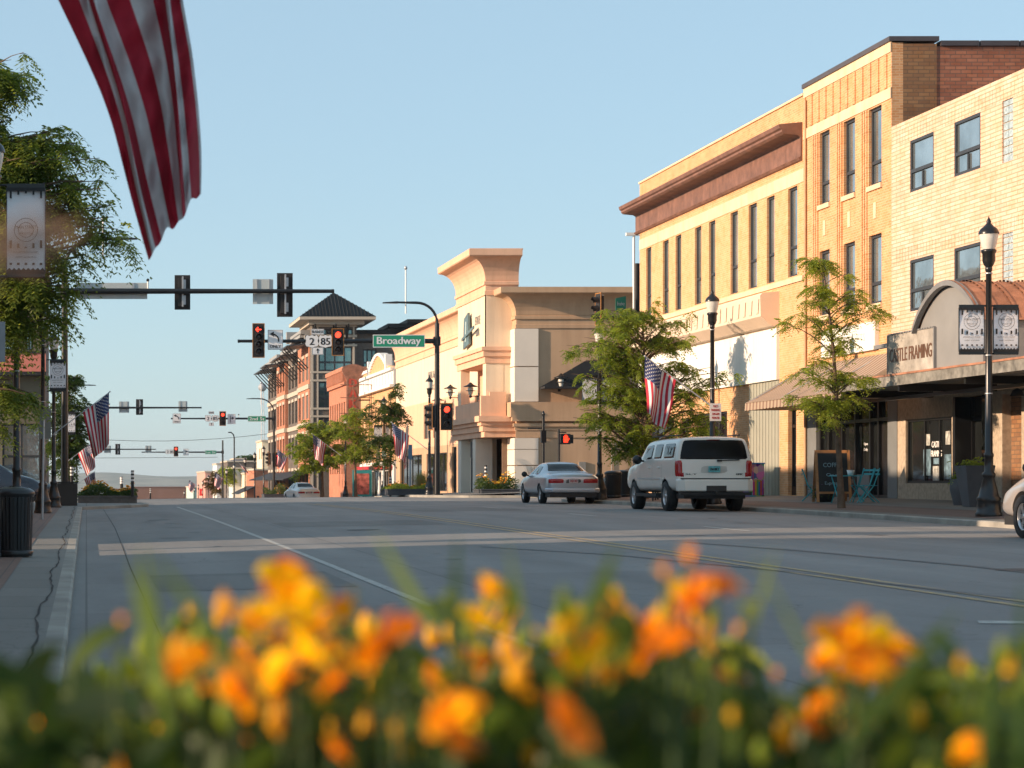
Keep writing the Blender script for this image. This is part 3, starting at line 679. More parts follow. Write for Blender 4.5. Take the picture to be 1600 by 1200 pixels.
# tower
k = MB(); k.wall('x', TX, TY0, TY1, zc(7.0), zc(9.8), [], .3); k.wall('y', TY0 + .001, TX, FX + .28, zc(7.0), zc(9.8), [], .3); k.build('tower_wall', STUCCOL, B, True)
body(B, TX + .3, FX + .25, TY0 + .3, TY1, zc(6.9), zc(11.9), STUCCO_SHADED, 'tower_core')
k = MB(); cove(k, TX, TY0, FX + .3, TY1 + .5, zc(9.8), zc(12.1), 1.0); k.box(TX - 1.02, FX + .33, TY0 - 1.02, TY1 + .8, zc(12.03), zc(12.12)); k.build('tower_cornice', STUCCO, B, True)
k = MB()
for a_, b2, o_ in ((6.9, 7.1, .25), (6.6, 6.9, .16), (6.25, 6.6, .06)):
    k.box(TX - o_, FX + .4, TY0 - o_, TY1 + o_, zc(a_), zc(b2))
for a_, b2, o_ in ((3.2, 3.5, .45), (3.0, 3.2, .3), (2.7, 3.0, .2), (2.4, 2.7, .1)):
    k.box(TX - o_, FX + .4, TY0 - o_, TY1 + o_ + 1, zc(a_), zc(b2))
k.build('tower_band', STUCCO, B, True)
k = MB(); k.box(TX, TX + .9, TY0, TY0 + .9, zc(3.5), zc(6.25)); k.box(TX, TX + .5, TY1 - .9, TY1, zc(3.5), zc(6.25)); k.box(TX + .9, FX + .5, TY0 + .02, TY0 + .3, zc(3.5), zc(6.25)); k.build_each('tower_pier', STUCCOL, B, True)
k = MB(); k.box(FX - .3, FX - .01, TY0 + .3, TY1, zc(3.5), zc(6.25)); k.build('loggia_wall', STUCCO, B, True)
k = MB(); k.box(TX - .3, TX + .15, TY0 - .25, TY0 + .1, zc(3.5), zc(4.55)); k.box(TX + .15, FX - .4, TY0 - .25, TY0 - .05, zc(3.5), zc(4.75)); k.box(TX - .15, TX - .05, TY0 + .8, TY1, zc(3.5), zc(4.3)); k.build('balcony', STUCCO, B, True)
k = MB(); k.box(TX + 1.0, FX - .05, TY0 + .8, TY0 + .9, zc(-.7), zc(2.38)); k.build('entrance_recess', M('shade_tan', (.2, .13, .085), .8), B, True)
k = MB(); k.box(TX, TX + .9, TY0 + 3.0, TY0 + 3.9, zc(-.9), zc(2.38)); k.box(TX, TX + .6, TY1 - 1.0, TY1, zc(-.9), zc(2.38)); k.box(TX + .5, FX - .1, TY0 + 3.9, TY1 - .05, zc(-.9), zc(2.38)); k.build_each('entrance_pier', M('pale_block', (.6, .48, .34), .8), B, True)
g_ = MB(); g_.box(TX + .42, TX + .48, TY0 + 4.6, TY0 + 6.4, zc(-.7), zc(1.4)); o = g_.build('entrance_door', GLASSD, B, True)
f_ = MB()
for i in range(7): f_.box(TX + .36, TX + .415, TY0 + 4.6 + .29 * i, TY0 + 4.66 + .29 * i, zc(-.7), zc(1.4))
f_.box(TX + .36, TX + .44, TY0 + 4.4, TY0 + 6.6, zc(1.41), zc(2.3)); f_.build('door_frame', FRAME, o, True)
k = MB(); lz = zc(8.25); ly = 117.6
k.prism([(TX - .1, ly + 1.35, lz - .95), (TX - .1, ly + 1.1, lz + .7), (TX - .1, ly - .15, lz + .95), (TX - .1, ly - .45, lz - .75)], (-.12, 0, 0))
k.prism([(TX - .24, ly + 1.4, lz - .5), (TX - .24, ly + 1.4, lz - .35), (TX - .24, ly - 2.3, lz + .1), (TX - .24, ly - 2.3, lz - .05)], (-.06, 0, 0))
for i, s_ in enumerate(('N', 'A', 'B')): pass
k.build('emblem', M('teal_sign', (.10, .16, .18), .5, .25, 3), B, True)
k = MB(); k.prism([(TX - .22, ly + .55, lz - .6), (TX - .22, ly + .35, lz + .5), (TX - .22, ly + .1, lz + .5), (TX - .22, ly + .25, lz - .6)], (-.04, 0, 0)); text(k, 'BANK', 1.5, .4, (TX - .2, ly - 1.6, lz + .35), (0, -1, 0), bold=.03) if False else None
k.build('emblem_stroke', M('teal_pale', (.4, .5, .5), .5), B, True)
def wtext(s_, w_, h_, X, y, z): 
    k = MB(); text(k, s_, w_, h_, (X, y, z), (0, -1, 0), bold=.03); k.build('wall_lettering', M('grey_letters', (.2, .19, .18), .6), B, True)
wtext('STATE', 1.5, .45, TX - .03, ly - 2.0, lz + .4); wtext('BANK', 1.0, .35, TX - .03, ly - 2.0, lz - .25)
wtext('BIRK & JOE', 4.0, .62, FX - .03, 139.2, zc(6.9)); wtext('MUSIC CO', 3.4, .34, FX - .03, 139.2, zc(6.15))
# triangular dark canopy on the side wall
k = MB()
k.prism([(FX + 1.2, BY - .02, zc(4.95)), (FX + 3.6, BY - .02, zc(6.35)), (FX + 5.6, BY - .02, zc(6.35)), (FX + 5.6, BY - .02, zc(4.9))], (0, -.08, 0))
k.prism([(FX + 1.2, BY - .1, zc(4.95)), (FX + 1.2, BY - .1, zc(4.85)), (FX + 5.6, BY - .1, zc(4.85)), (FX + 5.6, BY - .1, zc(4.95))], (0, -1.1, 0)); k.build('wall_canopy', BLACKM, B, True)
k = MB()
for x, z in ((FX + 6.4, 1.5), (FX + 3.2, .6)): k.box(x, x + .35, BY - .1, BY - .002, zc(z), zc(z + .5))
k.tube([(FX + 4.9, BY - .05, zc(-.6)), (FX + 4.9, BY - .05, zc(2.3))], .03, 6); k.build_each('wall_fixture', M('fixture_grey', (.25, .24, .22), .6), B, True)
# wall lanterns
def lantern(loc, rot, label):
    t = thing('wall_lantern', label, 'lantern', loc, rot, 'lanterns on the corner building', .68)
    if 'lan' in KIDS:
        for m in KIDS['lan']: o = m.copy(); C.objects.link(o); o.parent = t
        return
    k = MB(); k.tube([(0, 0, 0), (0, -.35, .02), (0, -.62, .0)], .035, 6); k.box(-.1, .1, -.04, .0, -.25, .25); k.lathe([(.05, -.12), (.13, 0), (.05, .12)], (0, -.65, .0)); a = k.build('bracket', BLACK, t)
    k = MB(); k.lathe([(.13, 0), (.22, .35), (.22, .55), (.1, .6)], (0, -.65, .12), 10); b = k.build('glass', M('lantern_glass', (.55, .55, .5), .2, .1, 4), t)
    k = MB(); k.lathe([(.55, .62), (.56, .66), (.25, .78), (.12, .9), (.0, 1.0)], (0, -.65, .12), 14); k.lathe([(.38, .0), (.38, .04), (.1, .03)], (0, -.65, .42), 14); c = k.build('hood', BLACK, t)
    KIDS['lan'] = [a, b, c]
lantern((TX, 115.3, zc(4.6)), R(-90), 'black wall lantern on the entrance tower nearest the street corner')
lantern((TX + .1, 122.3, zc(4.8)), R(-90), 'black wall lantern on the far side of the entrance tower')
lantern((FX + 2.2, BY, zc(4.9)), 0, 'black wall lantern on the shaded side wall of the beige building')
lantern((FX, 134.6, zc(4.6)), R(-90), 'black wall lantern between tower and paired windows of the beige facade')

# --- yellow and white ornate building
B = thing('shop_building', 'pale yellow shop building with white curved parapet and row of slim windows', 'building', (FX + 4, 166, 0))
D0, D1 = 156.5, 176
ops = [(D0 + 1.0 + i * 1.85, D0 + 1.9 + i * 1.85, zc(2.6), zc(5.7)) for i in range(10)]
w = MB(); w.wall('x', FX, D0, D1, zc(1.6), zc(7.0), ops, .3); w.build('wall', YBR, B, True)
for o in ops: win(B, 'x', FX, *o, d=.2, bars=(.5,))
k = MB(); k.pbox('x', FX, D0, D1, zc(6.95), zc(7.15), -.4, .3); k.pbox('x', FX, D0, D1, zc(7.15), zc(8.15), -.12, .3); k.pbox('x', FX, D0, D1, zc(8.15), zc(8.35), -.35, .3)
for i in range(12): k.pbox('x', FX, D0 + .6 + i * 1.6, D0 + 1.0 + i * 1.6, zc(7.3), zc(8.0), -.2, -.12)
k.build('white_cornice', WHITE, B, True)
k = MB(); pts = [(D0, 8.35)] + [(D0 + 4 + i * .6, 8.35 + 1.0 * math.sin(math.pi * min(1, i / 16))) for i in range(17)] + [(D1 - 3, 8.4), (D1, 8.35)]
k.prism([(FX - .02, u, zc(z + (.35 if D0 < u < D1 else 0))) for u, z in pts] + [(FX - .02, D1, zc(8.3)), (FX - .02, D0, zc(8.3))], (.4, 0, 0)); k.build('curved_parapet', YBR, B, True)
k = MB(); 
for (u, z), (u2, z2) in zip(pts[1:], pts[2:]): k.box(FX - .15, FX + .45, u, u2 - .002, zc(min(z, z2) + .33), zc(max(z, z2) + .5))
for u in (D0 + 3.6, D0 + 13.5): k.box(FX - .2, FX + .3, u, u + .6, zc(8.35), zc(9.5))
k.build('parapet_trim', WHITE, B, True)
body(B, FX + .3, FX + 16, D0, D1, zc(-3), zc(7.5), RBR2, 'core')
w = MB(); o2 = [(158, 162, zc(-1.2), zc(.9)), (163, 164.2, zc(-1.3), zc(.9)), (165.2, 169, zc(-1.2), zc(.9)), (170, 175, zc(-1.2), zc(.9))]
w.wall('x', FX - .1, D0, D1, zc(-3), zc(1.6), o2, .3); w.build('ground_floor_wall', WHITE, B, True)
for o in o2: win(B, 'x', FX - .1, *o, vb=(.33, .66), d=.15, glass=GLASSD)
k = MB(); k.pbox('x', FX, D0 + .5, D1 - 1, zc(1.05), zc(1.3), -.5, -.12); k.build('red_band', M('red_fascia', (.45, .02, .03), .5), B, True)
k = MB(); text(k, 'NORMAN', 3.6, .7, (FX - .14, 170, zc(2.0)), (0, -1, 0), bold=.05); k.build('wall_lettering', M('grey_letters', (.2, .19, .18), .6), B, True)
k = MB()   # rooftop sign truss
for (x, y) in ((FX - 1.6, 168), (FX - .2, 168)): k.tube([(x, y, zc(3.5)), (x, y, zc(7.6))], .035, 5)
for z in (4.2, 5.4, 6.6, 7.6): k.tube([(FX - 2.6, 168, zc(z)), (FX, 168, zc(z))], .03, 5)
k.build('sign_bracket', M('rusty_bracket', (.18, .1, .06), .7), B, True)
S = thing('poster_case', 'teal framed poster case on the white shopfront', 'poster', (FX - .2, 164.6, zc(-1)))
k = MB(); k.box(19.2, 20.6, 157.0, 157.1, zc(-.95), zc(.95)); k.build('case', M('teal_paint', (.02, .28, .32), .5), S, True)
k = MB(); k.box(19.4, 20.4, 156.97, 156.998, zc(-.8), zc(.7)); k.build('poster', M('poster_red', (.4, .12, .1), .6, .8, 3), S, True)

# --- red brick building with the mushroom-topped vertical sign
B = thing('brick_building', 'small red brick building beyond the pale yellow shop with corbelled parapet', 'building', (FX + 4, 192, 0))
D0, D1 = 186, 199
ops = [(D0 + .8 + i * 1.75, D0 + 1.7 + i * 1.75, zc(q), zc(r)) for i in range(7) for q, r in ((4.6, 7.0), (.8, 3.4))]
w = MB(); w.wall('x', FX, D0, D1, zc(-3), zc(9.6), ops, .3); w.wall('y', D0 - .006, FX + .002, FX + 14, zc(-3), zc(9.59), [], .28); w.build('wall', RBR2, B, True)
for o in ops: win(B, 'x', FX, *o, d=.2, bars=(.5,))
k = MB(); k.box(FX - .35, FX + 10, D0 - .35, D1, zc(9.6), zc(9.95)); k.box(FX - .2, FX - .003, D0 - .2, D1, zc(8.4), zc(8.7))
for i in range(20): k.box(FX - .3, FX - .003, D0 + .2 + i * .63, D0 + .45 + i * .63, zc(8.7), zc(9.59))
k.build('cornice', RBR2, B, True); body(B, FX + .3, FX + 14, D0 + .3, D1, zc(-3), zc(9.3), RBR2, 'core')
S = thing('vertical_sign', 'tall rusty red vertical theatre sign with a rounded top', 'sign', (20.5, 172, zc(3)))
k = MB(); yy = 170.0; X0, X1 = (540 - VX) * yy / F, (565 - VX) * yy / F; cz = zc((VY - 578) * yy / F); Rr = (X1 - X0) * .66; cx = (X0 + X1) / 2 - .05
pts = [(cx + Rr * 1.05 * math.cos(a), cz + .55 * Rr * math.sin(a)) for a in [math.pi * i / 12 for i in range(13)]] + [(cx - Rr * .55, cz - .8), (cx - Rr * .55, zc(3.2)), (cx + Rr * .55, zc(3.2)), (cx + Rr * .55, cz - .8)]
k.prism([(a, yy, z) for a, z in pts], (0, .35, 0)); k.build('sign_body', M('rusty_tan', (.24, .11, .07), .7, .4, 3), S, True)
k = MB()
for i, ch in enumerate('DAKOTA'): text(k, ch, .55, .62, (cx, yy - .03, cz - 1.0 - i * .82), bold=.05)
k.build('letters', M('red_letters', (.4, .05, .03), .6), S, True)
k = MB(); k.tube([(cx + .4, yy + .2, zc(5.0)), (FX + .2, yy + .2, zc(5.0))], .06, 6); k.tube([(cx + .4, yy + .2, zc(6.5)), (FX + .2, yy + .2, zc(6.5))], .06, 6); k.build('sign_arm', BLACKM, S, True)

# --- four-storey apartment block with tower
B = thing('apartment_building', 'four storey brick apartment block with a hipped dark metal tower roof', 'building', (FX + 5, 235, -1))
AY = 212.0; s_ = F / AY
TE = lambda px: (px - VX) / s_; TZ = lambda py: (VY - py) / s_ + ZE
WT = M('pale_stone_trim', (.50, .43, .34), .7, .06, 1); ROOFD = M('dark_metal_roof', (.012, .013, .014), .6, .1, 3, spec=.25)
xa, xb = TE(486), TE(557)
BG = M('teal_glass', (.16, .25, .25), .06, .4, .35, metal=.7)
ops = [(TE(497.5), TE(551), TZ(580), TZ(541)), (TE(497.5), TE(551), TZ(637), TZ(596)), (TE(499), TE(551), TZ(523), TZ(514)), (TE(497.5), TE(551), TZ(700), TZ(652))]
w = MB(); w.wall('y', AY, xa, xb, zc(-4), TZ(505), ops, .35); w.build('tower_wall', GBR, B, True)
for o in ops[:2] + ops[3:]: win(B, 'y', AY, *o, vb=(.2, .48, .76), bars=(.36,), d=.2, fw=.16, glass=BG)
for i, q in enumerate(((.0, .22), (.42, .62), (.84, 1.0))):
    o = ops[2]; win(B, 'y', AY, o[0] + (o[1] - o[0]) * q[0], o[0] + (o[1] - o[0]) * q[1], o[2], o[3], d=.2, fw=.1, glass=BG)
k = MB()
for a_, b2 in ((541, 538), (583, 580), (596, 593), (640, 637), (652, 649), (511, 508), (527, 523)): k.pbox('y', AY, xa - .05, xb + .05, TZ(a_), TZ(b2), -.12, .02)
for a_, b2 in ((486, 489.5), (495, 497.5), (551, 554)): k.pbox('y', AY, TE(a_), TE(b2), zc(-4), TZ(511), -.08, .02)
k.build('stone_trim', WT, B, True)
body(B, xa + .02, xb - .02, AY + .35, AY + 10, zc(-4), TZ(503), GBR, 'tower_core')
k = MB(); e = .6; zx_, zp = TZ(497), TZ(455)
x0_, x1_, yy0, yy1 = TE(463) + .1, TE(583), AY - 2.2, AY + 9; mx_, my_ = (x0_ + x1_) / 2, (yy0 + yy1) / 2 - 2
k.add([(x0_, yy0, zx_), (x1_, yy0, zx_), (x1_, yy1, zx_), (x0_, yy1, zx_), (mx_, my_, zp)], [(0, 1, 4), (1, 2, 4), (2, 3, 4), (3, 0, 4)])
for i in range(1, 22):
    t = i / 22; a_ = Vector((x0_ + (x1_ - x0_) * t, yy0, zx_)); q = min(t, 1 - t) * 2; b2 = Vector((x0_ + (x1_ - x0_) * t, yy0 + (my_ - yy0) * q, zx_ + (zp - zx_) * q)); k.tube([a_ + Vector((0, 0, .03)), b2 + Vector((0, 0, .03))], .05, 4)
k.build('tower_roof', ROOFD, B, True)
k = MB(); k.box(x0_ + .02, x1_ - .02, yy0 + .02, yy1 - .02, zx_ - .3, zx_ - .003); k.box(x0_ + 1.0, x1_ - 1.0, yy0 + 1, yy1 - 1, zx_ - .7, zx_ - .3); k.build('eave', WT, B, True)
k = MB()
for x in (xa + .2, xa + 2.2, xb - 1.0): k.tube([(x, AY - .1, zx_ - 2.2), (x, AY - 1.9, zx_ - .75)], .11, 4); k.box(x - .08, x + .08, AY - .15, AY - .001, zx_ - 2.6, zx_ - .6)
k.build_each('eave_bracket', BLACKM, B, True)
# east wing along the cross street (behind)
k = MB(); k.wall('y', AY + .6, xb, TE(655), zc(-4), TZ(521), [(TE(568), TE(590), TZ(580), TZ(545))], .3); k.build('wall', GBR, B, True)
win(B, 'y', AY + .6, TE(568), TE(590), TZ(580), TZ(545), vb=(.33, .66), bars=(.4,), d=.2, fw=.14, glass=BG)
body(B, xb, TE(655), AY + .9, AY + 12, zc(-4), TZ(521), GBR, 'core')
k = MB(); k.box(xb, TE(612), AY + .2, AY + 8, TZ(521), TZ(515)); k.box(TE(607), TE(720), AY + .3, AY + 8, TZ(511), TZ(505)); k.box(TE(610), TE(700), AY + .8, AY + 7, TZ(521), TZ(511)); k.box(TE(637), TE(690), AY + .1, AY + 8, TZ(504), TZ(498.5)); k.build('flat_roof_edge', ROOFD, B, True)
# street wing: alternating brick bays, receding
AX = (486 - VX) * AY / F - .02
segs = [(478, 462, RBR2, 534, .0), (462, 440, GBR, 0, .35), (440, 418, RBR2, 0, 0)]
bd = [(213.5, 225, RBR2, 13.7, 0), (225, 239.5, GBR, 13.4, .35), (239.5, 250, RBR2, 13.2, 0), (250, 266, GBR, 13.2, .35)]
for (a_, b2, mt, hh, dx) in bd:
    X = AX + dx; n = 3 if b2 - a_ < 13 else 4; ww = (b2 - a_) / n
    ops = [(a_ + ww * (i + .22), a_ + ww * (i + .8), zc(q), zc(q + 2.3)) for i in range(n) for q in (10.2, 6.4, 2.6, -1.0)]
    w = MB(); w.wall('x', X, a_ + .015, b2 - .015, zc(-5), zc(hh), ops, .3); w.wall('y', a_ + .010, X + .002, X + 3, zc(-5), zc(hh), [], .25); w.build('wall', mt, B, True)
    for o in ops: win(B, 'x', X, *o, d=.2, fw=.12, bars=(.5,), glass=BG)
    k = MB()
    for z in (5.6, 9.3): k.box(X - .12, X + 3, a_ - .12, b2 - .13, zc(z), zc(z + .45))
    for o in ops: k.box(X - .06, X - .002, o[0] - .1, o[1] + .1, o[3], o[3] + .3)
    k.build('stone_trim', WT, B, True)
    body(B, X + .3, X + 15, a_ + .3, b2 - .03, zc(-5), zc(hh - .3), mt, 'core')
    k = MB(); z = zc(hh); k.prism([(X - 2.2, a_ + .5, z - .15), (X + .3, a_ + .5, z + .2), (X + .3, a_ + .5, z + .02), (X - 2.2, a_ + .5, z - .27)], (0, (b2 - a_) * .62, 0)); k.build('canopy', FRAME, B, True); k = MB(); k.box(X - .5, X + 2, a_ + .1, b2 - .1, z + .25, z + .6); k.box(X - .9, X + 2, a_ + .3, b2 - .3, z + .605, z + 1.0); k.build('pale_cornice', M('pale_metal', (.3, .3, .29), .5), B, True)
    k = MB()
    for i in range(4): u = a_ + .7 + ((b2 - a_) * .62 - .4) * i / 3; k.tube([(X - 2.0, u, z - .3), (X - .03, u, z - 2.4)], .06, 4)
    k.build_each('canopy_strut', BLACKM, B, True)
k = MB(); k.box(AX - 1.2, AX + 3, 224.5, 225.5, zc(14.4), zc(15.6)); k.box(AX - .5, AX + 6, 213, 224, zc(13.9), zc(14.6)); k.box(AX - .9, AX + 6, 213, 224, zc(14.61), zc(15.0)); k.build('roof_parapet', M('pale_metal', (.3, .3, .29), .5), B, True)
# ground canopy of the apartment block
k = MB(); k.prism([(AX - 2.5, 214, zc(.4)), (AX, 214, zc(1.2)), (AX, 214, zc(1.05)), (AX - 2.5, 214, zc(.3))], (0, 45, 0)); k.build('street_awning', BLACKM, B, True)

# --- far low buildings and bits
def simple(name, label, x0, x1, D, ytop, mat, depth=12, X=None, roof=None, ops=0, cat='building', canopy=None, side=None):
    """camera-facing block placed at image columns x0..x1, its left side recedes along the street"""
    s = F / D; A, Bx = (x0 - VX) / s, (x1 - VX) / s; zt = (VY - ytop) / s + ZE; zb = rz(10, D) - 1
    b = thing(name, label, cat, ((A + Bx) / 2, D, zb))
    w = MB(); os = []
    if ops:
        n = ops; uu = (Bx - A) / n; os = [(A + uu * (i + .2), A + uu * (i + .8), zb + 1.6, zb + 3.4) for i in range(n)]
    w.wall('y', D, A, Bx, zb, zt, os, .3); w.wall('x', A, D + .01, D + depth, zb, zt, [(D + 1 + i * 3, D + 2.6 + i * 3, zt - 2.4, zt - .9) for i in range(int(depth / 3) - 1)] if side else [], .3)
    w.build('wall', mat, b, True); body(b, A + .3, Bx, D + .3, D + depth, zb, zt - .3, mat, 'core')
    for o in os: win(b, 'y', D, *o, d=.15, fw=.1, glass=GLASSD)
    if side:
        for i in range(int(depth / 3) - 1): win(b, 'x', A, D + 1 + i * 3, D + 2.6 + i * 3, zt - 2.4, zt - .9, d=.15, fw=.1)
    k = MB(); k.box(A - .15, Bx + .15, D - .15, D + depth, zt, zt + .25); k.build('parapet', roof or WT, b, True)
    if canopy: k = MB(); k.prism([(A - 2.2, D, zb + 3.6), (A, D, zb + 4.7), (A, D, zb + 4.5)], (0, depth - 1, 0)); k.build('awning', canopy, b, True)
    return b
PK = M('pink_stucco', (.55, .30, .24), .8, .08, 1); CRW = M('cream_wall', (.75, .64, .46), .8, .08, 1); WB = M('pale_wall', (.6, .6, .58), .8, .06, 1)
simple('shop_building', 'narrow tall cream wall beyond the apartment block', 410, 421, 300, 690, CRW, 10, side=1)
simple('shop_building', 'low brown shop with sloping dark awning beside the far signal pole', 398, 425, 292, 735, RBR2, 16, ops=3, canopy=BLACKM)
simple('shop_building', 'small yellow lit shop front in the far block', 385, 402, 310, 741, CRW, 12, ops=2)
simple('shop_building', 'white shop building in the far block with dark glazing below', 364, 392, 320, 733, WB, 14, ops=3)
simple('shop_building', 'brown brick building with flat roof behind the white far shop', 356, 405, 345, 722, GBR, 18, ops=3)
simple('shop_building', 'blue roofed pale building farthest up the right-hand side', 368, 384, 365, 718, M('blue_roof', (.06, .12, .3), .5), 12)
simple('shop_building', 'white gabled building next to the pink wall', 339, 356, 370, 726, WHITEP, 12, side=1)
simple('shop_building', 'pink stucco building in the far block', 321, 341, 390, 738, PK, 30)
simple('shop_building', 'pale low shop with green front at the far end of the street', 302, 322, 430, 762, M('greenish_front', (.45, .58, .5), .8), 30, ops=2)
simple('warehouse', 'long low brown brick warehouse closing the street below the hills', 205, 345, 640, 762, M('brown_warehouse', (.24, .125, .09), .9, .1, .2), 60, roof=M('brown_roof', (.2, .1, .07), .9))
S = thing('store_sign', 'red square store sign near the far end of the street', 'sign', PX(318, 778, 400)); k = MB(); k.box(-.75, .75, 0, .2, .4, 1.7); k.tube([(0, .1, -2), (0, .1, .5)], .08, 6); k.build('panel', M('sign_red', (.6, .03, .03), .5), S)
k = MB(); k.box(-.3, .3, -.03, -.003, .8, 1.3); k.build('emblem', WHITE, S)
# water tower
T = thing('water_tower', 'grey spherical water tower on a slim mast behind the apartment block', 'water tower', PX(410, 782, 900))
k = MB(); k.lathe([(.01, 45.2)] + [(1.75 * 1.0 * math.sin(math.pi * i / 14), 46.8 - 1.75 * math.cos(math.pi * i / 14)) for i in range(1, 14)] + [(.01, 48.55)], n=20); k.build('tank', M('tank_grey', (.3, .32, .35), .5), T)
k = MB()
for a_ in (0, 2.1, 4.2): k.tube([(1.2 * math.cos(a_), 1.2 * math.sin(a_), -8), (.5 * math.cos(a_), .5 * math.sin(a_), 45.3)], .16, 5)
for i in range(16): k.tube([(1.0 - .03 * i, 0, i * 2.8), (-.5, .5, i * 2.8 + 1.6)], .07, 4)
k.build('mast', GALV, T)

# --- left-hand side: the block beside the camera (out of frame; it shades the street) and the next one
def leftblk(label, D0, D1, h, mat, X=-4.6, wins=True, h2=None):
    b = thing('brick_building', label, 'building', (X - 5, (D0 + D1) / 2, 0))
    ops = []
    if wins:
        n = max(1, int((D1 - D0) / 2.6))
        for i in range(n):
            u = D0 + (D1 - D0) * (i + .22) / n; v = D0 + (D1 - D0) * (i + .72) / n
            ops += [(u, v, 5.3, 7.2), (u - .2, v + .2, .9, 3.0)]
    w = MB()
    # facade facing +X: mirror of wall() via negative thickness
    w.wall('x', X, D0, D1, -.5, h, ops, -.3); w.build('wall', mat, b, True)
    for o in ops:
        g = MB(); g.box(X - .2, X - .17, o[0], o[1], o[2], o[3]); p = g.build('window', GLASS if o[2] > 4 else GLASSD, b, True)
        f = MB(); f.box(X - .165, X - .1, o[0], o[0] + .07, o[2], o[3]); f.box(X - .165, X - .1, o[1] - .07, o[1], o[2], o[3]); f.box(X - .165, X - .1, o[0] + .07, o[1] - .07, (o[2] + o[3]) / 2, (o[2] + o[3]) / 2 + .06); f.build('frame', FRAME, p, True)
    body(b, X - 16, X - .3, D0, D1, -.5, h - .4, mat, 'core'); k = MB(); k.box(X - .35, X + .12, D0, D1, h, h + .2); k.build('coping', WT, b, True)
    return b
HB = 8.75
leftblk('red brick building on the left side nearest the camera', 7.5, 30.1, HB + .5, RBR2)
leftblk('cream brick building on the left side beyond the alley', 38.4, 55, HB - .1, CBR)
leftblk('tan brick building at the end of the left-hand near block', 55.01, 80, HB + .1, YBR)
B = leftblk('dark brick building on the left beyond the cross street with salmon sign band', 110, 122, 12.4, GBR, X=-2.1, wins=False)
s_ = F / 110
w = MB(); ops = [((40 - VX) / s_, (52 - VX) / s_, zc((VY - 548) / s_), zc((VY - 500) / s_)), ((4 - VX) / s_, (30 - VX) / s_, zc((VY - 548) / s_), zc((VY - 500) / s_)), ((4 - VX) / s_, (64 - VX) / s_, zc(-.3), zc(3.0))]
w.wall('y', 109.69, -16, -2.1, zc(-1), zc(10.8), ops, .3); w.build('side_wall', M('olive_wall', (.16, .14, .10), .8, .15, .8), B, True)
for o in ops: win(B, 'y', 109.69, *o, bars=(.5,), vb=(.5,), d=.15, fw=.1)
k = MB(); k.box(-15, (72 - VX) / s_, 109.0, 109.68, zc((VY - 582) / s_), zc((VY - 554) / s_)); k.build('salmon_band', M('salmon_panel', (.62, .20, .15), .6, .06, 1), B, True)
k = MB(); k.box(-15.1, (72.5 - VX) / s_, 108.95, 109.68, zc((VY - 553.8) / s_), zc((VY - 550) / s_)); k.box(-15.1, (73 - VX) / s_, 108.9, 109.68, zc((VY - 588) / s_), zc((VY - 582.2) / s_)); k.build('band_trim', BLACKM, B, True)
leftblk('red brick building further along the left side', 128, 185, 7.6, RBR2, X=-4.6)
leftblk('tan brick building on the left beyond the second cross street', 208, 262, 5.2, YBR, X=-4.6)
S = thing('neon_sign', 'small red and blue neon sign hanging in the left-hand tree gap', 'neon sign', PX(42, 470, 106))
for nm, col, z0_, z1_, w_ in (('red_tubes', (1, .05, .06), .55, 1.0, .2), ('blue_tubes', (.03, .12, 1), .05, .5, .24)):
    k = MB(); random.seed(4)
    for i in range(9): a_ = random.uniform(0, 6.28); k.tube([(w_ * math.cos(a_ + t) * random.uniform(.5, 1), 0, (z0_ + z1_) / 2 + (z1_ - z0_) / 2 * math.sin(a_ + t)) for t in (0, .6, 1.2, 1.8)], .018, 5)
    k.build(nm, M('neon_' + nm, col, .4, 0, 1, em=1.6), S)
k = MB(); k.box(-.3, .3, .05, .15, 0, 1.05); k.tube([(-.3, .1, .9), (-1.2, .1, .9)], .04, 5); k.build('sign_backing', BLACKM, S)

# ================================================================ vegetation
def fronds(mb, P, Dr, L, rng, pairs=6, lw=.022, ll=.075, droop=.5):
    """pinnate drooping leaves: P (n,3) base points, Dr (n,3) directions"""
    n = len(P); t = (np.arange(pairs) + 1.0) / pairs
    L = L * rng.uniform(.7, 1.2, n)
    up = np.array([0, 0, 1.0]); side = np.cross(Dr, up); side /= np.linalg.norm(side, axis=1)[:, None] + 1e-6
    V = []
    for k in range(pairs):
        c = P + Dr * (L * t[k])[:, None] - up * (L * droop * t[k] ** 2)[:, None]
        for s in (-1, 1):
            d = side * s * .8 + Dr * .45 - up * rng.uniform(.1, .7, n)[:, None]; d /= np.linalg.norm(d, axis=1)[:, None]
            w = Dr * .8 + up * rng.uniform(-.6, .6, n)[:, None]; l_ = ll * (1 - .35 * abs(t[k] - .5)) * rng.uniform(.8, 1.2, n)
            V.append(np.stack([c, c + d * (l_ * .5)[:, None] + w * lw, c + d * l_[:, None], c + d * (l_ * .5)[:, None] - w * lw], 1))
    V = np.concatenate(V).reshape(-1, 3); o = len(mb.v)
    mb.v += V.tolist(); q = len(V) // 4
    mb.f += [(o + 4 * i, o + 4 * i + 1, o + 4 * i + 2, o + 4 * i + 3) for i in range(q)]; mb.m += [mb.mi] * q; mb.sm += [False] * q
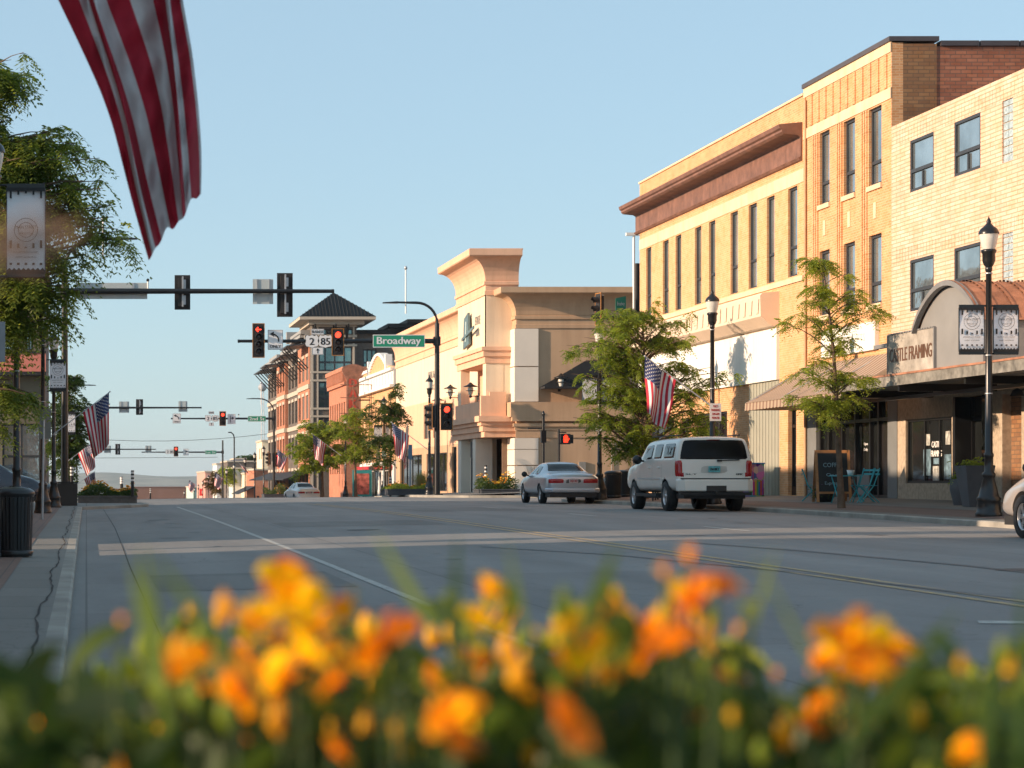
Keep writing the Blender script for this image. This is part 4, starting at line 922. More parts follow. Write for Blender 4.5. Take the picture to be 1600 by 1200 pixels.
def make_tree(name, label, base, top_px, clumps, D, leaf, seed, droop=.5, down=0, trunk_r=.09, nf=60, fl=.28, ll=.075, lw=.022, pairs=6, dspread=1.0, group=None, lean=0, split=.35):
    rng = np.random.default_rng(seed); s = F / D
    bx, by = base; z0_ = gz((bx - VX) / s, D) - .03; root = Vector(((bx - VX) / s, D, z0_))
    t = thing(name, label, 'tree', root, group=group)
    cl = [(Vector(((x - VX) / s, D, (VY - y) / s + ZE)) - root, rx / s, ry / s, w) for x, y, rx, ry, w in clumps]
    top = Vector(((top_px[0] - VX) / s, D, (VY - top_px[1]) / s + ZE)) - root
    tr = MB(); N_ = 8; path = []
    for i in range(N_ + 1):
        q = i / N_; path.append(Vector((top.x * q ** 1.3 + .03 * math.sin(5 * q + seed), .04 * math.sin(7 * q), top.z * q)))
    rad = [trunk_r * (1.25 if i == 0 else 1 - .82 * i / N_) for i in range(N_ + 1)]; tr.tube(path, rad, 8)
    tr.build('trunk', BARK, t)
    lb = MB(); lf = MB(); PP = []; DD = []
    def bez(a, b, sag, n=5): return [a.lerp(b, i / n) + Vector((0, 0, sag * 4 * (i / n) * (1 - i / n))) for i in range(n + 1)]
    for c, rx, ry, w in cl:
        k = max(2, int(w * 2.2))
        for j in range(k):
            off = Vector((rng.normal(0, rx * .56), rng.normal(0, (rx + ry) * .36 * dspread), rng.normal(0, ry * .46)))
            e = c + off
            h = min(top.z * .97, max(top.z * split, e.z - (.25 + .5 * rng.random()) * (Vector((e.x, e.y, 0)) - Vector((top.x * .5, 0, 0))).length))
            q = h / top.z; a = path[min(N_ - 1, int(q * N_))].lerp(path[min(N_, int(q * N_) + 1)], (q * N_) % 1)
            limb = bez(a, e, .12 * (e - a).length); r0 = max(.008, trunk_r * .42 * (1 - q * .7))
            lb.tube(limb, [r0 * (1 - .85 * i / 5) for i in range(6)], 5, False)
            m = max(3, int(nf * w / k / 9))
            for _ in range(m):
                tt = rng.uniform(.45, 1.0); i = min(4, int(tt * 5)); p = limb[i].lerp(limb[i + 1], tt * 5 - i)
                d = Vector((rng.normal(), rng.normal(), rng.normal() * .5 + .1)).normalized(); sl_ = rng.uniform(.25, .75) * min(rx, 1.2 * ry + .2)
                e2 = p + d * sl_ - Vector((0, 0, .15 * sl_)); tw = bez(p, e2, .08 * sl_, 3); lb.tube(tw, [.008, .006, .004, .002], 3, False)
                for _k in range(9):
                    u = rng.uniform(.15, 1); i2 = min(2, int(u * 3)); pt = tw[i2].lerp(tw[i2 + 1], u * 3 - i2)
                    PP.append(pt); dd = Vector((d.x + rng.normal() * .8, d.y + rng.normal() * .8, rng.normal() * .35 - .1)).normalized(); DD.append(dd)
    DD = np.array([tuple(p) for p in DD]); DD[:, 2] -= down; DD /= np.linalg.norm(DD, axis=1)[:, None]
    fronds(lf, np.array([tuple(p) for p in PP]), DD, fl, rng, pairs, lw, ll, droop)
    lb.build('limbs', BARK, t); lf.build('crown', leaf, t)
    return t
make_tree('young_tree', 'slim young tree with airy light green leaves in front of the striped awning', (1317, 790), (1285, 405),
  [(1265, 412, 22, 16, 2), (1300, 425, 25, 22, 2), (1255, 455, 26, 20, 2.4), (1290, 470, 28, 26, 2.6), (1355, 450, 16, 22, 1.6), (1350, 500, 28, 18, 2), (1245, 500, 22, 14, 1.4), (1275, 520, 26, 22, 2.2), (1320, 540, 26, 16, 2),
   (1255, 570, 30, 18, 2.2), (1295, 590, 26, 24, 2.4), (1335, 590, 26, 22, 2.4), (1265, 625, 28, 14, 2), (1310, 630, 30, 12, 2), (1345, 620, 18, 10, 1), (1285, 650, 26, 9, 1)], 53, LEAFY, 11, .5, .05, .085, nf=34, fl=.27, ll=.095, lw=.018, split=.3)
make_tree('street_tree', 'broad spreading green street tree behind the flag and the white sport utility vehicle', (1008, 782), (1005, 500),
  [(1000, 487, 38, 16, 4), (965, 510, 36, 22, 5), (1030, 515, 40, 22, 5), (925, 525, 32, 22, 4.5), (1065, 530, 30, 18, 4), (900, 540, 22, 16, 3), (960, 555, 45, 22, 5), (920, 590, 34, 22, 4), (1010, 570, 40, 14, 2),
   (960, 610, 42, 20, 5), (1090, 575, 36, 16, 4.5), (1125, 590, 16, 14, 1.6), (1080, 610, 36, 18, 3.5), (1000, 625, 42, 20, 5), (920, 640, 26, 14, 3), (950, 655, 40, 16, 4.5), (1090, 640, 34, 22, 4), (1050, 660, 34, 18, 3.5), (985, 680, 42, 18, 5.5), (1100, 670, 24, 14, 2), (930, 680, 16, 12, 1), (965, 705, 26, 12, 2.2)], 73, LEAF, 5, .55, .15, .13, nf=70, fl=.3, ll=.11, lw=.028, split=.22)
make_tree('street_tree', 'large overhanging green tree at the left edge with drooping fern-like leaves', (-70, 830), (-60, 90),
  [(5, 100, 30, 26, 4), (25, 130, 24, 26, 4), (-40, 150, 50, 60, 4), (0, 190, 30, 20, 2.4), (30, 225, 40, 14, 3.4), (90, 215, 34, 16, 3.6), (130, 235, 34, 22, 3.6), (60, 265, 50, 18, 5.5), (10, 270, 40, 24, 5), (150, 265, 16, 22, 1.8), (110, 300, 36, 16, 3.6), (150, 330, 28, 18, 3.4), (90, 325, 28, 14, 3.6), (180, 350, 20, 14, 2), (205, 382, 7, 16, .9), (20, 345, 40, 28, 5.5), (60, 385, 42, 18, 5.2), (110, 405, 34, 18, 4.4), (20, 430, 42, 26, 5.6), (75, 440, 38, 22, 4.8), (120, 450, 20, 20, 2), (30, 490, 40, 22, 4.4), (72, 495, 22, 14, 2), (10, 530, 24, 14, 1.6), (22, 600, 16, 10, .9), (30, 622, 22, 12, 1.8), (50, 615, 12, 10, .9), (8, 665, 16, 14, 1.2)],
  35.6, LEAFL, 3, .75, .2, .15, nf=62, fl=.38, ll=.105, lw=.022, pairs=7, dspread=1.3, split=.3)
make_tree('street_tree', 'dark green tree on the left beyond the first cross street behind the hanging flags', (104, 792), (104, 590),
  [(108, 600, 24, 22, 5), (120, 620, 20, 22, 4), (100, 640, 28, 28, 6), (122, 660, 18, 26, 4.5), (98, 690, 28, 30, 6), (124, 700, 14, 22, 3), (105, 730, 26, 20, 4)], 108, LEAFD, 9, .5, .1, .13, nf=60, fl=.4, ll=.2, lw=.05, pairs=4)
make_tree('street_tree', 'round green street tree in front of the apartment tower, left of the other two', (503, 779), (505, 655),
  [(510, 658, 22, 14, 3), (480, 675, 26, 18, 4), (530, 672, 24, 18, 4), (500, 690, 36, 16, 5), (465, 700, 18, 16, 3), (540, 700, 22, 16, 3.4), (500, 715, 34, 14, 4.5), (475, 722, 22, 12, 2.4), (525, 722, 22, 12, 2)], 165, LEAF, 21, .5, .1, .15, nf=60, fl=.45, ll=.24, lw=.07, pairs=4)
make_tree('street_tree', 'loose green street tree before the pale yellow shop, middle of the three far trees', (556, 778), (555, 640),
  [(553, 645, 16, 12, 2.2), (575, 660, 20, 14, 2.4), (540, 672, 18, 16, 2.4), (562, 690, 22, 14, 3.2), (580, 705, 18, 14, 2.4), (548, 715, 18, 10, 2)], 150, LEAF, 22, .5, .1, .12, nf=48, fl=.42, ll=.22, lw=.06, pairs=4)
make_tree('street_tree', 'darker green street tree beside the far street lamp, right of the three far trees', (610, 776), (610, 615),
  [(625, 612, 10, 10, 1.4), (590, 632, 28, 8, 2.4), (618, 640, 14, 14, 2.6), (600, 655, 24, 12, 2.6), (628, 655, 10, 14, 1.6), (590, 690, 26, 12, 3.2), (615, 690, 22, 14, 3), (600, 715, 22, 12, 2.4)], 131, LEAFD, 23, .5, .1, .12, nf=52, fl=.38, ll=.19, lw=.05, pairs=4)
make_tree('street_tree', 'small autumn tinted tree before the pink far building', (335, 785), (336, 740), [(335, 742, 8, 8, 3), (333, 755, 8, 8, 3), (340, 765, 8, 6, 2)], 330, leafmat('brownish_leaves', (.12, .06, .02), (.14, .11, .03)), 24, .5, 0, .1, nf=36, fl=.6, ll=.4, lw=.12, pairs=3)
make_tree('street_tree', 'small green tree behind the first street sign far down the road', (354, 785), (356, 728), [(352, 732, 8, 8, 3), (362, 740, 8, 10, 3), (356, 752, 8, 8, 2)], 320, LEAFY, 25, .5, 0, .1, nf=36, fl=.6, ll=.4, lw=.12, pairs=3)
make_tree('street_tree', 'dark evergreen above the brown flat roofed far building', (394, 780), (394, 712), [(390, 716, 12, 8, 4), (400, 712, 7, 9, 3)], 400, LEAFD, 26, .5, 0, .1, nf=36, fl=.8, ll=.5, lw=.15, pairs=3)

# ================================================================ street furniture
def lampmeshes():
    a = MB(); a.lathe([(.26, 0), (.27, .06), (.24, .1), (.22, .3), (.245, .36), (.2, .42), (.17, .55), (.11, .78), (.13, .82), (.13, .88), (.085, .92), (.082, 1.2), (.095, 1.22), (.095, 1.28), (.075, 1.3), (.055, 5.0), (.07, 5.02), (.07, 5.08), (.055, 5.1)], n=16)
    h = MB(); h.lathe([(.06, 5.08), (.1, 5.14), (.125, 5.22), (.125, 5.36), (.15, 5.4), (.15, 5.44), (.1, 5.45)], n=16)
    gl = MB(); gl.lathe([(.12, 5.45), (.15, 5.55), (.18, 5.72), (.18, 5.76)], n=16)
    c = MB(); c.lathe([(.2, 5.76), (.2, 5.79), (.17, 5.86), (.09, 5.93), (.045, 5.98), (.05, 6.02), (.02, 6.08), (.0, 6.14)], n=16)
    return a, h, gl, c
LG = M('lamp_globe', (.62, .60, .54), .25, .1, 5)
def lamp(x, D, label, X=None):
    X = (x - VX) * D / F if X is None else X
    t = thing('street_lamp', label, 'street lamp', (X, D, gz(X, D)), group='ornamental lamps along both pavements')
    if 'lamp' not in KIDS:
        a, h, gl, c = lampmeshes(); KIDS['lamp'] = [a.build('pole', BLACK, t), h.build('fitter', BLACK, t), gl.build('globe', LG, t), c.build('cap', BLACK, t)]
        k = MB(); 
        for z in (4.95, 3.28, 2.5): k.lathe([(.08, z), (.08, z + .02)], n=10)
        KIDS['lamp'].append(k.build('strap', GALV, t))
    else:
        for m in KIDS['lamp']: o = m.copy(); C.objects.link(o); o.parent = t
    return t
def banner(X, D, side, label, zb=None, back=False, w=.5, h=.98):
    zb = gz(X, D) + (3.32 if zb is None else zb)
    t = thing('street_banner', label, 'banner', (X, D, zb), group='white festival banners on lamp poles')
    t.scale = (side, 1, 1) if False else (1, 1, 1)
    k = MB(); x0, x1 = (.1, .1 + w) if side > 0 else (-.1 - w, -.1)
    n = 6
    for i in range(n):
        za, zb_ = .04 + (h - .08) * i / n, .04 + (h - .08) * (i + 1) / n; b = lambda z: -.012 * math.sin(z * 5 + X)
        k.add([(x0, b(za), za), (x1, b(za) + .01, za), (x1, b(zb_) + .01, zb_), (x0, b(zb_), zb_)], [(0, 1, 2, 3)], True)
    cl = k.build('cloth', M('banner_white', (.86, .86, .88), .8, .05, 3), t)
    k = MB(); xs = x1 - x0
    k.box(x0, x1, -.03, -.02, h - .09, h - .04); k.box(x0, x1, -.03, -.02, .04, .09)
    for i in range(5):
        u = x0 + xs * (.1 + .2 * i)
        k.box(u - .014, u + .014, -.03, -.021, h - .09 - (.10, .05, .03, .05, .10)[i], h - .091)
        k.box(u - .018, u + .018, -.03, -.021, .16, .19)
        k.box(u - .016, u + .016, -.03, -.021, .40, .40 + (.11, .06, .02, .07, .11)[i])
    for r in (.17, .11):
        for i in range(24):
            a, b2 = 2 * math.pi * i / 24, 2 * math.pi * (i + 1) / 24; cx_, cz_ = (x0 + x1) / 2, .66
            k.add([(cx_ + r * math.cos(a), -.027, cz_ + r * math.sin(a)), (cx_ + r * math.cos(b2), -.027, cz_ + r * math.sin(b2)), (cx_ + (r - .007) * math.cos(b2), -.027, cz_ + (r - .007) * math.sin(b2)), (cx_ + (r - .007) * math.cos(a), -.027, cz_ + (r - .007) * math.sin(a))], [(0, 1, 2, 3)])
    for i in range(8): k.add([(x0 + xs * i / 8, -.028, .085), (x0 + xs * (i + .5) / 8, -.028, .12), (x0 + xs * (i + 1) / 8, -.028, .085)], [(0, 1, 2)])
    if not back:
        text(k, 'MAIN STREET', .3, .045, ((x0 + x1) / 2, -.03, .70)); text(k, 'WILLISTON', .2, .03, ((x0 + x1) / 2, -.03, .61)); text(k, 'DOWNTOWN MARKET', .36, .028, ((x0 + x1) / 2, -.03, .34)); text(k, 'EVERY WEEKEND', .3, .022, ((x0 + x1) / 2, -.03, .27))
    k.build('print', BLACKM, cl)
    k = MB(); k.tube([(0, .02, h), ((x0, x1)[side > 0], .02, h)], .02, 6); k.tube([(0, .02, 0), ((x0, x1)[side > 0], .02, 0)], .02, 6); k.box(x0, x1, -.02, .03, h - .045, h + .02); k.box(x0, x1, -.02, .03, -.01, .045); k.box(x0 - .012, x0, -.01, .02, .04, h - .04); k.box(x1, x1 + .012, -.01, .02, .04, h - .04); k.build('bracket', BLACK, t)
    return t
L1 = lamp(1545, 44.4, 'black lamp with two white banners in front of the framing shop'); X = L1.location.x
banner(X, 44.4, -1, 'white banner on the left of the lamp before the framing shop'); banner(X, 44.4, 1, 'white banner on the right of the lamp before the framing shop')
X2 = (1113 - VX) * 61.9 / F; lamp(1113, 61.9, 'black lamp behind the white sport utility vehicle with a flag and a parking sign')
X3 = (937 - VX) * 75.5 / F; lamp(937, 75.5, 'black lamp buried in the big street tree beside the bike racks')
banner(X3, 75.5, -1, 'white banner half hidden in leaves beside the beige wall'); banner(X3, 75.5, 1, 'white banner hidden behind the big street tree')
lamp(-14, 31, 'black lamp at the left edge of the frame with the largest banner'); banner((0 - VX) * 31 / F, 31, 1, 'large white banner among tree leaves at the upper left', zb=2.0 + 2.0, w=.54, h=1.3)
lamp(26, 45, 'black lamp rising behind the slatted litter bin on the left'); lamp(67, 64, 'black lamp to the left of the grey sign post'); 
lamp(84, 75, 'black lamp whose globe shows above the small white banner on the left'); banner((73 - VX) * 68 / F, 68, 1, 'small white banner on the left side below a lamp globe', zb=3.75)
banner((96 - VX) * 95 / F, 95, 1, 'tiny white banner beyond the left-hand signal pole', zb=2.9)
lamp(671, 111, 'black lamp beside the first far signal pole with a small flag'); lamp(600, 133, 'black lamp in front of the pale yellow shop'); lamp(540, 158, 'black lamp between the middle and left far trees')
banner((600 - VX) * 133 / F, 133, -1, 'far banner left of the lamp before the pale yellow shop'); banner((600 - VX) * 133 / F, 133, 1, 'far banner right of the lamp before the pale yellow shop')
for x, D, l in ((412, 217, 'black lamp standing just left of the second far signal'), (398, 235, 'far lamp with a drooping flag, third from the apartment block'), (383, 252, 'far lamp carrying a pair of banner arms before the white shop'), (354, 300, 'distant lamp beside the green tree'), (366, 276, 'distant lamp close to the curved luminaire pole'), (326, 330, 'distant lamp before the pink building'), (317, 365, 'distant lamp near the red store sign, right one'), (310, 395, 'distant lamp near the red store sign, left one'), (304, 430, 'farthest lamp but one on the right side'), (288, 480, 'farthest lamp at the foot of the hills')):
    lamp(x, D, l)
# signs on posts
def plate(mb, w, h, x=0, z=0, y=0, t=.012): return mb.box(x - w / 2, x + w / 2, y, y + t, z - h / 2, z + h / 2)
t = thing('parking_sign', 'white parking sign with red letters on the lamp behind the white vehicle', 'sign', PX(1118, 644, 61.7))
k = MB(); plate(k, .32, .5); k.build('plate', M('sign_white', (.72, .68, .66), .5, .06, 4), t); k = MB()
for i, (s_, w_) in enumerate((('NO', .12), ('PARKING', .24), ('2AM-6AM', .2), ('MON-FRI', .2))): text(k, s_, w_, .07, (0, -.004, .17 - .11 * i), bold=.003)
k.build('lettering', M('sign_red_text', (.5, .05, .04), .5), t)
t = thing('parking_sign', 'white and green parking limit sign beside the big tree', 'sign', PX(937, 663, 75.3))
k = MB(); plate(k, .32, .46); k.build('plate', M('sign_white', (.72, .68, .66), .5, .06, 4), t); k = MB()
for i, (s_, w_) in enumerate((('2 HOUR', .24), ('PARKING', .24), ('8AM-5PM', .2))): text(k, s_, w_, .07, (0, -.004, .13 - .12 * i), bold=.003)
k.build('lettering', M('sign_green_text', (.02, .25, .12), .5), t)
t = thing('sign_post', 'grey sign seen edge-on on a metal post on the left sidewalk', 'sign', ((66 - VX) * 55 / F - .0, 55, gz(-1, 55) - .0))
k = MB(); k.tube([(0, 0, 0), (.04, 0, 2.6)], .035, 6); k.build('post', GALV, t); k = MB(); k.prism([(-.07, -.05, 2.05), (.22, .1, 2.05), (.22, .1, 2.8), (-.07, -.05, 2.8)], (.0, .015, 0)); k.build('plate', M('dull_sign_back', (.13, .13, .11), .6), t)
t = thing('road_sign', 'plain grey sign panel at the very left edge under the tree', 'sign', PX(-2, 534, 27))
k = MB(); plate(k, .16, .5); k.tube([(-.02, .03, -3), (-.02, .03, .2)], .03, 6); k.build('plate', M('grey_plate', (.3, .31, .33), .5), t)
for x, D, l in ((596 + 45, 120, 'blue accessible parking sign beside the far flag'), (600, 131.8, 'small pale sign on the lamp before the pale yellow shop')):
    t = thing('parking_sign', l, 'sign', PX(x, 706 if x > 620 else 711, D)); k = MB(); plate(k, .3 if x < 620 else .22, .45 if x < 620 else .8); k.tube([(0, .03, -2.2), (0, .03, .2)], .03, 6); k.build('plate', M('blue_plate', (.10, .22, .35), .5) if x > 620 else M('pale_plate', (.35, .45, .48), .5), t)

RL = M('red_light_lens', (.9, .04, .02), .3, 0, 1, em=2.6, emc=(1, .045, .02)); DL = M('dark_lens', (.03, .02, .02), .2)
BRD = M('backplate_border', (.38, .16, .03), .5)
def signal(loc, label, n=3, rot=0, lit=True, arrow=False, back=False, plate_=True, scale=1, group='vehicle signal heads'):
    key = ('sig', n, lit, arrow, back, plate_)
    t = thing('traffic_signal', label, 'traffic light', loc, rot, group, scale)
    if key in KIDS:
        for m in KIDS[key]: 
            o = m.copy(); C.objects.link(o); o.parent = t
            for ch in [q for q in bpy.data.objects if q.parent == m]: p = ch.copy(); C.objects.link(p); p.parent = o
        return t
    H = .355 * n; ks = []
    k = MB(); k.box(-.17, .17, 0, .2, -H / 2, H / 2); hs = k.build('housing', BLACKM, t); ks.append(hs)
    if plate_:
        k = MB(); k.box(-.3, .3, .02, .035, -H / 2 - .13, H / 2 + .13); ks.append(k.build('backplate', BLACKM, t))
        k = MB(); a, b = .3, H / 2 + .13
        for q in ((-a, -a + .035, -b, b), (a - .035, a, -b, b), (-a + .035, a - .035, b - .035, b), (-a + .035, a - .035, -b, -b + .035)): k.box(q[0], q[1], .008, .0185, q[2], q[3])
        ks.append(k.build('plate_border', BRD, t))
    for i in range(n):
        z = H / 2 - .1775 - .355 * i; on = lit and i == 0
        k = MB()
        if on and arrow:
            for q in ([(-.13, z), (.13, z)], [(-.13, z), (-.02, z + .11)], [(-.13, z), (-.02, z - .11)]): k.tube([(q[0][0], -.02, q[0][1]), (q[1][0], -.02, q[1][1])], .026, 5)
            k.mi = 1; k.lathe([(.15, 0), (.14, -.006)], (0, 0, z), 20, 'y', False); l = k.build('lens', [RL, DL], t)
        else: k.lathe([(.15, 0), (.12, -.03), (.06, -.045), (.0, -.05)], (0, 0, z), 20, 'y'); l = k.build('lens', RL if on else DL, t)
        ks.append(l)
        k = MB(); vs = []; m_ = 16
        for j in range(m_ + 1):
            a = math.pi * (-.15 + 1.3 * j / m_); vs += [(.155 * math.cos(a), 0, z + .155 * math.sin(a)), (.155 * math.cos(a), -.24 if math.sin(a) > .2 else -.14, z + .155 * math.sin(a) - .02)]
        k.add(vs, [(2 * j, 2 * j + 1, 2 * j + 3, 2 * j + 2) for j in range(m_)], True); ks.append(k.build('visor', BLACKM, t))
    k = MB(); k.box(-.03, .03, .21, .26, -H / 2 - .03, H / 2 + .06); k.box(-.12, .0, .2, .215, H / 2 - .4, H / 2 - .06); k.box(-.12, .0, .2, .215, -H / 2 + .05, -H / 2 + .4); ks.append(k.build('mounting_bracket', GALV, t))
    KIDS[key] = ks; return t
def mastarm(name, label, px, D, y_arm, x_end, y_top, lum_end=None, r=.14, base_px=None):
    s = F / D; X = (px - VX) / s; zb = gz(X, D) if -3 < X < 30 else rz(X, D)
    t = thing(name, label, 'signal pole', (X, D, zb)); za = (VY - y_arm) / s + ZE - zb; xe = (x_end - px) / s; zt = (VY - y_top) / s + ZE - zb
    k = MB()
    if lum_end:
        zl = (VY - lum_end[1]) / s + ZE - zb; xl = (lum_end[0] - px) / s; sg = 1 if xl > 0 else -1
        k.tube([(0, 0, 0), (0, 0, .05)], r * 1.9, 12); k.tube([(0, 0, .05), (0, 0, zt)], [r, r * .75], 12); p = k.build('pole', BLACK, t)
        k = MB(); rr = zl - zt
        k.tube([(0, 0, zt - .1), (0, 0, zt)] + [(sg * rr * (1 - math.cos(a)), 0, zt + rr * math.sin(a)) for a in [math.pi / 2 * i / 8 for i in range(1, 9)]] + [(xl * .8, 0, zl + .02)], [r * .45] * 10 + [r * .3], 8)
        k.build('luminaire_arm', BLACK, t); k = MB(); k.add([(xl, -.1, zl - .03), (xl * .72, -.12, zl - .04), (xl * .72, .12, zl - .04), (xl, .1, zl - .03), (xl, -.08, zl + .02), (xl * .72, -.08, zl + .07), (xl * .72, .08, zl + .07), (xl, .08, zl + .02)], [(0, 1, 2, 3), (4, 5, 6, 7), (0, 1, 5, 4), (1, 2, 6, 5), (2, 3, 7, 6), (3, 0, 4, 7)]); k.build('luminaire', BLACK, t)
    else:
        k.tube([(0, 0, 0), (0, 0, .05)], r * 1.9, 12); k.tube([(0, 0, .05), (0, 0, zt)], [r, r * .75], 12); k.build('pole', BLACK, t)
    k = MB(); k.tube([(0, 0, za), (xe, 0, za + .0)], [r * .85, r * .5], 10); k.tube([(xe * .995, 0, za), (xe * 1.0 + (.05 if xe > 0 else -.05), 0, za)], r * .55, 8); k.build('mast_arm', BLACK, t)
    k = MB(); k.lathe([(r * 1.15, za - .22), (r * 1.15, za + .22)], n=12); k.box(-r * 1.2 if xe < 0 else 0, 0 if xe < 0 else r * 1.2, -r * .9, r * .9, za - .2, za + .2); k.build('clamp', BLACKM, t)
    return t
GREEN = M('sign_green', (.01, .27, .16), .4, .05, 3); SWH = M('sign_reflective_white', (.74, .75, .76), .4, .04, 4); SGR = M('sign_back_aluminium', (.44, .50, .51), .6, .08, 3)
def sname(cx, cy, D, w_px, h_px, s_, label):
    s = F / D; t = thing('street_name_sign', label, 'sign', PX(cx, cy, D)); t.location.y -= .28
    w, h = w_px / s, h_px / s; k = MB(); plate(k, w, h); k.build('plate', SWH, t); k = MB(); plate(k, w * .975, h * .88, y=-.004, t=.003); k.build('field', GREEN, t)
    k = MB(); text(k, s_, w * .84, h * (.74 if 'y' in s_ else .55), (0, -.009, -.03 if 'y' in s_ else 0), bold=w * .006); k.build('lettering', SWH, t); return t
def ssign(cx, cy, D, w, h, label, kind='arrow', back=False):
    t = thing('road_sign', label, 'sign', PX(cx, cy, D)); t.location.y += -.26 if not back else .17
    k = MB(); plate(k, w, h); k.build('plate', SGR if back else SWH, t)
    if back:
        k = MB(); k.box(-w * .32, -w * .28, -.03, -.001, -h / 2, h / 2); k.box(w * .28, w * .32, -.03, -.001, -h / 2, h / 2); k.build_each('back_rail', GALV, t); return t
    k = MB()
    e = .012
    for q in ((-w / 2 + e, w / 2 - e, h / 2 - 2 * e, h / 2 - e), (-w / 2 + e, w / 2 - e, -h / 2 + e, -h / 2 + 2 * e), (-w / 2 + e, -w / 2 + 2 * e, -h / 2 + 2 * e, h / 2 - 2 * e), (w / 2 - 2 * e, w / 2 - e, -h / 2 + 2 * e, h / 2 - 2 * e)): k.box(q[0], q[1], -.004, -.001, q[2], q[3])
    if kind in ('arrow',):
        pts = [Vector((.16, -.008, -.08)), Vector((.155, -.008, .05)), Vector((.1, -.008, .14)), Vector((0, -.008, .22)), Vector((-.08, -.008, .25))]
        pts = [Vector((p.x * w / .75, p.y, p.z * h / .9)) for p in pts]; k.tube(pts, .035 * w / .75, 4); a = .2 * w / .75
        k.add([(-.27 * w / .75, -.02, .27 * h / .9), (-.08 * w / .75, -.02, .37 * h / .9), (-.07 * w / .75, -.02, .13 * h / .9)], [(0, 1, 2)]); text(k, 'ONLY', w * .72, h * .15, (0, -.01, -h * .33), bold=.006)
    if kind == 'up': k.box(-.02, .02, -.01, -.002, -h * .3, h * .2); k.add([(-.09, -.01, h * .08), (.09, -.01, h * .08), (0, -.01, h * .36)], [(0, 1, 2)])
    if kind == 'right': k.box(-w * .2, -w * .12, -.01, -.002, -h * .35, h * .35); k.add([(w * .35, -.01, h * .1), (w * .05, -.01, h * .25), (w * .05, -.01, -.05 * h)], [(0, 1, 2)]); k.box(-w * .12, w * .1, -.01, -.002, h * .06, h * .13)
    if kind == 'text': text(k, 'BUSINESS', w * .85, h * .5, (0, -.006, 0), bold=.004)
    k.build('symbol', BLACKM, t); return t
def shield(cx, cy, D, w, h, num, label):
    t = thing('route_shield', label, 'sign', PX(cx, cy, D)); t.location.y -= .26
    k = MB(); sh = [(-.5, .28), (-.38, .5), (-.2, .42), (0, .5), (.2, .42), (.38, .5), (.5, .28), (.44, .05), (.5, -.2), (.42, -.38), (.2, -.42), (0, -.5), (-.2, -.42), (-.42, -.38), (-.5, -.2), (-.44, .05)]
    k.prism([(a * w, -.006, b * h) for a, b in sh], (0, .012, 0)); k.build('plate', SWH, t); k = MB(); k.prism([(a * w * 1.07, .01, b * h * 1.07) for a, b in sh], (0, .008, 0)); k.build('edge', BLACKM, t)
    k = MB(); text(k, num, w * (.36 if len(num) == 1 else .68), h * .55, (0, -.01, 0), bold=.014 * w / .7); k.build('number', BLACKM, t)
# first intersection
mastarm('signal_mast', 'black signal mast on the near left corner with a long arm over the street', 101, 83, 455, 520, 420, (215, 373), r=.145)
signal(PX(285, 457, 83 + .38), 'three-lamp signal seen from behind on the nearest arm, left one', 3, R(180), False)
signal(PX(445, 461, 83 + .38), 'four-lamp signal seen from behind near the tip of the nearest arm', 4, R(180), False)
ssign(411.5, 455, 83, .78, .95, 'blank back of a square sign between the two signals on the nearest arm', back=True)
ssign(174, 454, 83, 2.75, .62, 'long blank back of a street name sign next to the near left mast', back=True)
def camnub(x, y, D, label, h=.3):
    t = thing('detector_camera', label, 'camera', PX(x, y, D)); k = MB(); k.tube([(0, 0, 0), (0, 0, h)], .03, 6); k.build('stem', WHITE, t); k = MB(); k.tube([(0, -.05, h), (0, .1, h)], .06, 8); k.build('housing', BLACKM, t)
camnub(231, 452, 83, 'small detector camera standing on the nearest mast arm', .35)
def rod(x, y0, y1, D, label):
    t = thing('antenna_rod', label, 'antenna', PX(x, y1, D)); s = F / D; k = MB(); k.tube([(0, 0, 0), (0, 0, (y1 - y0) / s)], .035, 8); k.build('rod', WHITE, t); k = MB(); k.lathe([(.0, 0), (.07, .04), (.08, .14), (.03, .2)], (0, 0, (y1 - y0) / s)); k.build('head', GALV, t)
rod(161, 346, 402, 83, 'white sensor rod crossing the luminaire arm above the near left mast')
rod(634, 422, 490, 106, 'white sensor rod crossing the luminaire arm of the Broadway mast')
rod(408, 600, 632, 199, 'white sensor rod on the luminaire arm of the second mast')
mastarm('signal_mast', 'black signal mast on the far right corner carrying the Broadway sign', 683, 106, 533, 373, 505, (598, 473), r=.15)
signal(PX(404, 532, 106 - .3), 'four-lamp signal with red left arrow at the tip of the Broadway arm', 4, 0, True, True)
signal(PX(528, 534.5, 106 - .3), 'signal showing round red light in the middle of the Broadway arm', 3)
ssign(429.5, 531.5, 106, .74, .97, 'left turn only sign beside the red arrow signal')
shield(486.5, 534, 106, .64, .62, '2', 'left-hand nearest route shield, numbered two, on the Broadway arm'); shield(507.5, 534, 106, .66, .62, '85', 'right-hand nearest route shield, numbered eighty-five, on the Broadway arm')
ssign(495.5, 519, 106, .62, .28, 'small business route plate above the two nearest route shields', 'text'); ssign(495.5, 549, 106, .56, .36, 'small up arrow plate below the two nearest route shields', 'up')
sname(622, 533.5, 106, 81, 20, 'Broadway', 'green street sign reading Broadway')
signal(PX(698, 651, 105.8), 'red signal mounted low on the right of the Broadway mast', 3); signal(PX(672, 651, 105.9), 'unlit side-facing signal mounted low on the left of the Broadway mast', 3, R(-80), False)
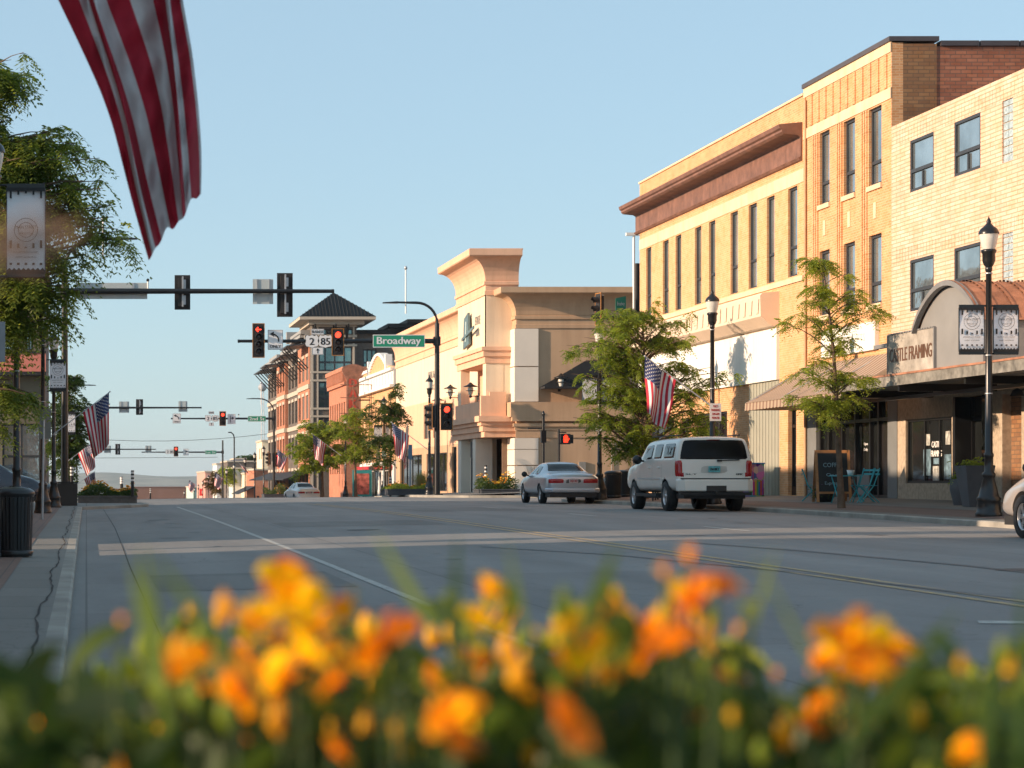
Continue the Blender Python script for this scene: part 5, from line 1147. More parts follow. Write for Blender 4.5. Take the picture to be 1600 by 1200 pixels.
# cross-street mast and controller poles on the right
t = thing('signal_pole', 'tall dark signal pole at the left end of the long brick building', 'signal pole', PX(995, 780, 90)); zz = 13.6 * 90 / 90
k = MB(); k.tube([(0, 0, 0), (0, 0, 9.75)], [.17, .12], 10); k.build('pole', BLACKM, t); k = MB(); k.tube([(-.12, 0, 6.4), (-.12, 0, 11.0)], .05, 6); k.box(-.45, .25, -.08, .08, 10.9, 11.02); k.build('sensor_mast', WHITE, t)
k = MB(); k.tube([(0, 0, 7.4), (-1.9, -.8, 7.5)], [.12, .08], 8); k.build('mast_arm', BLACKM, t)
t2 = thing('street_name_sign', 'green street name sign turned edge-on beside the tall dark pole', 'sign', PX(971, 476, 89.5)); k = MB(); k.prism([(-.24, 0, -.33), (.26, .3, -.2), (.26, .3, .38), (-.24, 0, .26)], (0, .02, 0)); k.build('plate', GREEN, t2); k = MB(); text(k, 'Broadway', .42, .2, (0.01, .13, .03), (.857, .514, .05)); k.build('lettering', SWH, t2)
signal(PX(934, 483, 89), 'dark signal poking out above the big street tree', 3, R(-80), False)
t = thing('signal_pole', 'short black pedestrian signal pole at the beige corner', 'signal pole', PX(849, 776, 105)); k = MB(); k.tube([(0, 0, 0), (0, 0, 3.9)], .07, 8); k.box(-.12, .12, -.12, .12, 2.6, 3.2); k.lathe([(.05, 3.9), (.09, 3.95), (.05, 4.1), (0, 4.15)]); k.build('pole', BLACK, t); k = MB(); k.tube([(-.05, 0, 3.3), (-.75, 0, 3.3)], .035, 6); k.build('side_arm', BLACK, t)
t = thing('signal_pole', 'black post holding the red hand pedestrian signal', 'signal pole', PX(873, 776, 100)); k = MB(); k.tube([(0, 0, 0), (0, 0, 3.1)], .06, 8); k.tube([(0, 0, 2.95), (.35, 0, 2.95)], .03, 6); k.tube([(0, 0, 2.45), (.35, 0, 2.45)], .03, 6); k.build('pole', BLACK, t)
t = thing('pedestrian_signal', 'pedestrian signal showing a red hand', 'pedestrian light', PX(884, 686, 100)); k = MB(); k.box(-.22, .22, 0, .2, -.24, .24); k.box(.2, .36, .05, .25, -.2, .2); k.build('housing', BLACKM, t)
k = MB(); k.box(-.1, .1, -.012, -.002, -.16, .02)
for i, h_ in enumerate((.12, .17, .17, .12)): k.box(-.1 + i * .053, -.1 + i * .053 + .042, -.012, -.002, .021, .02 + h_)
k.prism([(.1, -.012, -.08), (.17, -.012, .0), (.15, -.012, .05), (.1, -.012, -.01)], (0, .01, 0)); k.build('red_hand', M('hand_red', (.8, .03, .01), .4, 0, 1, em=2.2), t)
# second intersection
mastarm('signal_mast', 'signal mast on the left at the second cross street', 108, 184, 637, 314, 615, (150, 602), r=.13)
signal(PX(218, 636, 184.36), 'signal seen from behind on the second left arm', 3, R(180), False); ssign(194, 636, 184, .85, .95, 'blank sign back left of the signal on the second left arm', back=True); ssign(286, 635, 184, .75, .9, 'blank sign back at the tip of the second left arm', back=True); camnub(171, 637, 184, 'detector camera on the second left mast arm')
mastarm('signal_mast', 'signal mast with curved luminaire carrying the 2nd St sign', 428, 199, 654, 268, 645, (385, 623), r=.13)
signal(PX(348, 654, 198.6), 'red signal on the arm of the 2nd St mast', 3); ssign(276, 654, 199, .75, .9, 'turn sign at the tip of the 2nd St arm'); shield(325, 654, 199, .55, .6, '2', 'left-hand farther route shield, numbered two, on the 2nd St arm'); shield(336, 654, 199, .62, .6, '85', 'right-hand farther route shield, numbered eighty-five, on the 2nd St arm'); ssign(361.5, 655, 199, .72, .9, 'lane sign right of the red signal on the 2nd St arm', 'right'); sname(401, 654.5, 199, 28, 9, '2nd St', 'green street sign reading 2nd St'); ssign(330, 645, 199, .5, .24, 'business plate above the route shields on the 2nd St arm', 'text'); ssign(330, 663, 199, .45, .3, 'up arrow plate below the route shields on the 2nd St arm', 'up')
signal(PX(435, 718, 198.6), 'red signal low on the 2nd St mast', 3); signal(PX(419, 717, 198.6), 'dark side-facing signal low on the 2nd St mast', 3, R(-80), False); camnub(373, 653, 199, 'detector camera on the 2nd St arm')
# third
mastarm('signal_mast', 'far signal mast on the left at the third cross street', 120, 268, 702, 243, 690, r=.12)
signal(PX(184, 702, 268.36), 'signal seen from behind on the third left arm', 3, R(180), False); ssign(168, 702, 268, .85, .9, 'blank sign back left of the signal on the third left arm', back=True); ssign(232, 702, 268, .75, .9, 'blank sign back at the tip of the third left arm', back=True)
mastarm('signal_mast', 'far signal mast carrying the 1st St sign', 348, 290, 706.5, 222, 688, r=.14)
signal(PX(275, 705.5, 289.6), 'farthest red signal on the 1st St arm', 3); shield(262, 706, 290, .6, .6, '2', 'farthest route shield pair, left one'); shield(268.5, 706, 290, .6, .6, '85', 'farthest route shield pair, right one'); ssign(290.5, 706.5, 290, .72, .9, 'lane sign right of the farthest red signal', 'right'); sname(329, 706.8, 290, 17.5, 6.2, '1st St', 'green street sign reading 1st St')
t = thing('light_pole', 'slim far pole with hooked luminaire right of the 1st St mast', 'light pole', PX(366, 783, 285)); k = MB(); k.tube([(0, 0, 0), (0, 0, 8.2), (-.1, 0, 8.7), (-.4, 0, 9.0), (-.8, 0, 9.0)], .09, 6); k.build('pole', BLACKM, t)
# power line
t = tag(MB().tube([PX(60 + 40 * i, 678 - 14 * (1 - ((i - 5) / 5) ** 2) * -1 + (-.6 * i), 300) for i in range(11)], .03, 4).build('power_line', BLACKM), 'thin dark overhead line crossing the far sky below the second arm', 'wire')
t = tag(MB().tube([PX(100 + 30 * i, 716 - .2 * i, 320) for i in range(9)], .03, 4).build('power_line', BLACKM), 'thin dark overhead line just under the third signal arms', 'wire')

# ---------------------------------------------------------------- flags
def flagcloth(P, nu=26, nv=26, stars=True):
    """P(u,v)->Vector, u along the fly, v from the canton edge down 13 stripes"""
    k = MB(); V = [[P(i / nu, j / nv) for j in range(nv + 1)] for i in range(nu + 1)]
    k.v = [tuple(V[i][j]) for i in range(nu + 1) for j in range(nv + 1)]
    for i in range(nu):
        for j in range(nv):
            a = i * (nv + 1) + j; k.f.append((a, a + 1, a + nv + 2, a + nv + 1)); st = int((j + .5) / nv * 13); u = (i + .5) / nu
            k.m.append(2 if (st < 7 and u < .4) else (0 if st % 2 == 0 else 1)); k.sm.append(True)
    if stars:
        for r in range(9):
            for c in range(6 if r % 2 == 0 else 5):
                u = .4 * (c * 2 + (1 if r % 2 == 0 else 2)) / 12; v = 7 / 13 * (r + 1) / 10; e = .01
                p = P(u, v); du = (P(u + e, v) - p).normalized(); dv = (P(u, v + e) - p).normalized(); n = du.cross(dv).normalized() * .006
                pts = [(du * math.sin(2 * math.pi * q / 10) + dv * -math.cos(2 * math.pi * q / 10)) * (.032 if q % 2 == 0 else .013) for q in range(10)]
                k.mi = 1
                for sg in (1, -1): k.add([p + w_ + n * sg for w_ in pts], [tuple(range(10))], False)
    return k
def flag(base, side, label, scale=1, L=1.85, Hh=1.1, seed=0, sway=.25, blow=0):
    t = thing('american_flag', label, 'flag', base, group='flags on angled poles')
    t.scale = (scale,) * 3
    d = Vector((side * .80, 0, .60)); tip = d * 2.35
    k = MB(); k.tube([(0, 0, 0), tip], [.022, .014], 6); k.lathe([(.0, -.03), (.035, 0), (0, .035)], tuple(tip)); k.build('pole', GALV, t)
    def P(u, v):
        h = tip - d * (.04 + v * Hh)
        x = h.x + side * (u * sway) - (h.x - (tip.x - d.x * .5)) * .42 * u
        y = .16 * math.sin(v * 9 + seed + u * 2.5) * min(1, u * 2 + .1) + .1 * math.sin(u * 5 + seed)
        return Vector((x + blow * u * u, y, h.z - u * L * (1 - .1 * v) + .03 * math.sin(v * 7 + seed)))
    flagcloth(P).build('cloth', [RED, FWH, FBL], t)
flag(PX(1111, 634, 61.8), -1, 'flag hanging from the lamp behind the white vehicle', 1.0, seed=1, sway=.15, L=1.6)
flag(PX(84, 678, 64), 1, 'nearest small flag on the left, hanging right of the signal pole', .88, seed=2, sway=.15, L=1.75)
flag(PX(96, 728, 92), 1, 'second hanging flag on the left below and behind the nearer one', .72, seed=3.3, sway=.3, L=1.45)
flag(PX(114, 762, 130), 1, 'third hanging flag on the left just above the planter', .7, seed=4, sway=.3, L=1.4)
flag(PX(669, 703, 110.8), -1, 'flag hanging from the lamp beside the Broadway mast', 1.0, seed=2.4, sway=.0, L=1.55)
flag(PX(533, 712, 140), -1, 'flag in front of the left far tree', 1.0, seed=5, L=1.55, sway=.0)
flag(PX(467, 727, 190), -1, 'flag before the apartment block awning', 1.0, seed=1.7, L=1.4)
flag(PX(398, 742, 234.8), -1, 'flag blown sideways on a far lamp before the white shop', 1.0, seed=0, L=.9, sway=-.6)
flag(PX(361, 757, 276), -1, 'far flag hanging beside the small green tree', 1.1, seed=6, L=1.5); flag(PX(316, 765, 370), -1, 'farthest flag beside the red store sign', 1.2, seed=6.6, L=1.4)
# the large flag overhead, upper left
DF = 12.5
t = thing('american_flag', 'large red and white striped flag hanging from above at the upper left', 'flag', PX(190, 0, DF), group='flags on angled poles')
LC = [(-.5, 20, -150), (-.25, 58, -70), (0, 86, 0), (.2, 118, 72), (.4, 150, 145), (.55, 170, 200), (.7, 186, 262), (.85, 205, 330), (1.0, 228, 404)]
RC = [(-.5, 280, -190), (-.25, 290, -90), (0, 300, 0), (.3, 309, 80), (.55, 314, 160), (.8, 316, 235), (1.0, 314, 302)]
def cv(k, t_):
    for a, b in zip(k, k[1:]):
        if t_ <= b[0]: q = (t_ - a[0]) / (b[0] - a[0]); return a[1] + (b[1] - a[1]) * q, a[2] + (b[2] - a[2]) * q
    return k[-1][1:]
def cvs(k, t_): 
    r = [cv(k, min(1, max(-.5, t_ + e))) for e in (-.06, -.03, 0, .03, .06)] if t_ < .93 else [cv(k, t_)]; return sum(q[0] for q in r) / len(r), sum(q[1] for q in r) / len(r)
def PB(u, v):                       # u from above the frame to the fly end, v across the stripes
    t_ = -.5 + 1.5 * u; w = 1 - v; dy = 0
    w = w * 13 / 9.2                 # the last stripes fold back behind
    if w > 1: dy = .16 + (w - 1) * .4; w = 1 - (w - 1) * .55
    w2 = w + .075 * math.sin(w * 11 - .4 + 2.2 * u) * (1 - .35 * u); x_ = 0
    w2 = min(1, max(0, w2)); a = cvs(LC, t_); b = cvs(RC, t_); x = a[0] + (b[0] - a[0]) * w2; y = a[1] + (b[1] - a[1]) * w2 + (7 * math.sin(w2 * 13) + 4 * math.sin(w2 * 29)) * max(0, u - .6) * 2.2
    dd = DF + dy + .16 * math.sin(w * 11 + u * 3.2) * (.5 + .5 * u) + .07 * math.sin(w * 26 + u * 7) + .03 * math.sin(u * 22 + w * 7) + .03 * math.sin(u * 47 + w * 19)
    return PX(x, y, dd) - PX(190, 0, DF)
k = MB(); nu, nv = 60, 78
for i in range(nu + 1):
    for j in range(nv + 1): k.v.append(tuple(PB(i / nu, j / nv)))
for i in range(nu):
    for j in range(nv):
        a = i * (nv + 1) + j; k.f.append((a, a + 1, a + nv + 2, a + nv + 1)); k.m.append(0 if int((j + .5) / nv * 13) % 2 == 0 else 1); k.sm.append(True)
def clothmat(name, col):
    m, N, L, b = new_mat(name); b.inputs['Roughness'].default_value = .8
    f = ramp(N, L, noise(N, L, 9, 5, pos(N)), .3, .7); c = mixc(N, L, f, tuple(q * .88 for q in col), tuple(q * 1.08 for q in col)); L.new(c, b.inputs['Base Color'])
    tr = N.new('ShaderNodeBsdfTranslucent'); L.new(c, tr.inputs[0]); mx = N.new('ShaderNodeMixShader'); mx.inputs[0].default_value = .35
    L.new(b.outputs[0], mx.inputs[1]); L.new(tr.outputs[0], mx.inputs[2]); L.new(mx.outputs[0], N['Material Output'].inputs[0]); return m
k.build('cloth', [clothmat('big_flag_red', (.42, .018, .04)), clothmat('big_flag_white', (.62, .61, .61))], t)
k = MB(); a = PX(20, -190, DF) - PX(190, 0, DF); b2 = PX(300, -215, DF) - PX(190, 0, DF); k.tube([a - (b2 - a) * 2.2, b2 + (b2 - a) * .1], .03, 8); k.build('pole', GALV, t)

# ---------------------------------------------------------------- vehicles
def bake(o, cutters, sub=2):
    if sub: m = o.modifiers.new('s', 'SUBSURF'); m.levels = sub; m.render_levels = sub
    for c in cutters:
        b = o.modifiers.new('b', 'BOOLEAN'); b.object = c; b.operation = 'DIFFERENCE'; b.solver = 'EXACT'
        try: b.material_mode = 'TRANSFER'
        except Exception: pass
    bpy.context.view_layer.update(); dg = bpy.context.evaluated_depsgraph_get()
    me = bpy.data.meshes.new_from_object(o.evaluated_get(dg), depsgraph=dg); o.modifiers.clear(); old = o.data; o.data = me; me.name = o.name
    for c in cutters: bpy.data.objects.remove(c)
    return o
def patch(bvh, cor, axis, mat, name, parent, nx=10, ny=6, off=.006, rnd=.06):
    """four-cornered patch laid on the body; corners are (a,z): a = y for side patches (axis +1/-1), a = x for 'r'ear / 'f'ront"""
    k = MB(); V = []; ok = True
    for i in range(nx + 1):
        for j in range(ny + 1):
            u, v = i / nx, j / ny
            # round the corners a little
            uu, vv = u * 2 - 1, v * 2 - 1; su = 1 - rnd * vv ** 4; sv = 1 - rnd * uu ** 4; uu *= su; vv *= sv; u, v = (uu + 1) / 2, (vv + 1) / 2
            a = [cor[0][q] * (1 - u) * (1 - v) + cor[1][q] * u * (1 - v) + cor[2][q] * u * v + cor[3][q] * (1 - u) * v for q in (0, 1)]
            if axis in (1, -1): o_, d_ = Vector((axis * 3, a[0], a[1])), Vector((-axis, 0, 0))
            elif axis == 'r': o_, d_ = Vector((a[0], -3, a[1])), Vector((0, 1, 0))
            else: o_, d_ = Vector((a[0], 9, a[1])), Vector((0, -1, 0))
            h = bvh.ray_cast(o_, d_); tr_ = 0
            while h[0] is None and tr_ < 25: o_.z -= .015; o_.x *= .99 if axis in ('r', 'f') else 1; h = bvh.ray_cast(o_, d_); tr_ += 1
            if h[0] is None: V.append(Vector((a[0], .2, a[1])) if axis in ('r', 'f') else Vector((axis * .8, a[0], a[1]))); ok = False
            else:
                n = h[1] if h[1].dot(d_) < 0 else -h[1]; V.append(h[0] + n * (off if 0 < i < nx and 0 < j < ny else -.004))
    k.add(V, [(i * (ny + 1) + j, (i + 1) * (ny + 1) + j, (i + 1) * (ny + 1) + j + 1, i * (ny + 1) + j + 1) for i in range(nx) for j in range(ny)], True)
    return k.build(name, mat, parent)
CARGL = M('car_glass', (.012, .014, .016), .04, .1, 2, spec=.5)
CARGR = M('dark_rear_glass', (.008, .008, .009), .12, .2, 2, spec=.18)
def wheel(parent, x, y, r, side, w=.24):
    k = MB(); sd = side; k.lathe([(r * .62, -w / 2), (r * .94, -w / 2), (r, -w / 2 + .03), (r, w / 2 - .03), (r * .94, w / 2), (r * .66, w / 2 - .005), (r * .62, w / 2 - .03)], (0, 0, 0), 32, 'x', cap=False)
    wt = k.build('wheel', TIRE, parent); wt.location = (x, y, r)
    k = MB(); o = sd * (w / 2 - .035)
    k.lathe([(r * .64, o - sd * .1), (r * .64, o + sd * .02), (r * .58, o + sd * .02), (r * .56, o - sd * .03)], (0, 0, 0), 28, 'x', cap=False)
    for i in range(6):
        a = 2 * math.pi * i / 6; c, s_ = math.cos(a), math.sin(a); q = lambda rr, ww, xx: (xx, c * rr - s_ * ww, s_ * rr + c * ww)
        k.add([q(.04, -.035, o), q(.04, .035, o), q(r * .6, .05, o), q(r * .6, -.05, o), q(.04, -.03, o - sd * .05), q(.04, .03, o - sd * .05), q(r * .6, .05, o - sd * .05), q(r * .6, -.05, o - sd * .05)], [(0, 1, 2, 3), (0, 1, 5, 4), (1, 2, 6, 5), (2, 3, 7, 6), (3, 0, 4, 7)])
    k.lathe([(.055, o - sd * .04), (.055, o + sd * .012), (0, o + sd * .016)], (0, 0, 0), 14, 'x'); k.build('rim', RIM, wt)
    k = MB(); k.lathe([(r * .6, o - sd * .09), (0, o - sd * .09)], (0, 0, 0), 20, 'x'); k.build('brake', BLACKM, wt)
def carbody(t, st, paint, wy, wr, hw, k_lean, zl):
    """st: (y, zb, hwb, zbelt, hwbelt, ztop, hwtop, crown)"""
    k = MB(); k.smooth = True; rings = []
    for (y, zb, hb, zbe, hbe, zt, ht, cr, kl) in st:
        half = [(0, zb), (hb * .8, zb), (hb, zb + .08), (hb * 1.02, zb + (zbe - zb) * .55), (hbe, zbe), (hbe - (hbe - ht) * .08, zbe + (zt - zbe) * .12), (ht + .005, zt - (zt - zbe) * .08 - .02), (ht - .07, zt - .003), (ht * .45, zt + cr * .8), (0, zt + cr)]
        rings.append([(x, y + kl * max(0, z - zl), z) for x, z in half] + [(-x, y + kl * max(0, z - zl), z) for x, z in half[-2:0:-1]])
    n = len(rings[0])
    for r in rings: k.v += r
    for i in range(len(rings) - 1):
        for j in range(n): k.f.append((i * n + j, i * n + (j + 1) % n, (i + 1) * n + (j + 1) % n, (i + 1) * n + j)); k.m.append(0); k.sm.append(True)
    k.f.append(tuple(range(n))); k.m.append(0); k.sm.append(True); b = (len(rings) - 1) * n; k.f.append(tuple(range(b, b + n))[::-1]); k.m.append(0); k.sm.append(True)
    o = k.build('body', [paint, BLACKM], t)
    bm = bmesh.new(); bm.from_mesh(o.data); bmesh.ops.recalc_face_normals(bm, faces=bm.faces); bm.to_mesh(o.data); bm.free()
    cut = []
    loc = t.location.copy(); rot = t.rotation_euler.copy(); t.location = (0, 0, 0); t.rotation_euler = (0, 0, 0)
    for y in wy:
        for s_ in (-1, 1):
            c = MB(); c.lathe([(wr * 1.13, s_ * (hw - .34)), (wr * 1.13, s_ * (hw + .3))], (0, y, wr * 1.02), 36, 'x', False); q = c.build('cut', BLACKM)
            bm = bmesh.new(); bm.from_mesh(q.data); bmesh.ops.remove_doubles(bm, verts=bm.verts, dist=1e-5); bmesh.ops.recalc_face_normals(bm, faces=bm.faces); bm.to_mesh(q.data); bm.free(); cut.append(q)
    bake(o, cut)
    for p in o.data.polygons: p.use_smooth = True
    bvh = BVHTree.FromPolygons([v.co for v in o.data.vertices], [p.vertices for p in o.data.polygons])
    t.location = loc; t.rotation_euler = rot
    return o, bvh
def paint(name, col, metal=.0, rough=.25): return M(name, col, rough, .03, 2, metal=metal, coat=.6)
def plate_tag(t, y, z, bg_, txt, tc):
    k = MB(); k.box(-.155, .155, y - .012, y, z - .08, z + .08); p = k.build('licence_plate', bg_, t); k = MB(); text(k, txt, .24, .07, (0, y - .016, z), bold=.004); k.build('plate_number', tc, p)
# --- white SUV
def suv(label, X, D, pt, rot=0):
    t = thing('sport_utility_vehicle', label, 'car', (X, D, rz(X, D + 2)), rot)
    st = [(.12, .56, .92, 1.30, .965, 1.87, .84, .02, .12), (.14, .54, .96, 1.30, .99, 1.91, .87, .03, .12), (.24, .53, .98, 1.31, .995, 1.92, .885, .035, .12), (.5, .50, .98, 1.31, .995, 1.93, .885, .04, .04), (1.3, .48, .98, 1.31, .995, 1.93, .885, .04, 0), (2.4, .48, .98, 1.31, .995, 1.93, .885, .04, 0), (3.35, .48, .98, 1.30, .99, 1.90, .87, .04, 0),
          (3.7, .48, .98, 1.28, .985, 1.85, .85, .03, 0), (4.28, .48, .98, 1.25, .98, 1.42, .86, .02, 0), (4.5, .48, .97, 1.24, .96, 1.33, .86, .03, 0), (5.2, .50, .96, 1.18, .95, 1.27, .86, .03, 0), (5.52, .52, .93, 1.05, .92, 1.18, .82, .02, 0), (5.62, .56, .88, .9, .88, 1.02, .78, .01, 0)]
    o, b = carbody(t, st, pt, (1.28, 4.6), .395, 1.0, .2, 1.0)
    for y in (1.28, 4.6):
        for s_ in (-1, 1): wheel(t, s_ * .86, y, .395, s_, .27)
    for s_ in (-1, 1):
        for nm, c in (('quarter_window', [(.36, 1.36), (1.55, 1.36), (1.55, 1.83), (.42, 1.83)]), ('rear_door_window', [(1.62, 1.36), (2.5, 1.36), (2.5, 1.83), (1.62, 1.83)]), ('front_door_window', [(2.58, 1.36), (3.88, 1.34), (3.45, 1.79), (2.58, 1.83)])):
            patch(b, c, s_, CARGL, nm, t, 10, 6)
        c = [(.06, .82), (.20, .82), (.24, 1.26), (.14, 1.26)]
        patch(b, [(s_ * .83, .90), (s_ * .985, .90), (s_ * .98, 1.34), (s_ * .83, 1.34)], 'r', TAIL, 'tail_lamp', t, 6, 8, .02); patch(b, [(.12, .90), (.24, .90), (.26, 1.34), (.16, 1.34)], s_, TAIL, 'tail_lamp_side', t, 4, 8, .02, .02)
        k = MB(); sx = s_ * .99; k.tube([(s_ * .78, .55, 2.0), (s_ * .78, 3.3, 2.0)], .018, 6); k.build('roof_rail', BLACKM, t)
        k = MB(); k.lathe([(0, -.02), (.1, 0), (.13, .07), (.12, .14), (0, .17)], (s_ * 1.16, 3.42, 1.38), 14, 'y'); k.tube([(s_ * .96, 3.5, 1.34), (s_ * 1.1, 3.48, 1.36)], .03, 6); k.build('mirror', BLACK, t)
        k = MB(); k.box(s_ * .99 - .09, s_ * .99 + .06, 1.85, 4.1, .38, .46); k.build('running_board', BLACKM, t)
        for y in (1.75, 2.72):
            k = MB(); k.tube([(s_ * 1.015, y, 1.16), (s_ * 1.022, y + .18, 1.16)], .016, 5); k.build('door_handle', pt, t)
        k = MB(); k.box(s_ * 1.0 - .008, s_ * 1.0 + .008, 1.75, 4.05, .84, .87); k.build('side_moulding', GALV, t)
        for yy in (1.6, 2.55, 3.85):
            patch(b, [(yy, .55), (yy + .012, .55), (yy + .012, 1.34), (yy, 1.34)], s_, BLACKM, 'door_seam', t, 1 + 1, 8, .002, 0)
    patch(b, [(-.955, 1.34), (.955, 1.34), (.85, 1.885), (-.85, 1.885)], 'r', CARGR, 'rear_window', t, 16, 10, .008, .01)
    patch(b, [(-.85, 1.36), (.85, 1.36), (.72, 1.80), (-.72, 1.80)], 'f', CARGL, 'windscreen', t, 14, 8, .008, .03)
    patch(b, [(-.2, 1.86), (.2, 1.86), (.2, 1.882), (-.2, 1.882)], 'r', TAIL, 'high_brake_lamp', t, 4, 2, .016, 0)
    patch(b, [(-.40, .97), (.40, .97), (.40, 1.22), (-.40, 1.22)], 'r', M('tailgate_recess', (.5, .49, .45), .4), 'plate_recess', t, 6, 3, .005, .03)
    yr = b.ray_cast(Vector((0, -3, .96)), Vector((0, 1, 0)))[0].y
    plate_tag(t, yr - .02, 1.10, M('plate_teal', (.12, .42, .45), .5, .3, 30), '594 BKT', BLACKM)
    k = MB(); pr = [(-1.0, .2), (-.98, .02), (-.82, -.06), (.82, -.06), (.98, .02), (1.0, .2)]
    k.prism([(x, y, .52) for x, y in pr], (0, 0, .32)); bp = k.build('rear_bumper', pt, t)
    m = bp.modifiers.new('b', 'BEVEL'); m.width = .04; m.segments = 3
    k = MB(); k.box(-.93, .93, -.03, .15, .42, .50); k.box(-.8, .8, .1, 5.3, .33, .46); k.build_each('lower_valance', BLACKM, t)
    k = MB(); k.box(-.26, .26, -.075, -.05, .52, .67); k.tube([(0, -.1, .5), (0, .1, .5)], .04, 6); k.build('hitch_plate', BLACK, t)
    k = MB(); k.box(-.90, .90, -.05, .06, .842, .868); k.build('bumper_step', BLACKM, t)
    k = MB(); k.tube([(.12, yr + .0, 1.33), (.66, yr - .0, 1.345)], .014, 5); k.box(.08, .2, yr - .02, yr + .06, 1.30, 1.35); k.build('wiper', BLACKM, t)
    k = MB(); text(k, 'GMC', .18, .05, (.66, yr - .015, .97), bold=.006); text(k, 'SLT', .3, .035, (-.6, yr - .012, .97), bold=.003); k.build('badge', BLACKM, t)
    k = MB(); text(k, 'X', .26, .22, (-.962, .95, 1.6), (0, -1, .0), (.10, 0, 1), bold=.012); q = k.build('window_sticker', BLACKM, t); q.location.x = -.02
    return t
suv('white full-size sport utility vehicle parked at the right kerb seen from behind', 16.4, 56.7, paint('white_car_paint', (.74, .72, .66)))
# --- sedans
def sedan(label, X, D, pt, rot=0, name='parked_car', plate_on=True, H=1.0, wr=.33, wb=(1.15, 4.0), z=None, mir=3.1):
    t = thing(name, label, 'car', (X, D, rz(X, D + 2) if z is None else z), rot)
    h = lambda z_: .3 + (z_ - .3) * H
    st = [(0.0, .42, .76, .80, .80, h(.90), .70, .01, 0), (.08, .36, .86, .86, .87, h(.99), .74, .02, 0), (.35, .32, .91, .90, .91, h(1.03), .76, .03, 0), (.95, .30, .92, .92, .92, h(1.06), .74, .035, 0), (1.2, .30, .92, .92, .92, h(1.13), .70, .03, 0), (1.62, .29, .92, .93, .92, h(1.36), .60, .03, 0),
          (2.1, .29, .92, .93, .92, h(1.42), .58, .035, 0), (2.75, .29, .92, .93, .92, h(1.42), .58, .035, 0), (3.15, .29, .92, .92, .92, h(1.34), .60, .03, 0), (3.85, .30, .92, .88, .91, h(1.00), .72, .03, 0), (4.1, .30, .91, .85, .90, h(.95), .74, .03, 0), (4.7, .32, .88, .78, .86, h(.86), .7, .03, 0), (5.0, .36, .8, .68, .78, h(.74), .62, .01, 0), (5.08, .42, .7, .6, .68, h(.66), .55, .01, 0)]
    o, b = carbody(t, st, pt, wb, wr, .93, 0, 1)
    for y in wb:
        for s_ in (-1, 1): wheel(t, s_ * .81, y, wr, s_, .21)
    for s_ in (-1, 1):
        patch(b, [(1.45, h(.98)), (2.3, h(.98)), (2.3, h(1.32)), (1.78, h(1.30))], s_, CARGL, 'rear_side_window', t); patch(b, [(2.38, h(.98)), (3.42, h(.97)), (2.92, h(1.30)), (2.38, h(1.32))], s_, CARGL, 'front_side_window', t)
        patch(b, [(s_ * .32, .70), (s_ * .88, .69), (s_ * .86, .865), (s_ * .32, .85)], 'r', TAIL, 'tail_lamp', t, 10, 5, .012, .05)
        patch(b, [(s_ * .5, .58), (s_ * .8, .58), (s_ * .78, .70), (s_ * .5, .70)], 'f', GALV, 'headlight', t, 6, 4, .012, .1)
        k = MB(); k.lathe([(0, -.02), (.08, 0), (.1, .06), (.09, .12), (0, .14)], (s_ * 1.03, mir, h(1.02)), 12, 'y'); k.tube([(s_ * .86, mir + .06, h(.96)), (s_ * .98, mir + .05, h(1.0))], .025, 6); k.build('mirror', BLACKM if pt.name != 'silver_paint' else BLACKM, t)
        for yy in (1.4, 2.34, 3.5): patch(b, [(yy, .4), (yy + .01, .4), (yy + .01, .92), (yy, .92)], s_, BLACKM, 'door_seam', t, 2, 8, .002, 0)
        k = MB(); k.box(s_ * .935 - .008, s_ * .935 + .006, 1.6, 3.5, .56, .6); k.build('side_moulding', pt, t)
    patch(b, [(-.70, h(1.10)), (.70, h(1.10)), (.585, h(1.385)), (-.585, h(1.385))], 'r', CARGR, 'rear_window', t, 14, 10, .008, .03)
    patch(b, [(-.72, h(1.04)), (.72, h(1.04)), (.6, h(1.36)), (-.6, h(1.36))], 'f', CARGL, 'windscreen', t, 14, 8, .008, .03)
    yr = b.ray_cast(Vector((0, -3, .78)), Vector((0, 1, 0)))[0].y
    patch(b, [(-.31, .68), (.31, .68), (.31, .86), (-.31, .86)], 'r', M('plate_recess_grey', (.08, .08, .08), .4), 'plate_recess', t, 4, 3, .006, 0)
    if plate_on: plate_tag(t, yr - .015, .775, M('plate_pale', (.5, .42, .42), .5, .3, 30), '7AH 203', M('plate_red', (.4, .05, .05), .5))
    k = MB(); pr = [(-.93, .3), (-.91, .08), (-.74, -.05), (.74, -.05), (.91, .08), (.93, .3)]; k.prism([(x, y, .38) for x, y in pr], (0, 0, .16)); bp = k.build('rear_bumper', pt, t); m = bp.modifiers.new('b', 'BEVEL'); m.width = .05; m.segments = 3
    k = MB(); k.box(-.8, .8, .0, 4.9, .22, .37); k.build('underbody', BLACKM, t)
    return t
sedan('silver sedan parked ahead of the white vehicle, rear dark window towards us', 16.5, 73.7, paint('silver_paint', (.46, .50, .55), .6, .3))
sedan('silver car entering at the right edge with a shiny alloy wheel', 16.2, 31.6, paint('warm_silver_paint', (.55, .50, .46), .5, .3), H=1.2, wr=.365, wb=(1.1, 3.95), mir=3.35)
sedan('dark car half hidden behind the big tree on the cross street', 27.8, 97.5, paint('dark_green_paint', (.02, .025, .025)), R(90), H=1.15, z=rz(18, 97))
sedan('white car parked far away under the left far tree', 17.0, 166, paint('far_white_paint', (.7, .7, .68)), R(8), H=1.1)
sedan('dark blue car waiting on the left cross street behind the litter bin', -6.9, 89, paint('dark_blue_paint', (.012, .018, .035)), R(-90), H=1.45, z=rz(-3, 89), wr=.37)
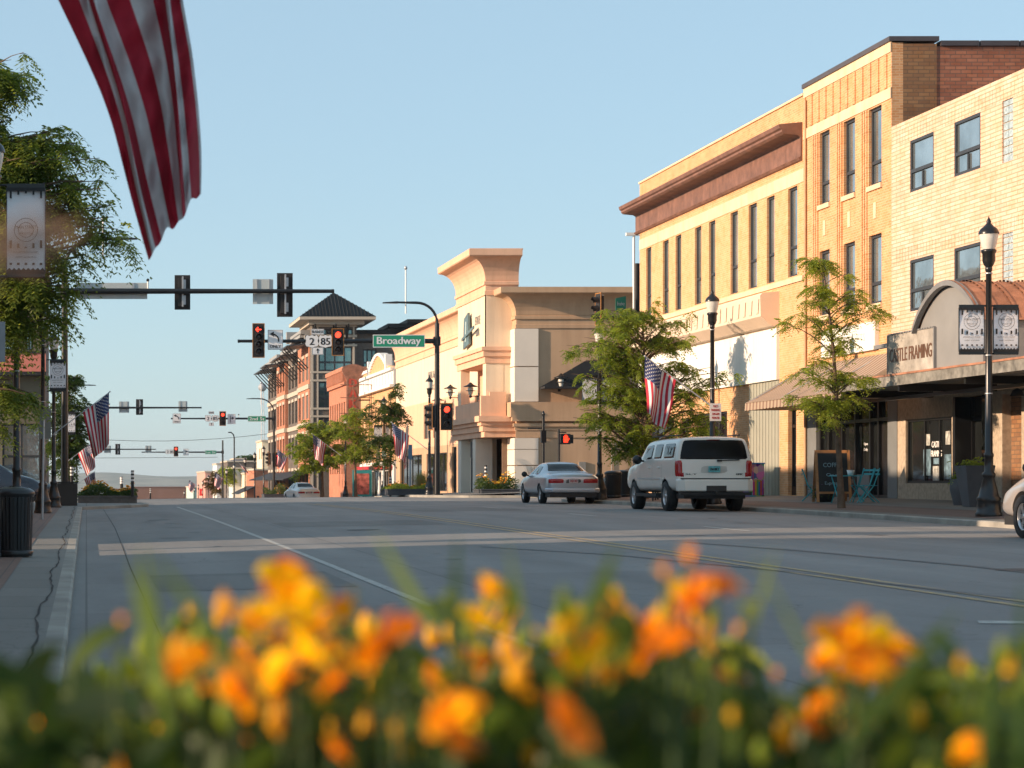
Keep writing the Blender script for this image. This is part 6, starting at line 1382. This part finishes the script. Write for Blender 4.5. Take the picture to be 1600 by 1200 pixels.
sedan('second dark car on the left cross street, its bright headlight beside the lamp base', -6.5, 94, paint('black_paint', (.015, .015, .018)), R(-90), H=1.15, z=rz(-3, 94))

# ---------------------------------------------------------------- bins, racks, planters, bollards
def bin_(x, D, w, h, label):
    X = (x - VX) * D / F; t = thing('litter_bin', label, 'litter bin', (X, D, gz(X, D)))
    k = MB(); r = w / 2; n = 30
    for i in range(n): a = 2 * math.pi * i / n; c, s_ = math.cos(a), math.sin(a); k.add([(c * r - s_ * .018, s_ * r + c * .018, .06), (c * r + s_ * .018, s_ * r - c * .018, .06), (c * (r + .03) + s_ * .018, s_ * (r + .03) - c * .018, h - .12), (c * (r + .03) - s_ * .018, s_ * (r + .03) + c * .018, h - .12)], [(0, 1, 2, 3)])
    k.build('slats', BLACKM, t); k = MB(); k.lathe([(r - .03, 0), (r - .03, h - .15)], n=20); k.build('liner', BLACK, t)
    k = MB(); k.lathe([(r + .01, .02), (r + .03, .08), (r + .01, .1)], n=24); k.lathe([(r + .03, h - .14), (r + .05, h - .1), (r + .04, h - .06), (r - .02, h - .02), (r * .5, h), (r * .45, h - .03)], n=24); k.build_each('rim_band', BLACK, t)
bin_(22, 31, .5, 1.0, 'black slatted litter bin at the left edge in front of the cars'); bin_(958, 77, .52, .98, 'black slatted litter bin between the sedan and the bike racks'); bin_(977, 78.5, .5, .98, 'second black litter bin partly behind the first, nearer the vehicle')
t = thing('utility_cabinet', 'dark square utility cabinet beside the left stone planter', 'cabinet', PX(105, 795, 78)); k = MB(); k.box(-.36, .36, 0, .5, 0, .92); k.build('cabinet_body', M('dark_brown_cabinet', (.035, .03, .026), .6), t); k = MB(); k.box(-.4, .4, -.04, .54, .925, .97); k.build('lid', BLACKM, t)
for i, x in enumerate((958, 972, 986)):
    X, D = (x - VX) * 70 / F + .9, 69.5 + i * .8; t = thing('bike_rack', ('hoop shaped black bike rack nearest the sedan', 'middle hoop shaped black bike rack', 'hoop shaped black bike rack nearest the white vehicle')[i], 'bike rack', (X, D, gz(X, D)), group='hoop bike racks')
    k = MB(); k.tube([(-.25, 0, 0), (-.25, 0, .7)] + [(-.25 * math.cos(a), 0, .7 + .2 * math.sin(a)) for a in [math.pi * j / 8 for j in range(1, 8)]] + [(.25, 0, .7), (.25, 0, 0)], .03, 8); k.build('hoop', BLACK, t)
WALLB = M('planter_block', (.13, .12, .11), .85, .2, 6, bump=.6); WALLD = M('planter_dark', (.05, .055, .065), .7, .2, 6)
OR = M('orange_petals', (.85, .28, .01), .6, .25, 20); YE = M('yellow_petals', (.9, .52, .02), .6, .15, 20)
def planter(x0, x1, ytop, D, dep, label, mat, seed, fh=.45, dens=1.0, orange=.5, grass=None):
    s = F / D; A, Bx = (x0 - VX) / s, (x1 - VX) / s; cx = (A + Bx) / 2; zb = min(gz(A, D), gz(cx, D)) - .02; zt = (VY - ytop) / s + ZE; W2 = (Bx - A) / 2; h = zt - zb
    t = thing('street_planter', label, 'planter', (cx, D, zb)); k = MB(); k.box(-W2, W2, 0, .2, 0, h); k.box(-W2, W2, dep - .2, dep, 0, h); k.box(-W2, -W2 + .2, .2, dep - .2, 0, h); k.box(W2 - .2, W2, .2, dep - .2, 0, h); k.build('wall', mat, t)
    k = MB(); k.box(-W2 - .03, W2 + .03, -.03, dep + .03, h + .002, h + .06); k.build('coping', mat, t)
    rng = np.random.default_rng(seed); n = int(900 * dens * W2 * dep / 2); lf = MB()
    P = np.stack([rng.uniform(-W2 + .05, W2 - .05, n), rng.uniform(.1, dep - .1, n), np.zeros(n)], 1); e = 1 - (np.abs(P[:, 0]) / W2) ** 4 * .5; bump_ = .65 + .35 * np.sin(P[:, 0] * 4 + seed); P[:, 2] = h + rng.uniform(0, 1, n) * (fh - .1) * e * bump_
    Dr = rng.normal(0, 1, (n, 3)); Dr[:, 2] = np.abs(Dr[:, 2]) + .3; Dr /= np.linalg.norm(Dr, axis=1)[:, None]
    fronds(lf, P, Dr, .14, rng, 3, .022, .09, .3); tag(lf.build('foliage', LEAFD if seed % 2 else LEAF, t), kind='stuff')
    fl = MB(); m_ = int(110 * dens * W2 * orange)
    for i in range(m_):
        x, y = rng.uniform(-W2 + .1, W2 - .1), rng.uniform(.1, dep - .1); z = h + .05 + fh * (.55 + .45 * rng.random()) * (.7 + .3 * math.sin(x * 4 + seed)); r = rng.uniform(.04, .065); fl.mi = int(rng.random() < .4)
        fl.lathe([(0, -.02), (r * .7, 0), (r, .02), (r * .6, .03), (0, .012)], (x, y, z), 7)
    if m_: tag(fl.build('blossoms', [OR, YE], t), kind='stuff')
    if grass:
        gr = MB()
        for i in range(260):
            x, y = grass + rng.normal(0, .12), dep / 2 + rng.normal(0, .12); d = Vector((rng.normal(0, .22), rng.normal(0, .2), 1)); hh = rng.uniform(.7, 1.15)
            a = Vector((x, y, h)); m1 = a + d * hh * .55; e_ = a + d * hh + Vector((d.x * .2, 0, -.05)); gr.add([a, a + Vector((.012, 0, 0)), m1 + Vector((.014, 0, 0)), e_, m1], [(0, 1, 2, 3, 4)])
        tag(gr.build('tall_grass', leafmat('tawny_grass%d' % seed, (.28, .2, .08), (.2, .24, .06)), t), kind='stuff')
    return t
planter(122, 214, 777, 82.2, 2.2, 'stone walled planter of orange flowers on the left corner', WALLB, 3, .6, 1.3, .9)
planter(606, 681, 766, 112, 2.4, 'dark planter with yellow flowers and tall grass left of the Broadway mast', WALLD, 4, .42, 1.0, .35, grass=.7)
planter(752, 812, 766, 106, 2.2, 'dark planter of orange and green bushes left of the silver sedan', WALLD, 5, .85, 1.3, .8)
planter(413, 460, 773, 196, 3, 'distant dark planter with green bushes below the 2nd St mast', WALLD, 7, 1.1, .5, .2, grass=.4)
def bollard(x, yb, yt, D, label):
    s = F / D; t = thing('marker_bollard', label, 'bollard', PX(x, yb, D)); H = (yb - yt) / s; k = MB(); k.tube([(0, 0, 0), (0, 0, H)], .06, 10); k.build('post', BLACKM, t)
    k = MB()
    for z in (.92, .78, .64): k.lathe([(.064, H * z - .045), (.064, H * z + .03)], n=12)
    k.build_each('reflective_band', WHITE, t)
bollard(207, 776, 735, 82, 'black marker post with white bands at the right end of the left planter'); bollard(190, 770, 745, 88, 'shorter banded marker post behind the left planter'); bollard(112, 765, 728, 84, 'banded marker post above the dark cabinet on the left')
bollard(759, 770, 727, 109, 'banded marker post at the beige building entrance'); bollard(610, 776, 744, 116, 'banded marker post at the left end of the dark planter'); bollard(235, 782, 762, 190, 'small white marker far down the road')
t = thing('dry_bush', 'spiky dry ornamental grass at the beige corner behind the sedan', 'plant', PX(838, 772, 108)); k = MB(); rng = np.random.default_rng(5)
for i in range(160): a = rng.uniform(0, 6.28); r = rng.uniform(.2, .9); k.add([(0, 0, 0), (.02, 0, 0), (r * math.cos(a), r * math.sin(a) * .5, rng.uniform(.9, 1.9) * (1.1 - r * .4))], [(0, 1, 2)])
k.build('blades', leafmat('dry_blades', (.2, .13, .08), (.25, .17, .1)), t)
# cafe corner
TQ = M('turquoise_metal', (.03, .36, .42), .4, .1, 5)
def chair(x, D, rot, label):
    X = (x - VX) * D / F; t = thing('folding_chair', label, 'chair', (X, D, gz(X, D)), rot, 'turquoise folding chairs at the cafe')
    for i in range(5): k = MB(); k.box(-.2, .2, -.18 + i * .08, -.13 + i * .08, .44, .455); k.build('seat_slat', TQ, t)
    for z in (.72, .82): k = MB(); k.box(-.2, .2, .24, .255, z, z + .05); k.build('back_slat', TQ, t)
    for s_ in (-.2, .2):
        k = MB(); k.tube([(s_, -.22, 0), (s_, .1, .45), (s_, .25, .9)], .014, 6); k.build('leg', TQ, t); k = MB(); k.tube([(s_ * .9, .25, 0), (s_ * .9, -.18, .44)], .014, 6); k.build('leg', TQ, t)
chair(1268, 60.6, R(70), 'turquoise folding chair left of the sandwich board'); chair(1346, 57.4, R(-70), 'turquoise folding chair right of the small table'); chair(1356, 56.6, R(-95), 'turquoise folding chair closest to the framing shop')
X, D = (1322 - VX) * 57.4 / F, 57.4; t = thing('bistro_table', 'small turquoise square table in front of the cafe window', 'table', (X, D, gz(X, D))); k = MB(); k.box(-.34, .34, -.34, .34, .70, .725); k.build('table_top', TQ, t)
for s_ in (-.28, .28):
    for q in (1, -1): k = MB(); k.tube([(s_, .3 * q, 0), (s_, -.3 * q, .7)], .015, 6); k.build('leg', TQ, t)
Zt = gz(X, D) + .725; t = thing('white_bowl', 'small white pot standing on the turquoise table', 'pot', (X + .12, D, Zt)); k = MB(); k.lathe([(.0, .001), (.07, .001), (.1, .14), (.08, .14), (.0, .1)]); k.build('pot', WHITE, t)
X, D = (1300 - VX) * 58.8 / F, 58.8; t = thing('sandwich_board', 'wooden framed chalkboard sandwich sign on the sidewalk', 'sandwich board', (X, D, gz(X, D)), R(-8)); WOOD = M('oak_wood', (.42, .19, .07), .5, .25, 5)
def slant(x, z, o): return (x, -.32 + .26 * z / 1.4 + o, z)
for s_ in (-1, 1):
    for sg in (1, -1):
        k = MB(); a = [(s_ * .42 + e, (-.33 * sg) * (1 - z / 1.4) + f, z) for z in (0, 1.4) for e, f in ((-.035, 0), (.035, 0), (.035, .03), (-.035, .03))]; k.add(a, [(0, 1, 2, 3), (4, 5, 6, 7), (0, 1, 5, 4), (1, 2, 6, 5), (2, 3, 7, 6), (3, 0, 4, 7)]); k.build('frame_leg', WOOD, t)
k = MB(); k.box(-.385, .385, -.02, .01, 1.32, 1.4); k.build('top_rail', WOOD, t); k = MB(); k.box(-.385, .385, -.285, -.255, .22, .28); k.build('bottom_rail', WOOD, t)
k = MB(); k.add([(-.385, -.262, .28), (.385, -.262, .28), (.385, -.02, 1.32), (-.385, -.02, 1.32), (-.385, -.245, .28), (.385, -.245, .28), (.385, -.003, 1.32), (-.385, -.003, 1.32)], [(0, 1, 2, 3), (4, 5, 6, 7), (0, 1, 5, 4), (3, 2, 6, 7)]); cb = k.build('chalkboard', M('chalkboard', (.015, .018, .018), .6, .3, 6), t)
k = MB(); up_ = Vector((0, .242, 1.04)).normalized()
for s_, w_, z in (('COFFEE', .5, 1.0), ('Open', .36, .72), ('Espresso', .45, .5)): text(k, s_, w_, .12, (0, -.268 + .242 * (z - .28) / 1.04, z), (1, 0, 0), up_)
k.build('chalk_writing', M('chalk', (.25, .38, .42), .8), cb)
X, D = (1277 - VX) * 59.6 / F, 59.0; t = thing('flower_pot', 'dark pot overflowing with purple flowers beside the sandwich board', 'pot plant', (X, D, gz(X, D))); k = MB(); k.lathe([(.16, 0), (.24, .12), (.26, .26), (.22, .27)]); k.build('pot', BLACKM, t)
rng = np.random.default_rng(8); k = MB(); P = rng.normal(0, .14, (160, 3)); P[:, 2] = .25 + np.abs(P[:, 2]); fronds(k, P, (lambda q: q / np.linalg.norm(q, axis=1)[:, None])(rng.normal(0, 1, (160, 3))), .12, rng, 3, .02, .07, .8); k.build('foliage', LEAFD, t)
k = MB()
for i in range(16): k.lathe([(0, 0), (.03, .01), (0, .02)], (rng.normal(0, .15), rng.normal(0, .15) - .08, .32 + rng.random() * .2), 6)
k.build('blossoms', M('purple_petals', (.3, .1, .35), .6), t)
m_, N, L, b = new_mat('mural_paint'); P = pos(N); v = N.new('ShaderNodeTexVoronoi'); v.inputs['Scale'].default_value = 5; L.new(P, v.inputs['Vector']); hs = N.new('ShaderNodeHueSaturation'); hs.inputs['Saturation'].default_value = 1.2; hs.inputs['Value'].default_value = .45; L.new(v.outputs['Color'], hs.inputs['Color']); L.new(hs.outputs[0], b.inputs['Base Color'])
X, D = 21.3, 70.0; t = thing('painted_cabinet', 'brightly painted utility cabinet with bookshelf mural beside the grey siding', 'cabinet', (X, D - .5, gz(X, D))); k = MB(); k.box(-.35, .35, 0, .6, 0, 1.05); k.build('cabinet_body', m_, t)
for i, c in enumerate(((.3, .03, .2), (.5, .3, .02), (.05, .3, .08), (.03, .1, .4), (.4, .05, .03), (.2, .05, .3))):
    k = MB(); k.box(-.0 + i * .055, .045 + i * .055, -.015, -.002, .05, .48 + .03 * (i % 3)); k.build('painted_book', M('book%d' % i, c, .5), t)
k = MB(); k.box(-.37, .37, -.03, .62, 1.051, 1.09); k.build('top', M('mural_blue', (.02, .12, .35), .5), t); k = MB(); k.box(-.02, .0, -.02, -.002, .05, 1.0); k.build('painted_stripe', M('mural_pink', (.45, .03, .2), .5), t)
GPOT = M('grey_pot', (.09, .095, .105), .6, .1, 4)
for x, D, w0, w1, h_, l in ((1523, 50.2, .2, .34, .95, 'tall tapered grey planter by the shop door'), (1502, 51.6, .17, .26, .62, 'low rounded grey planter left of the tall one')):
    X = (x - VX) * D / F; t = thing('grey_planter', l, 'planter', (X, D, gz(X, D))); k = MB()
    if h_ > .8: k.add([(-w0, -w0, 0), (w0, -w0, 0), (w0, w0, 0), (-w0, w0, 0), (-w1, -w1, h_), (w1, -w1, h_), (w1, w1, h_), (-w1, w1, h_)], [(0, 1, 5, 4), (1, 2, 6, 5), (2, 3, 7, 6), (3, 0, 4, 7), (0, 1, 2, 3), (4, 5, 6, 7)])
    else: k.lathe([(w0, 0), (w1, h_ * .6), (w1 * .95, h_), (w1 * .8, h_)])
    k.build('pot', GPOT, t); k = MB(); P = rng.normal(0, w1 * .4, (120, 3)); P[:, 2] = h_ + np.abs(P[:, 2]) * .6; fronds(k, P, (lambda q: q / np.linalg.norm(q, axis=1)[:, None])(rng.normal(0, 1, (120, 3))), .12, rng, 3, .02, .07, .6); k.build('plant', LEAF, t)
t = thing('wall_light', 'black dome lamp on the stone wall right of the near lamp post', 'wall light', (FX - .3, 51.2, zc(2.05))); k = MB(); k.lathe([(.02, .18), (.1, .14), (.16, 0), (.0, .0)]); k.tube([(0, 0, .1), (.3, 0, .2)], .02, 6); k.build('shade', BLACKM, t)

# ---------------------------------------------------------------- foreground flower bed
def fx(x, y, D): return PX(x, y, D)
t = thing('flower_planter', 'raised bed wall under the blurred foreground flowers', 'planter', (.6, 1.9, rz(.6, 2) + .11)); zb = t.location.z
k = MB(); H = .42
k.box(-1.6, 2.6, -.9, -.75, 0, H); k.box(-1.6, 2.6, 1.4, 1.55, 0, H); k.box(-1.6, -1.45, -.75, 1.4, 0, H); k.box(2.45, 2.6, -.75, 1.4, 0, H); k.build('wall', WALLB, t)
k = MB(); k.box(-1.45, 2.45, -.75, 1.4, 0, H - .06); k.build('soil', M('soil', (.05, .035, .025), .95, .3, 20), t)
rng = np.random.default_rng(77)
BL = leafmat('bed_leaves', (.016, .04, .008), (.085, .13, .018), .4); PY_ = leafmat('bud_yellow', (.8, .42, .003), (.95, .6, .01), .4); BLM = leafmat('bed_mid_green', (.03, .065, .01), (.12, .17, .02), .45); BLY = leafmat('bed_bud_green', (.16, .26, .02), (.36, .40, .03), .5)
def blade(mb, a, e, w, bend=(0, 0, 0), n=5):
    a, e = Vector(a), Vector(e); d = (e - a).normalized(); s_ = d.cross(Vector((0, 1, 0))).normalized(); s_ = (s_ + Vector((0, rng.normal(0, .5), 0))).normalized(); B_ = Vector(bend); vs = []
    for i in range(n + 1):
        t_ = i / n; p = a.lerp(e, t_) + B_ * t_ * (1 - t_) * 4; ww = w * math.sin(math.pi * (.12 + .88 * t_)) if i < n else w * .03; vs += [p - s_ * ww / 2, p + s_ * ww / 2]
    mb.add(vs, [(2 * i, 2 * i + 1, 2 * i + 3, 2 * i + 2) for i in range(n)], True)
k = MB(); ky = MB()
def top_y(x): # uneven upper outline of the foliage
    return 1018 + 26 * math.sin(x * .011) + 24 * math.sin(x * .031 + 1) + 16 * math.sin(x * .083) + (62 if 1390 < x < 1600 else 0) - (22 if 650 < x < 1100 else 0) + (58 if 1120 < x < 1290 else 0)
for i in range(3600):
    D = rng.uniform(1.7, 3.0); x = rng.uniform(-60, 1660); ty = top_y(x); y = ty + (1330 - ty) * rng.random() ** .62; e = fx(x, y, D)
    l = rng.uniform(.035, .075); d = Vector((rng.normal(0, .7), rng.normal(0, .7), abs(rng.normal(.5, .5)))).normalized(); a = e - d * l
    (blade)(ky if rng.random() < .07 and x > 200 else k, a, e, rng.uniform(.009, .02), (0, 0, .008))
kb = MB()
for i in range(1100):     # broader bent leaves mixed through the bed
    D = rng.uniform(1.5, 2.2); x = rng.uniform(-60, 1660); ty = top_y(x) + 20; y = ty + (1300 - ty) * rng.random() ** .7; e = fx(x, y, D); l = rng.uniform(.04, .09); d = Vector((rng.normal(0, .8), rng.normal(0, .5), rng.normal(.5, .6))).normalized(); blade(kb if x > 260 or rng.random() < .35 else k, e - d * l, e, rng.uniform(.012, .028), (rng.normal(0, .01), 0, .01))
kd = MB()
for i in range(600):     # small unopened buds all over the bed
    D = rng.uniform(1.5, 2.3); x = rng.uniform(150, 1660); y = top_y(x) - (40 if x < 1150 else 5) + 230 * rng.random(); c = fx(x, y, D); r_ = rng.uniform(.004, .008); kd.mi = int(rng.random() < .35)
    kd.lathe([(0, -r_ * 1.8), (r_, -r_ * .4), (r_ * .8, r_), (0, r_ * 2.2)], tuple(c), 6)
tag(kd.build('buds', [BLY, PY_], t, True), kind='stuff')
tag(kb.build('bent_leaves', BLM, t, True), kind='stuff')
tag(k.build('leaves', BL, t, True), kind='stuff'); tag(ky.build('pale_leaves', BLY, t, True), kind='stuff')
k = MB()
for i in range(60):
    D = rng.uniform(1.7, 2.8); x = rng.uniform(-40, 1640); e = fx(x, top_y(x) + rng.uniform(0, 60), D); k.tube([(e.x + rng.normal(0, .04), e.y, zb + .35), e], [.0035, .002], 4)
tag(k.build('stems', M('stem_green', (.03, .06, .012), .7), t, True), kind='stuff')
PO = leafmat('petal_orange', (.92, .27, .002), (.97, .44, .003), .5); PY = leafmat('petal_yellow', (1.0, .58, .002), (1.0, .74, .006), .5); PD = leafmat('petal_rust', (.52, .13, .003), (.70, .22, .004), .45)
for m__ in (PO, PY, PD): m__.node_tree.nodes['Principled BSDF'].inputs['Specular IOR Level'].default_value = .15
FL = []; FO = []
def flower(x, y, dia_px, col, D, form='open'):
    D -= .22; s = F / D; r = dia_px / s / 2 * 1.12; nm = {'o': 'orange', 'y': 'golden yellow', 'd': 'rusty orange', 'g': 'greenish yellow'}[col]; mt = {'o': PO, 'y': PY, 'd': PD, 'g': BLY}[col]
    where = 'low' if y > 1080 else ('topmost' if y < 925 else 'middle height'); third = 'left' if x < 500 else ('central' if x < 1050 else 'right')
    kind_ = '%s %s' % (nm, 'bud' if form == 'bud' else 'blossom'); FL.append((x, kind_, where))
    o = thing('garden_flower', 'x', 'flower', fx(x, y, D), group='blurred foreground flowers'); FO.append(o)
    k = MB(); n = 5 if form != 'bud' else 4; dia_px *= 1.05; r *= 1.03
    tilt = Vector((rng.normal(0, .6), -.35 + rng.normal(0, .5), .75)).normalized() if form != 'bud' else Vector((rng.normal(0, .2), rng.normal(0, .2), 1)).normalized()
    a = tilt.orthogonal().normalized(); b = tilt.cross(a)
    for lay, (ro, up, nn, ph) in enumerate(((1.0, .55 + .5 * rng.random(), n, 0), (.7, 1.0 + .5 * rng.random(), 4, .5)) if form != 'bud' else ((.42, 1.25, 4, 0), (.3, 1.2, 3, .6))):
        for i in range(nn):
            w = 2 * math.pi * (i + ph) / nn + rng.normal(0, .12); d = a * math.cos(w) + b * math.sin(w); s_ = tilt.cross(d); vs = []
            rr = r * ro * rng.uniform(.6, 1.3); k.mi = int(rng.random() < .3)
            for q in range(6):
                t_ = q / 5; c = d * (rr * t_) + tilt * (r * up * (t_ ** .7) * (1 - .3 * t_) - r * .25 * t_ ** 3 * (form != 'bud')); ww = rr * .42 * math.sin(math.pi * min(.97, .08 + .86 * t_ ** 1.3))
                vs += [c - s_ * ww + tilt * r * .06 * math.sin(q * 2), c + tilt * -r * .05, c + s_ * ww + tilt * r * .06 * math.cos(q * 2)]
            k.add(vs, [(3 * q, 3 * q + 1, 3 * q + 4, 3 * q + 3) for q in range(5)] + [(3 * q + 1, 3 * q + 2, 3 * q + 5, 3 * q + 4) for q in range(5)], True)
    k.build('petals', [mt, {'o': PY, 'y': PO, 'd': PO, 'g': PY}[col]], o)
    k = MB(); k.lathe([(0, -r * .35), (r * .22, -r * .12), (r * .26, r * .08), (r * .05, r * .1)], (0, 0, 0), 8); bx_, by_ = rng.normal(0, .05), rng.normal(0, .03); H_ = zb + .3 - o.location.z; k.tube([(0, 0, -r * .3), (bx_ * .5 + rng.normal(0, .008), by_ * .4, H_ * .4), (bx_, by_, H_)], [.002, .0025, .003], 5); k.build('stem', M('stem_green', (.03, .06, .012), .7), o)
    if form != 'bud': k = MB(); c = tilt * r * .22; k.lathe([(r * .2, -.0), (r * .16, r * .14), (0, r * .2)], tuple(c), 8); k.build('centre', PY if col != 'y' else PO, o)
for q in ((442, 905, 66, 'o', 1.9), (452, 938, 84, 'y', 1.8), (398, 985, 88, 'y', 1.75), (468, 1035, 100, 'y', 1.7), (430, 1020, 70, 'd', 1.85), (528, 965, 62, 'y', 1.8), (540, 1068, 66, 'o', 1.7), (500, 1095, 60, 'y', 1.8), (275, 1048, 74, 'o', 1.8), (305, 1035, 62, 'y', 1.75), (365, 1075, 90, 'o', 1.7), (345, 1045, 60, 'y', 1.8), (185, 978, 36, 'y', 1.75, 'bud'), (612, 1012, 104, 'd', 1.6), (575, 1030, 60, 'o', 1.75), (762, 932, 66, 'y', 2.0), (800, 960, 56, 'o', 2.1), (785, 990, 50, 'y', 2.1), (735, 1038, 56, 'o', 2.0), (772, 1045, 50, 'd', 2.0), (880, 948, 48, 'o', 1.9, 'bud'), (905, 1012, 96, 'y', 1.75), (880, 1048, 66, 'y', 1.8), (962, 940, 38, 'y', 1.8, 'bud'), (1042, 905, 50, 'y', 1.75, 'bud'), (1078, 885, 62, 'o', 1.75, 'bud'), (1026, 985, 60, 'o', 1.8), (1098, 950, 92, 'd', 1.65), (1055, 1020, 74, 'd', 1.65), (1170, 968, 56, 'g', 1.8, 'bud'), (1150, 995, 44, 'y', 1.85, 'bud'), (1328, 1010, 106, 'o', 1.75), (1372, 1030, 84, 'd', 1.75), (1398, 1015, 62, 'o', 1.8), (1340, 1050, 60, 'd', 1.7), (1292, 1105, 58, 'o', 1.8), (1262, 1145, 56, 'd', 1.8), (1215, 1062, 34, 'y', 1.9, 'bud'), (1135, 1065, 52, 'd', 2.0), (1085, 1110, 50, 'o', 1.9), (1150, 1130, 46, 'o', 1.9), (870, 1140, 116, 'd', 1.5), (715, 1125, 80, 'o', 1.55), (715, 1165, 74, 'd', 1.5), (1480, 1105, 40, 'g', 1.8, 'bud'), (1500, 1108, 36, 'g', 1.8, 'bud'), (1520, 1185, 70, 'o', 1.7), (1345, 1145, 36, 'g', 1.9, 'bud'), (1282, 1165, 36, 'y', 1.9, 'bud'), (36, 1152, 44, 'y', 1.9, 'bud'), (58, 1135, 40, 'o', 1.9, 'bud'), (700, 945, 40, 'g', 1.9, 'bud'), (722, 960, 40, 'g', 2.0, 'bud'), (840, 1000, 36, 'g', 1.9, 'bud'), (625, 1180, 46, 'g', 1.7, 'bud'), (655, 1185, 40, 'g', 1.7, 'bud'), (520, 1180, 50, 'o', 1.7), (1000, 1110, 34, 'g', 1.9, 'bud'), (930, 1030, 46, 'y', 1.75, 'bud'), (283, 1000, 40, 'g', 1.8, 'bud'), (425, 965, 70, 'y', 1.85), (492, 985, 66, 'y', 1.9), (448, 1062, 84, 'y', 1.72), (415, 1050, 60, 'o', 1.8), (505, 1010, 60, 'o', 1.9), (640, 990, 60, 'd', 1.7), (918, 985, 60, 'y', 1.8), (1118, 925, 60, 'd', 1.7), (455, 1000, 76, 'y', 1.75), (385, 1030, 60, 'y', 1.8), (520, 1030, 60, 'y', 1.75), (425, 1100, 60, 'y', 1.8), (320, 1090, 50, 'o', 1.8), (890, 985, 50, 'y', 1.8), (745, 965, 46, 'y', 1.95), (1010, 1030, 50, 'o', 1.8), (1060, 935, 50, 'y', 1.8), (1300, 1040, 60, 'o', 1.8), (670, 1060, 50, 'o', 1.8), (550, 940, 34, 'g', 1.8, 'bud')):
    flower(*q)
def nth(n): return '%d%s' % (n, {1: 'st', 2: 'nd', 3: 'rd'}.get(n % 10 if n // 10 != 1 else 0, 'th'))
for o, (x, kd, wh) in zip(FO, FL):
    same = sorted(q[0] for q in FL if q[1] == kd and q[2] == wh); r_ = same.index(x) + 1
    lv = {'low': 'low in the bed', 'topmost': 'high above the bed', 'middle height': 'at mid height'}[wh]
    o['label'] = 'blurred %s %s%s' % (kd, lv, ', %s one from the left' % nth(r_) if len(same) > 1 else '')
# tall blades of grass close to the lens
t = thing('grass_tuft', 'long thin blurred green blades rising above the foreground flowers', 'grass', (.3, 1.3, zb + .4))
k = MB()
for x0, y0_, x1, y1_, D, w in ((245, 1010, 222, 850, 1.35, .010), (340, 1000, 235, 860, 1.3, .009), (232, 1000, 205, 870, 1.3, .008), (640, 920, 585, 830, 1.5, .009), (930, 940, 965, 850, 1.5, .012), (815, 960, 790, 840, 1.6, .008), (710, 960, 715, 830, 1.6, .008), (1385, 1090, 1500, 950, 1.45, .012), (1250, 1000, 1170, 850, 1.5, .006), (1545, 1110, 1558, 1010, 1.4, .012), (1180, 960, 1215, 850, 1.6, .006), (1595, 1080, 1600, 900, 1.3, .010)):
    blade(k, fx(x0 + (x0 - x1) * .8, y0_ + (y0_ - y1_) * .8, D), fx(x1, y1_, D), w, (0, 0, .0))
k.build_each('blade', leafmat('blade_green', (.10, .17, .03), (.24, .32, .06), .5), t, True)
t = thing('dry_seed_head', 'out of focus brown seed plume sticking in from the left edge', 'plant', PX(-60, 400, .95)); k = MB()
a, e = PX(-130, 440, .95), PX(75, 352, .95)
for i in range(34):
    q = rng.random(); p = a.lerp(e, q) + Vector((0, 0, rng.normal(0, .003 + .005 * (1 - q)))); blade(k, p, p + Vector((rng.uniform(.004, .02), rng.normal(0, .004), rng.normal(0, .006))), .003)
k.tube([a - Vector((.35, 0, .85)), a - Vector((.1, 0, .1)), a, e], [.002, .0015, .0012, .0005], 4); k.build('plume', M('dry_brown', (.24, .15, .10), .8), t, True)

# ---------------------------------------------------------------- morning haze
k = MB(); k.box(-3050, 3050, -75, 6050, -60, 60)
hm = bpy.data.materials.new('haze_air'); hm.use_nodes = True; hn = hm.node_tree.nodes; hn.remove(hn['Principled BSDF']); pvn = hn.new('ShaderNodeVolumePrincipled')
pvn.inputs['Color'].default_value = (.86, .92, 1, 1); pvn.inputs['Density'].default_value = .0001; pvn.inputs['Anisotropy'].default_value = .2
hm.node_tree.links.new(pvn.outputs[0], hn['Material Output'].inputs['Volume']); tag(k.build('haze', hm), kind='stuff')
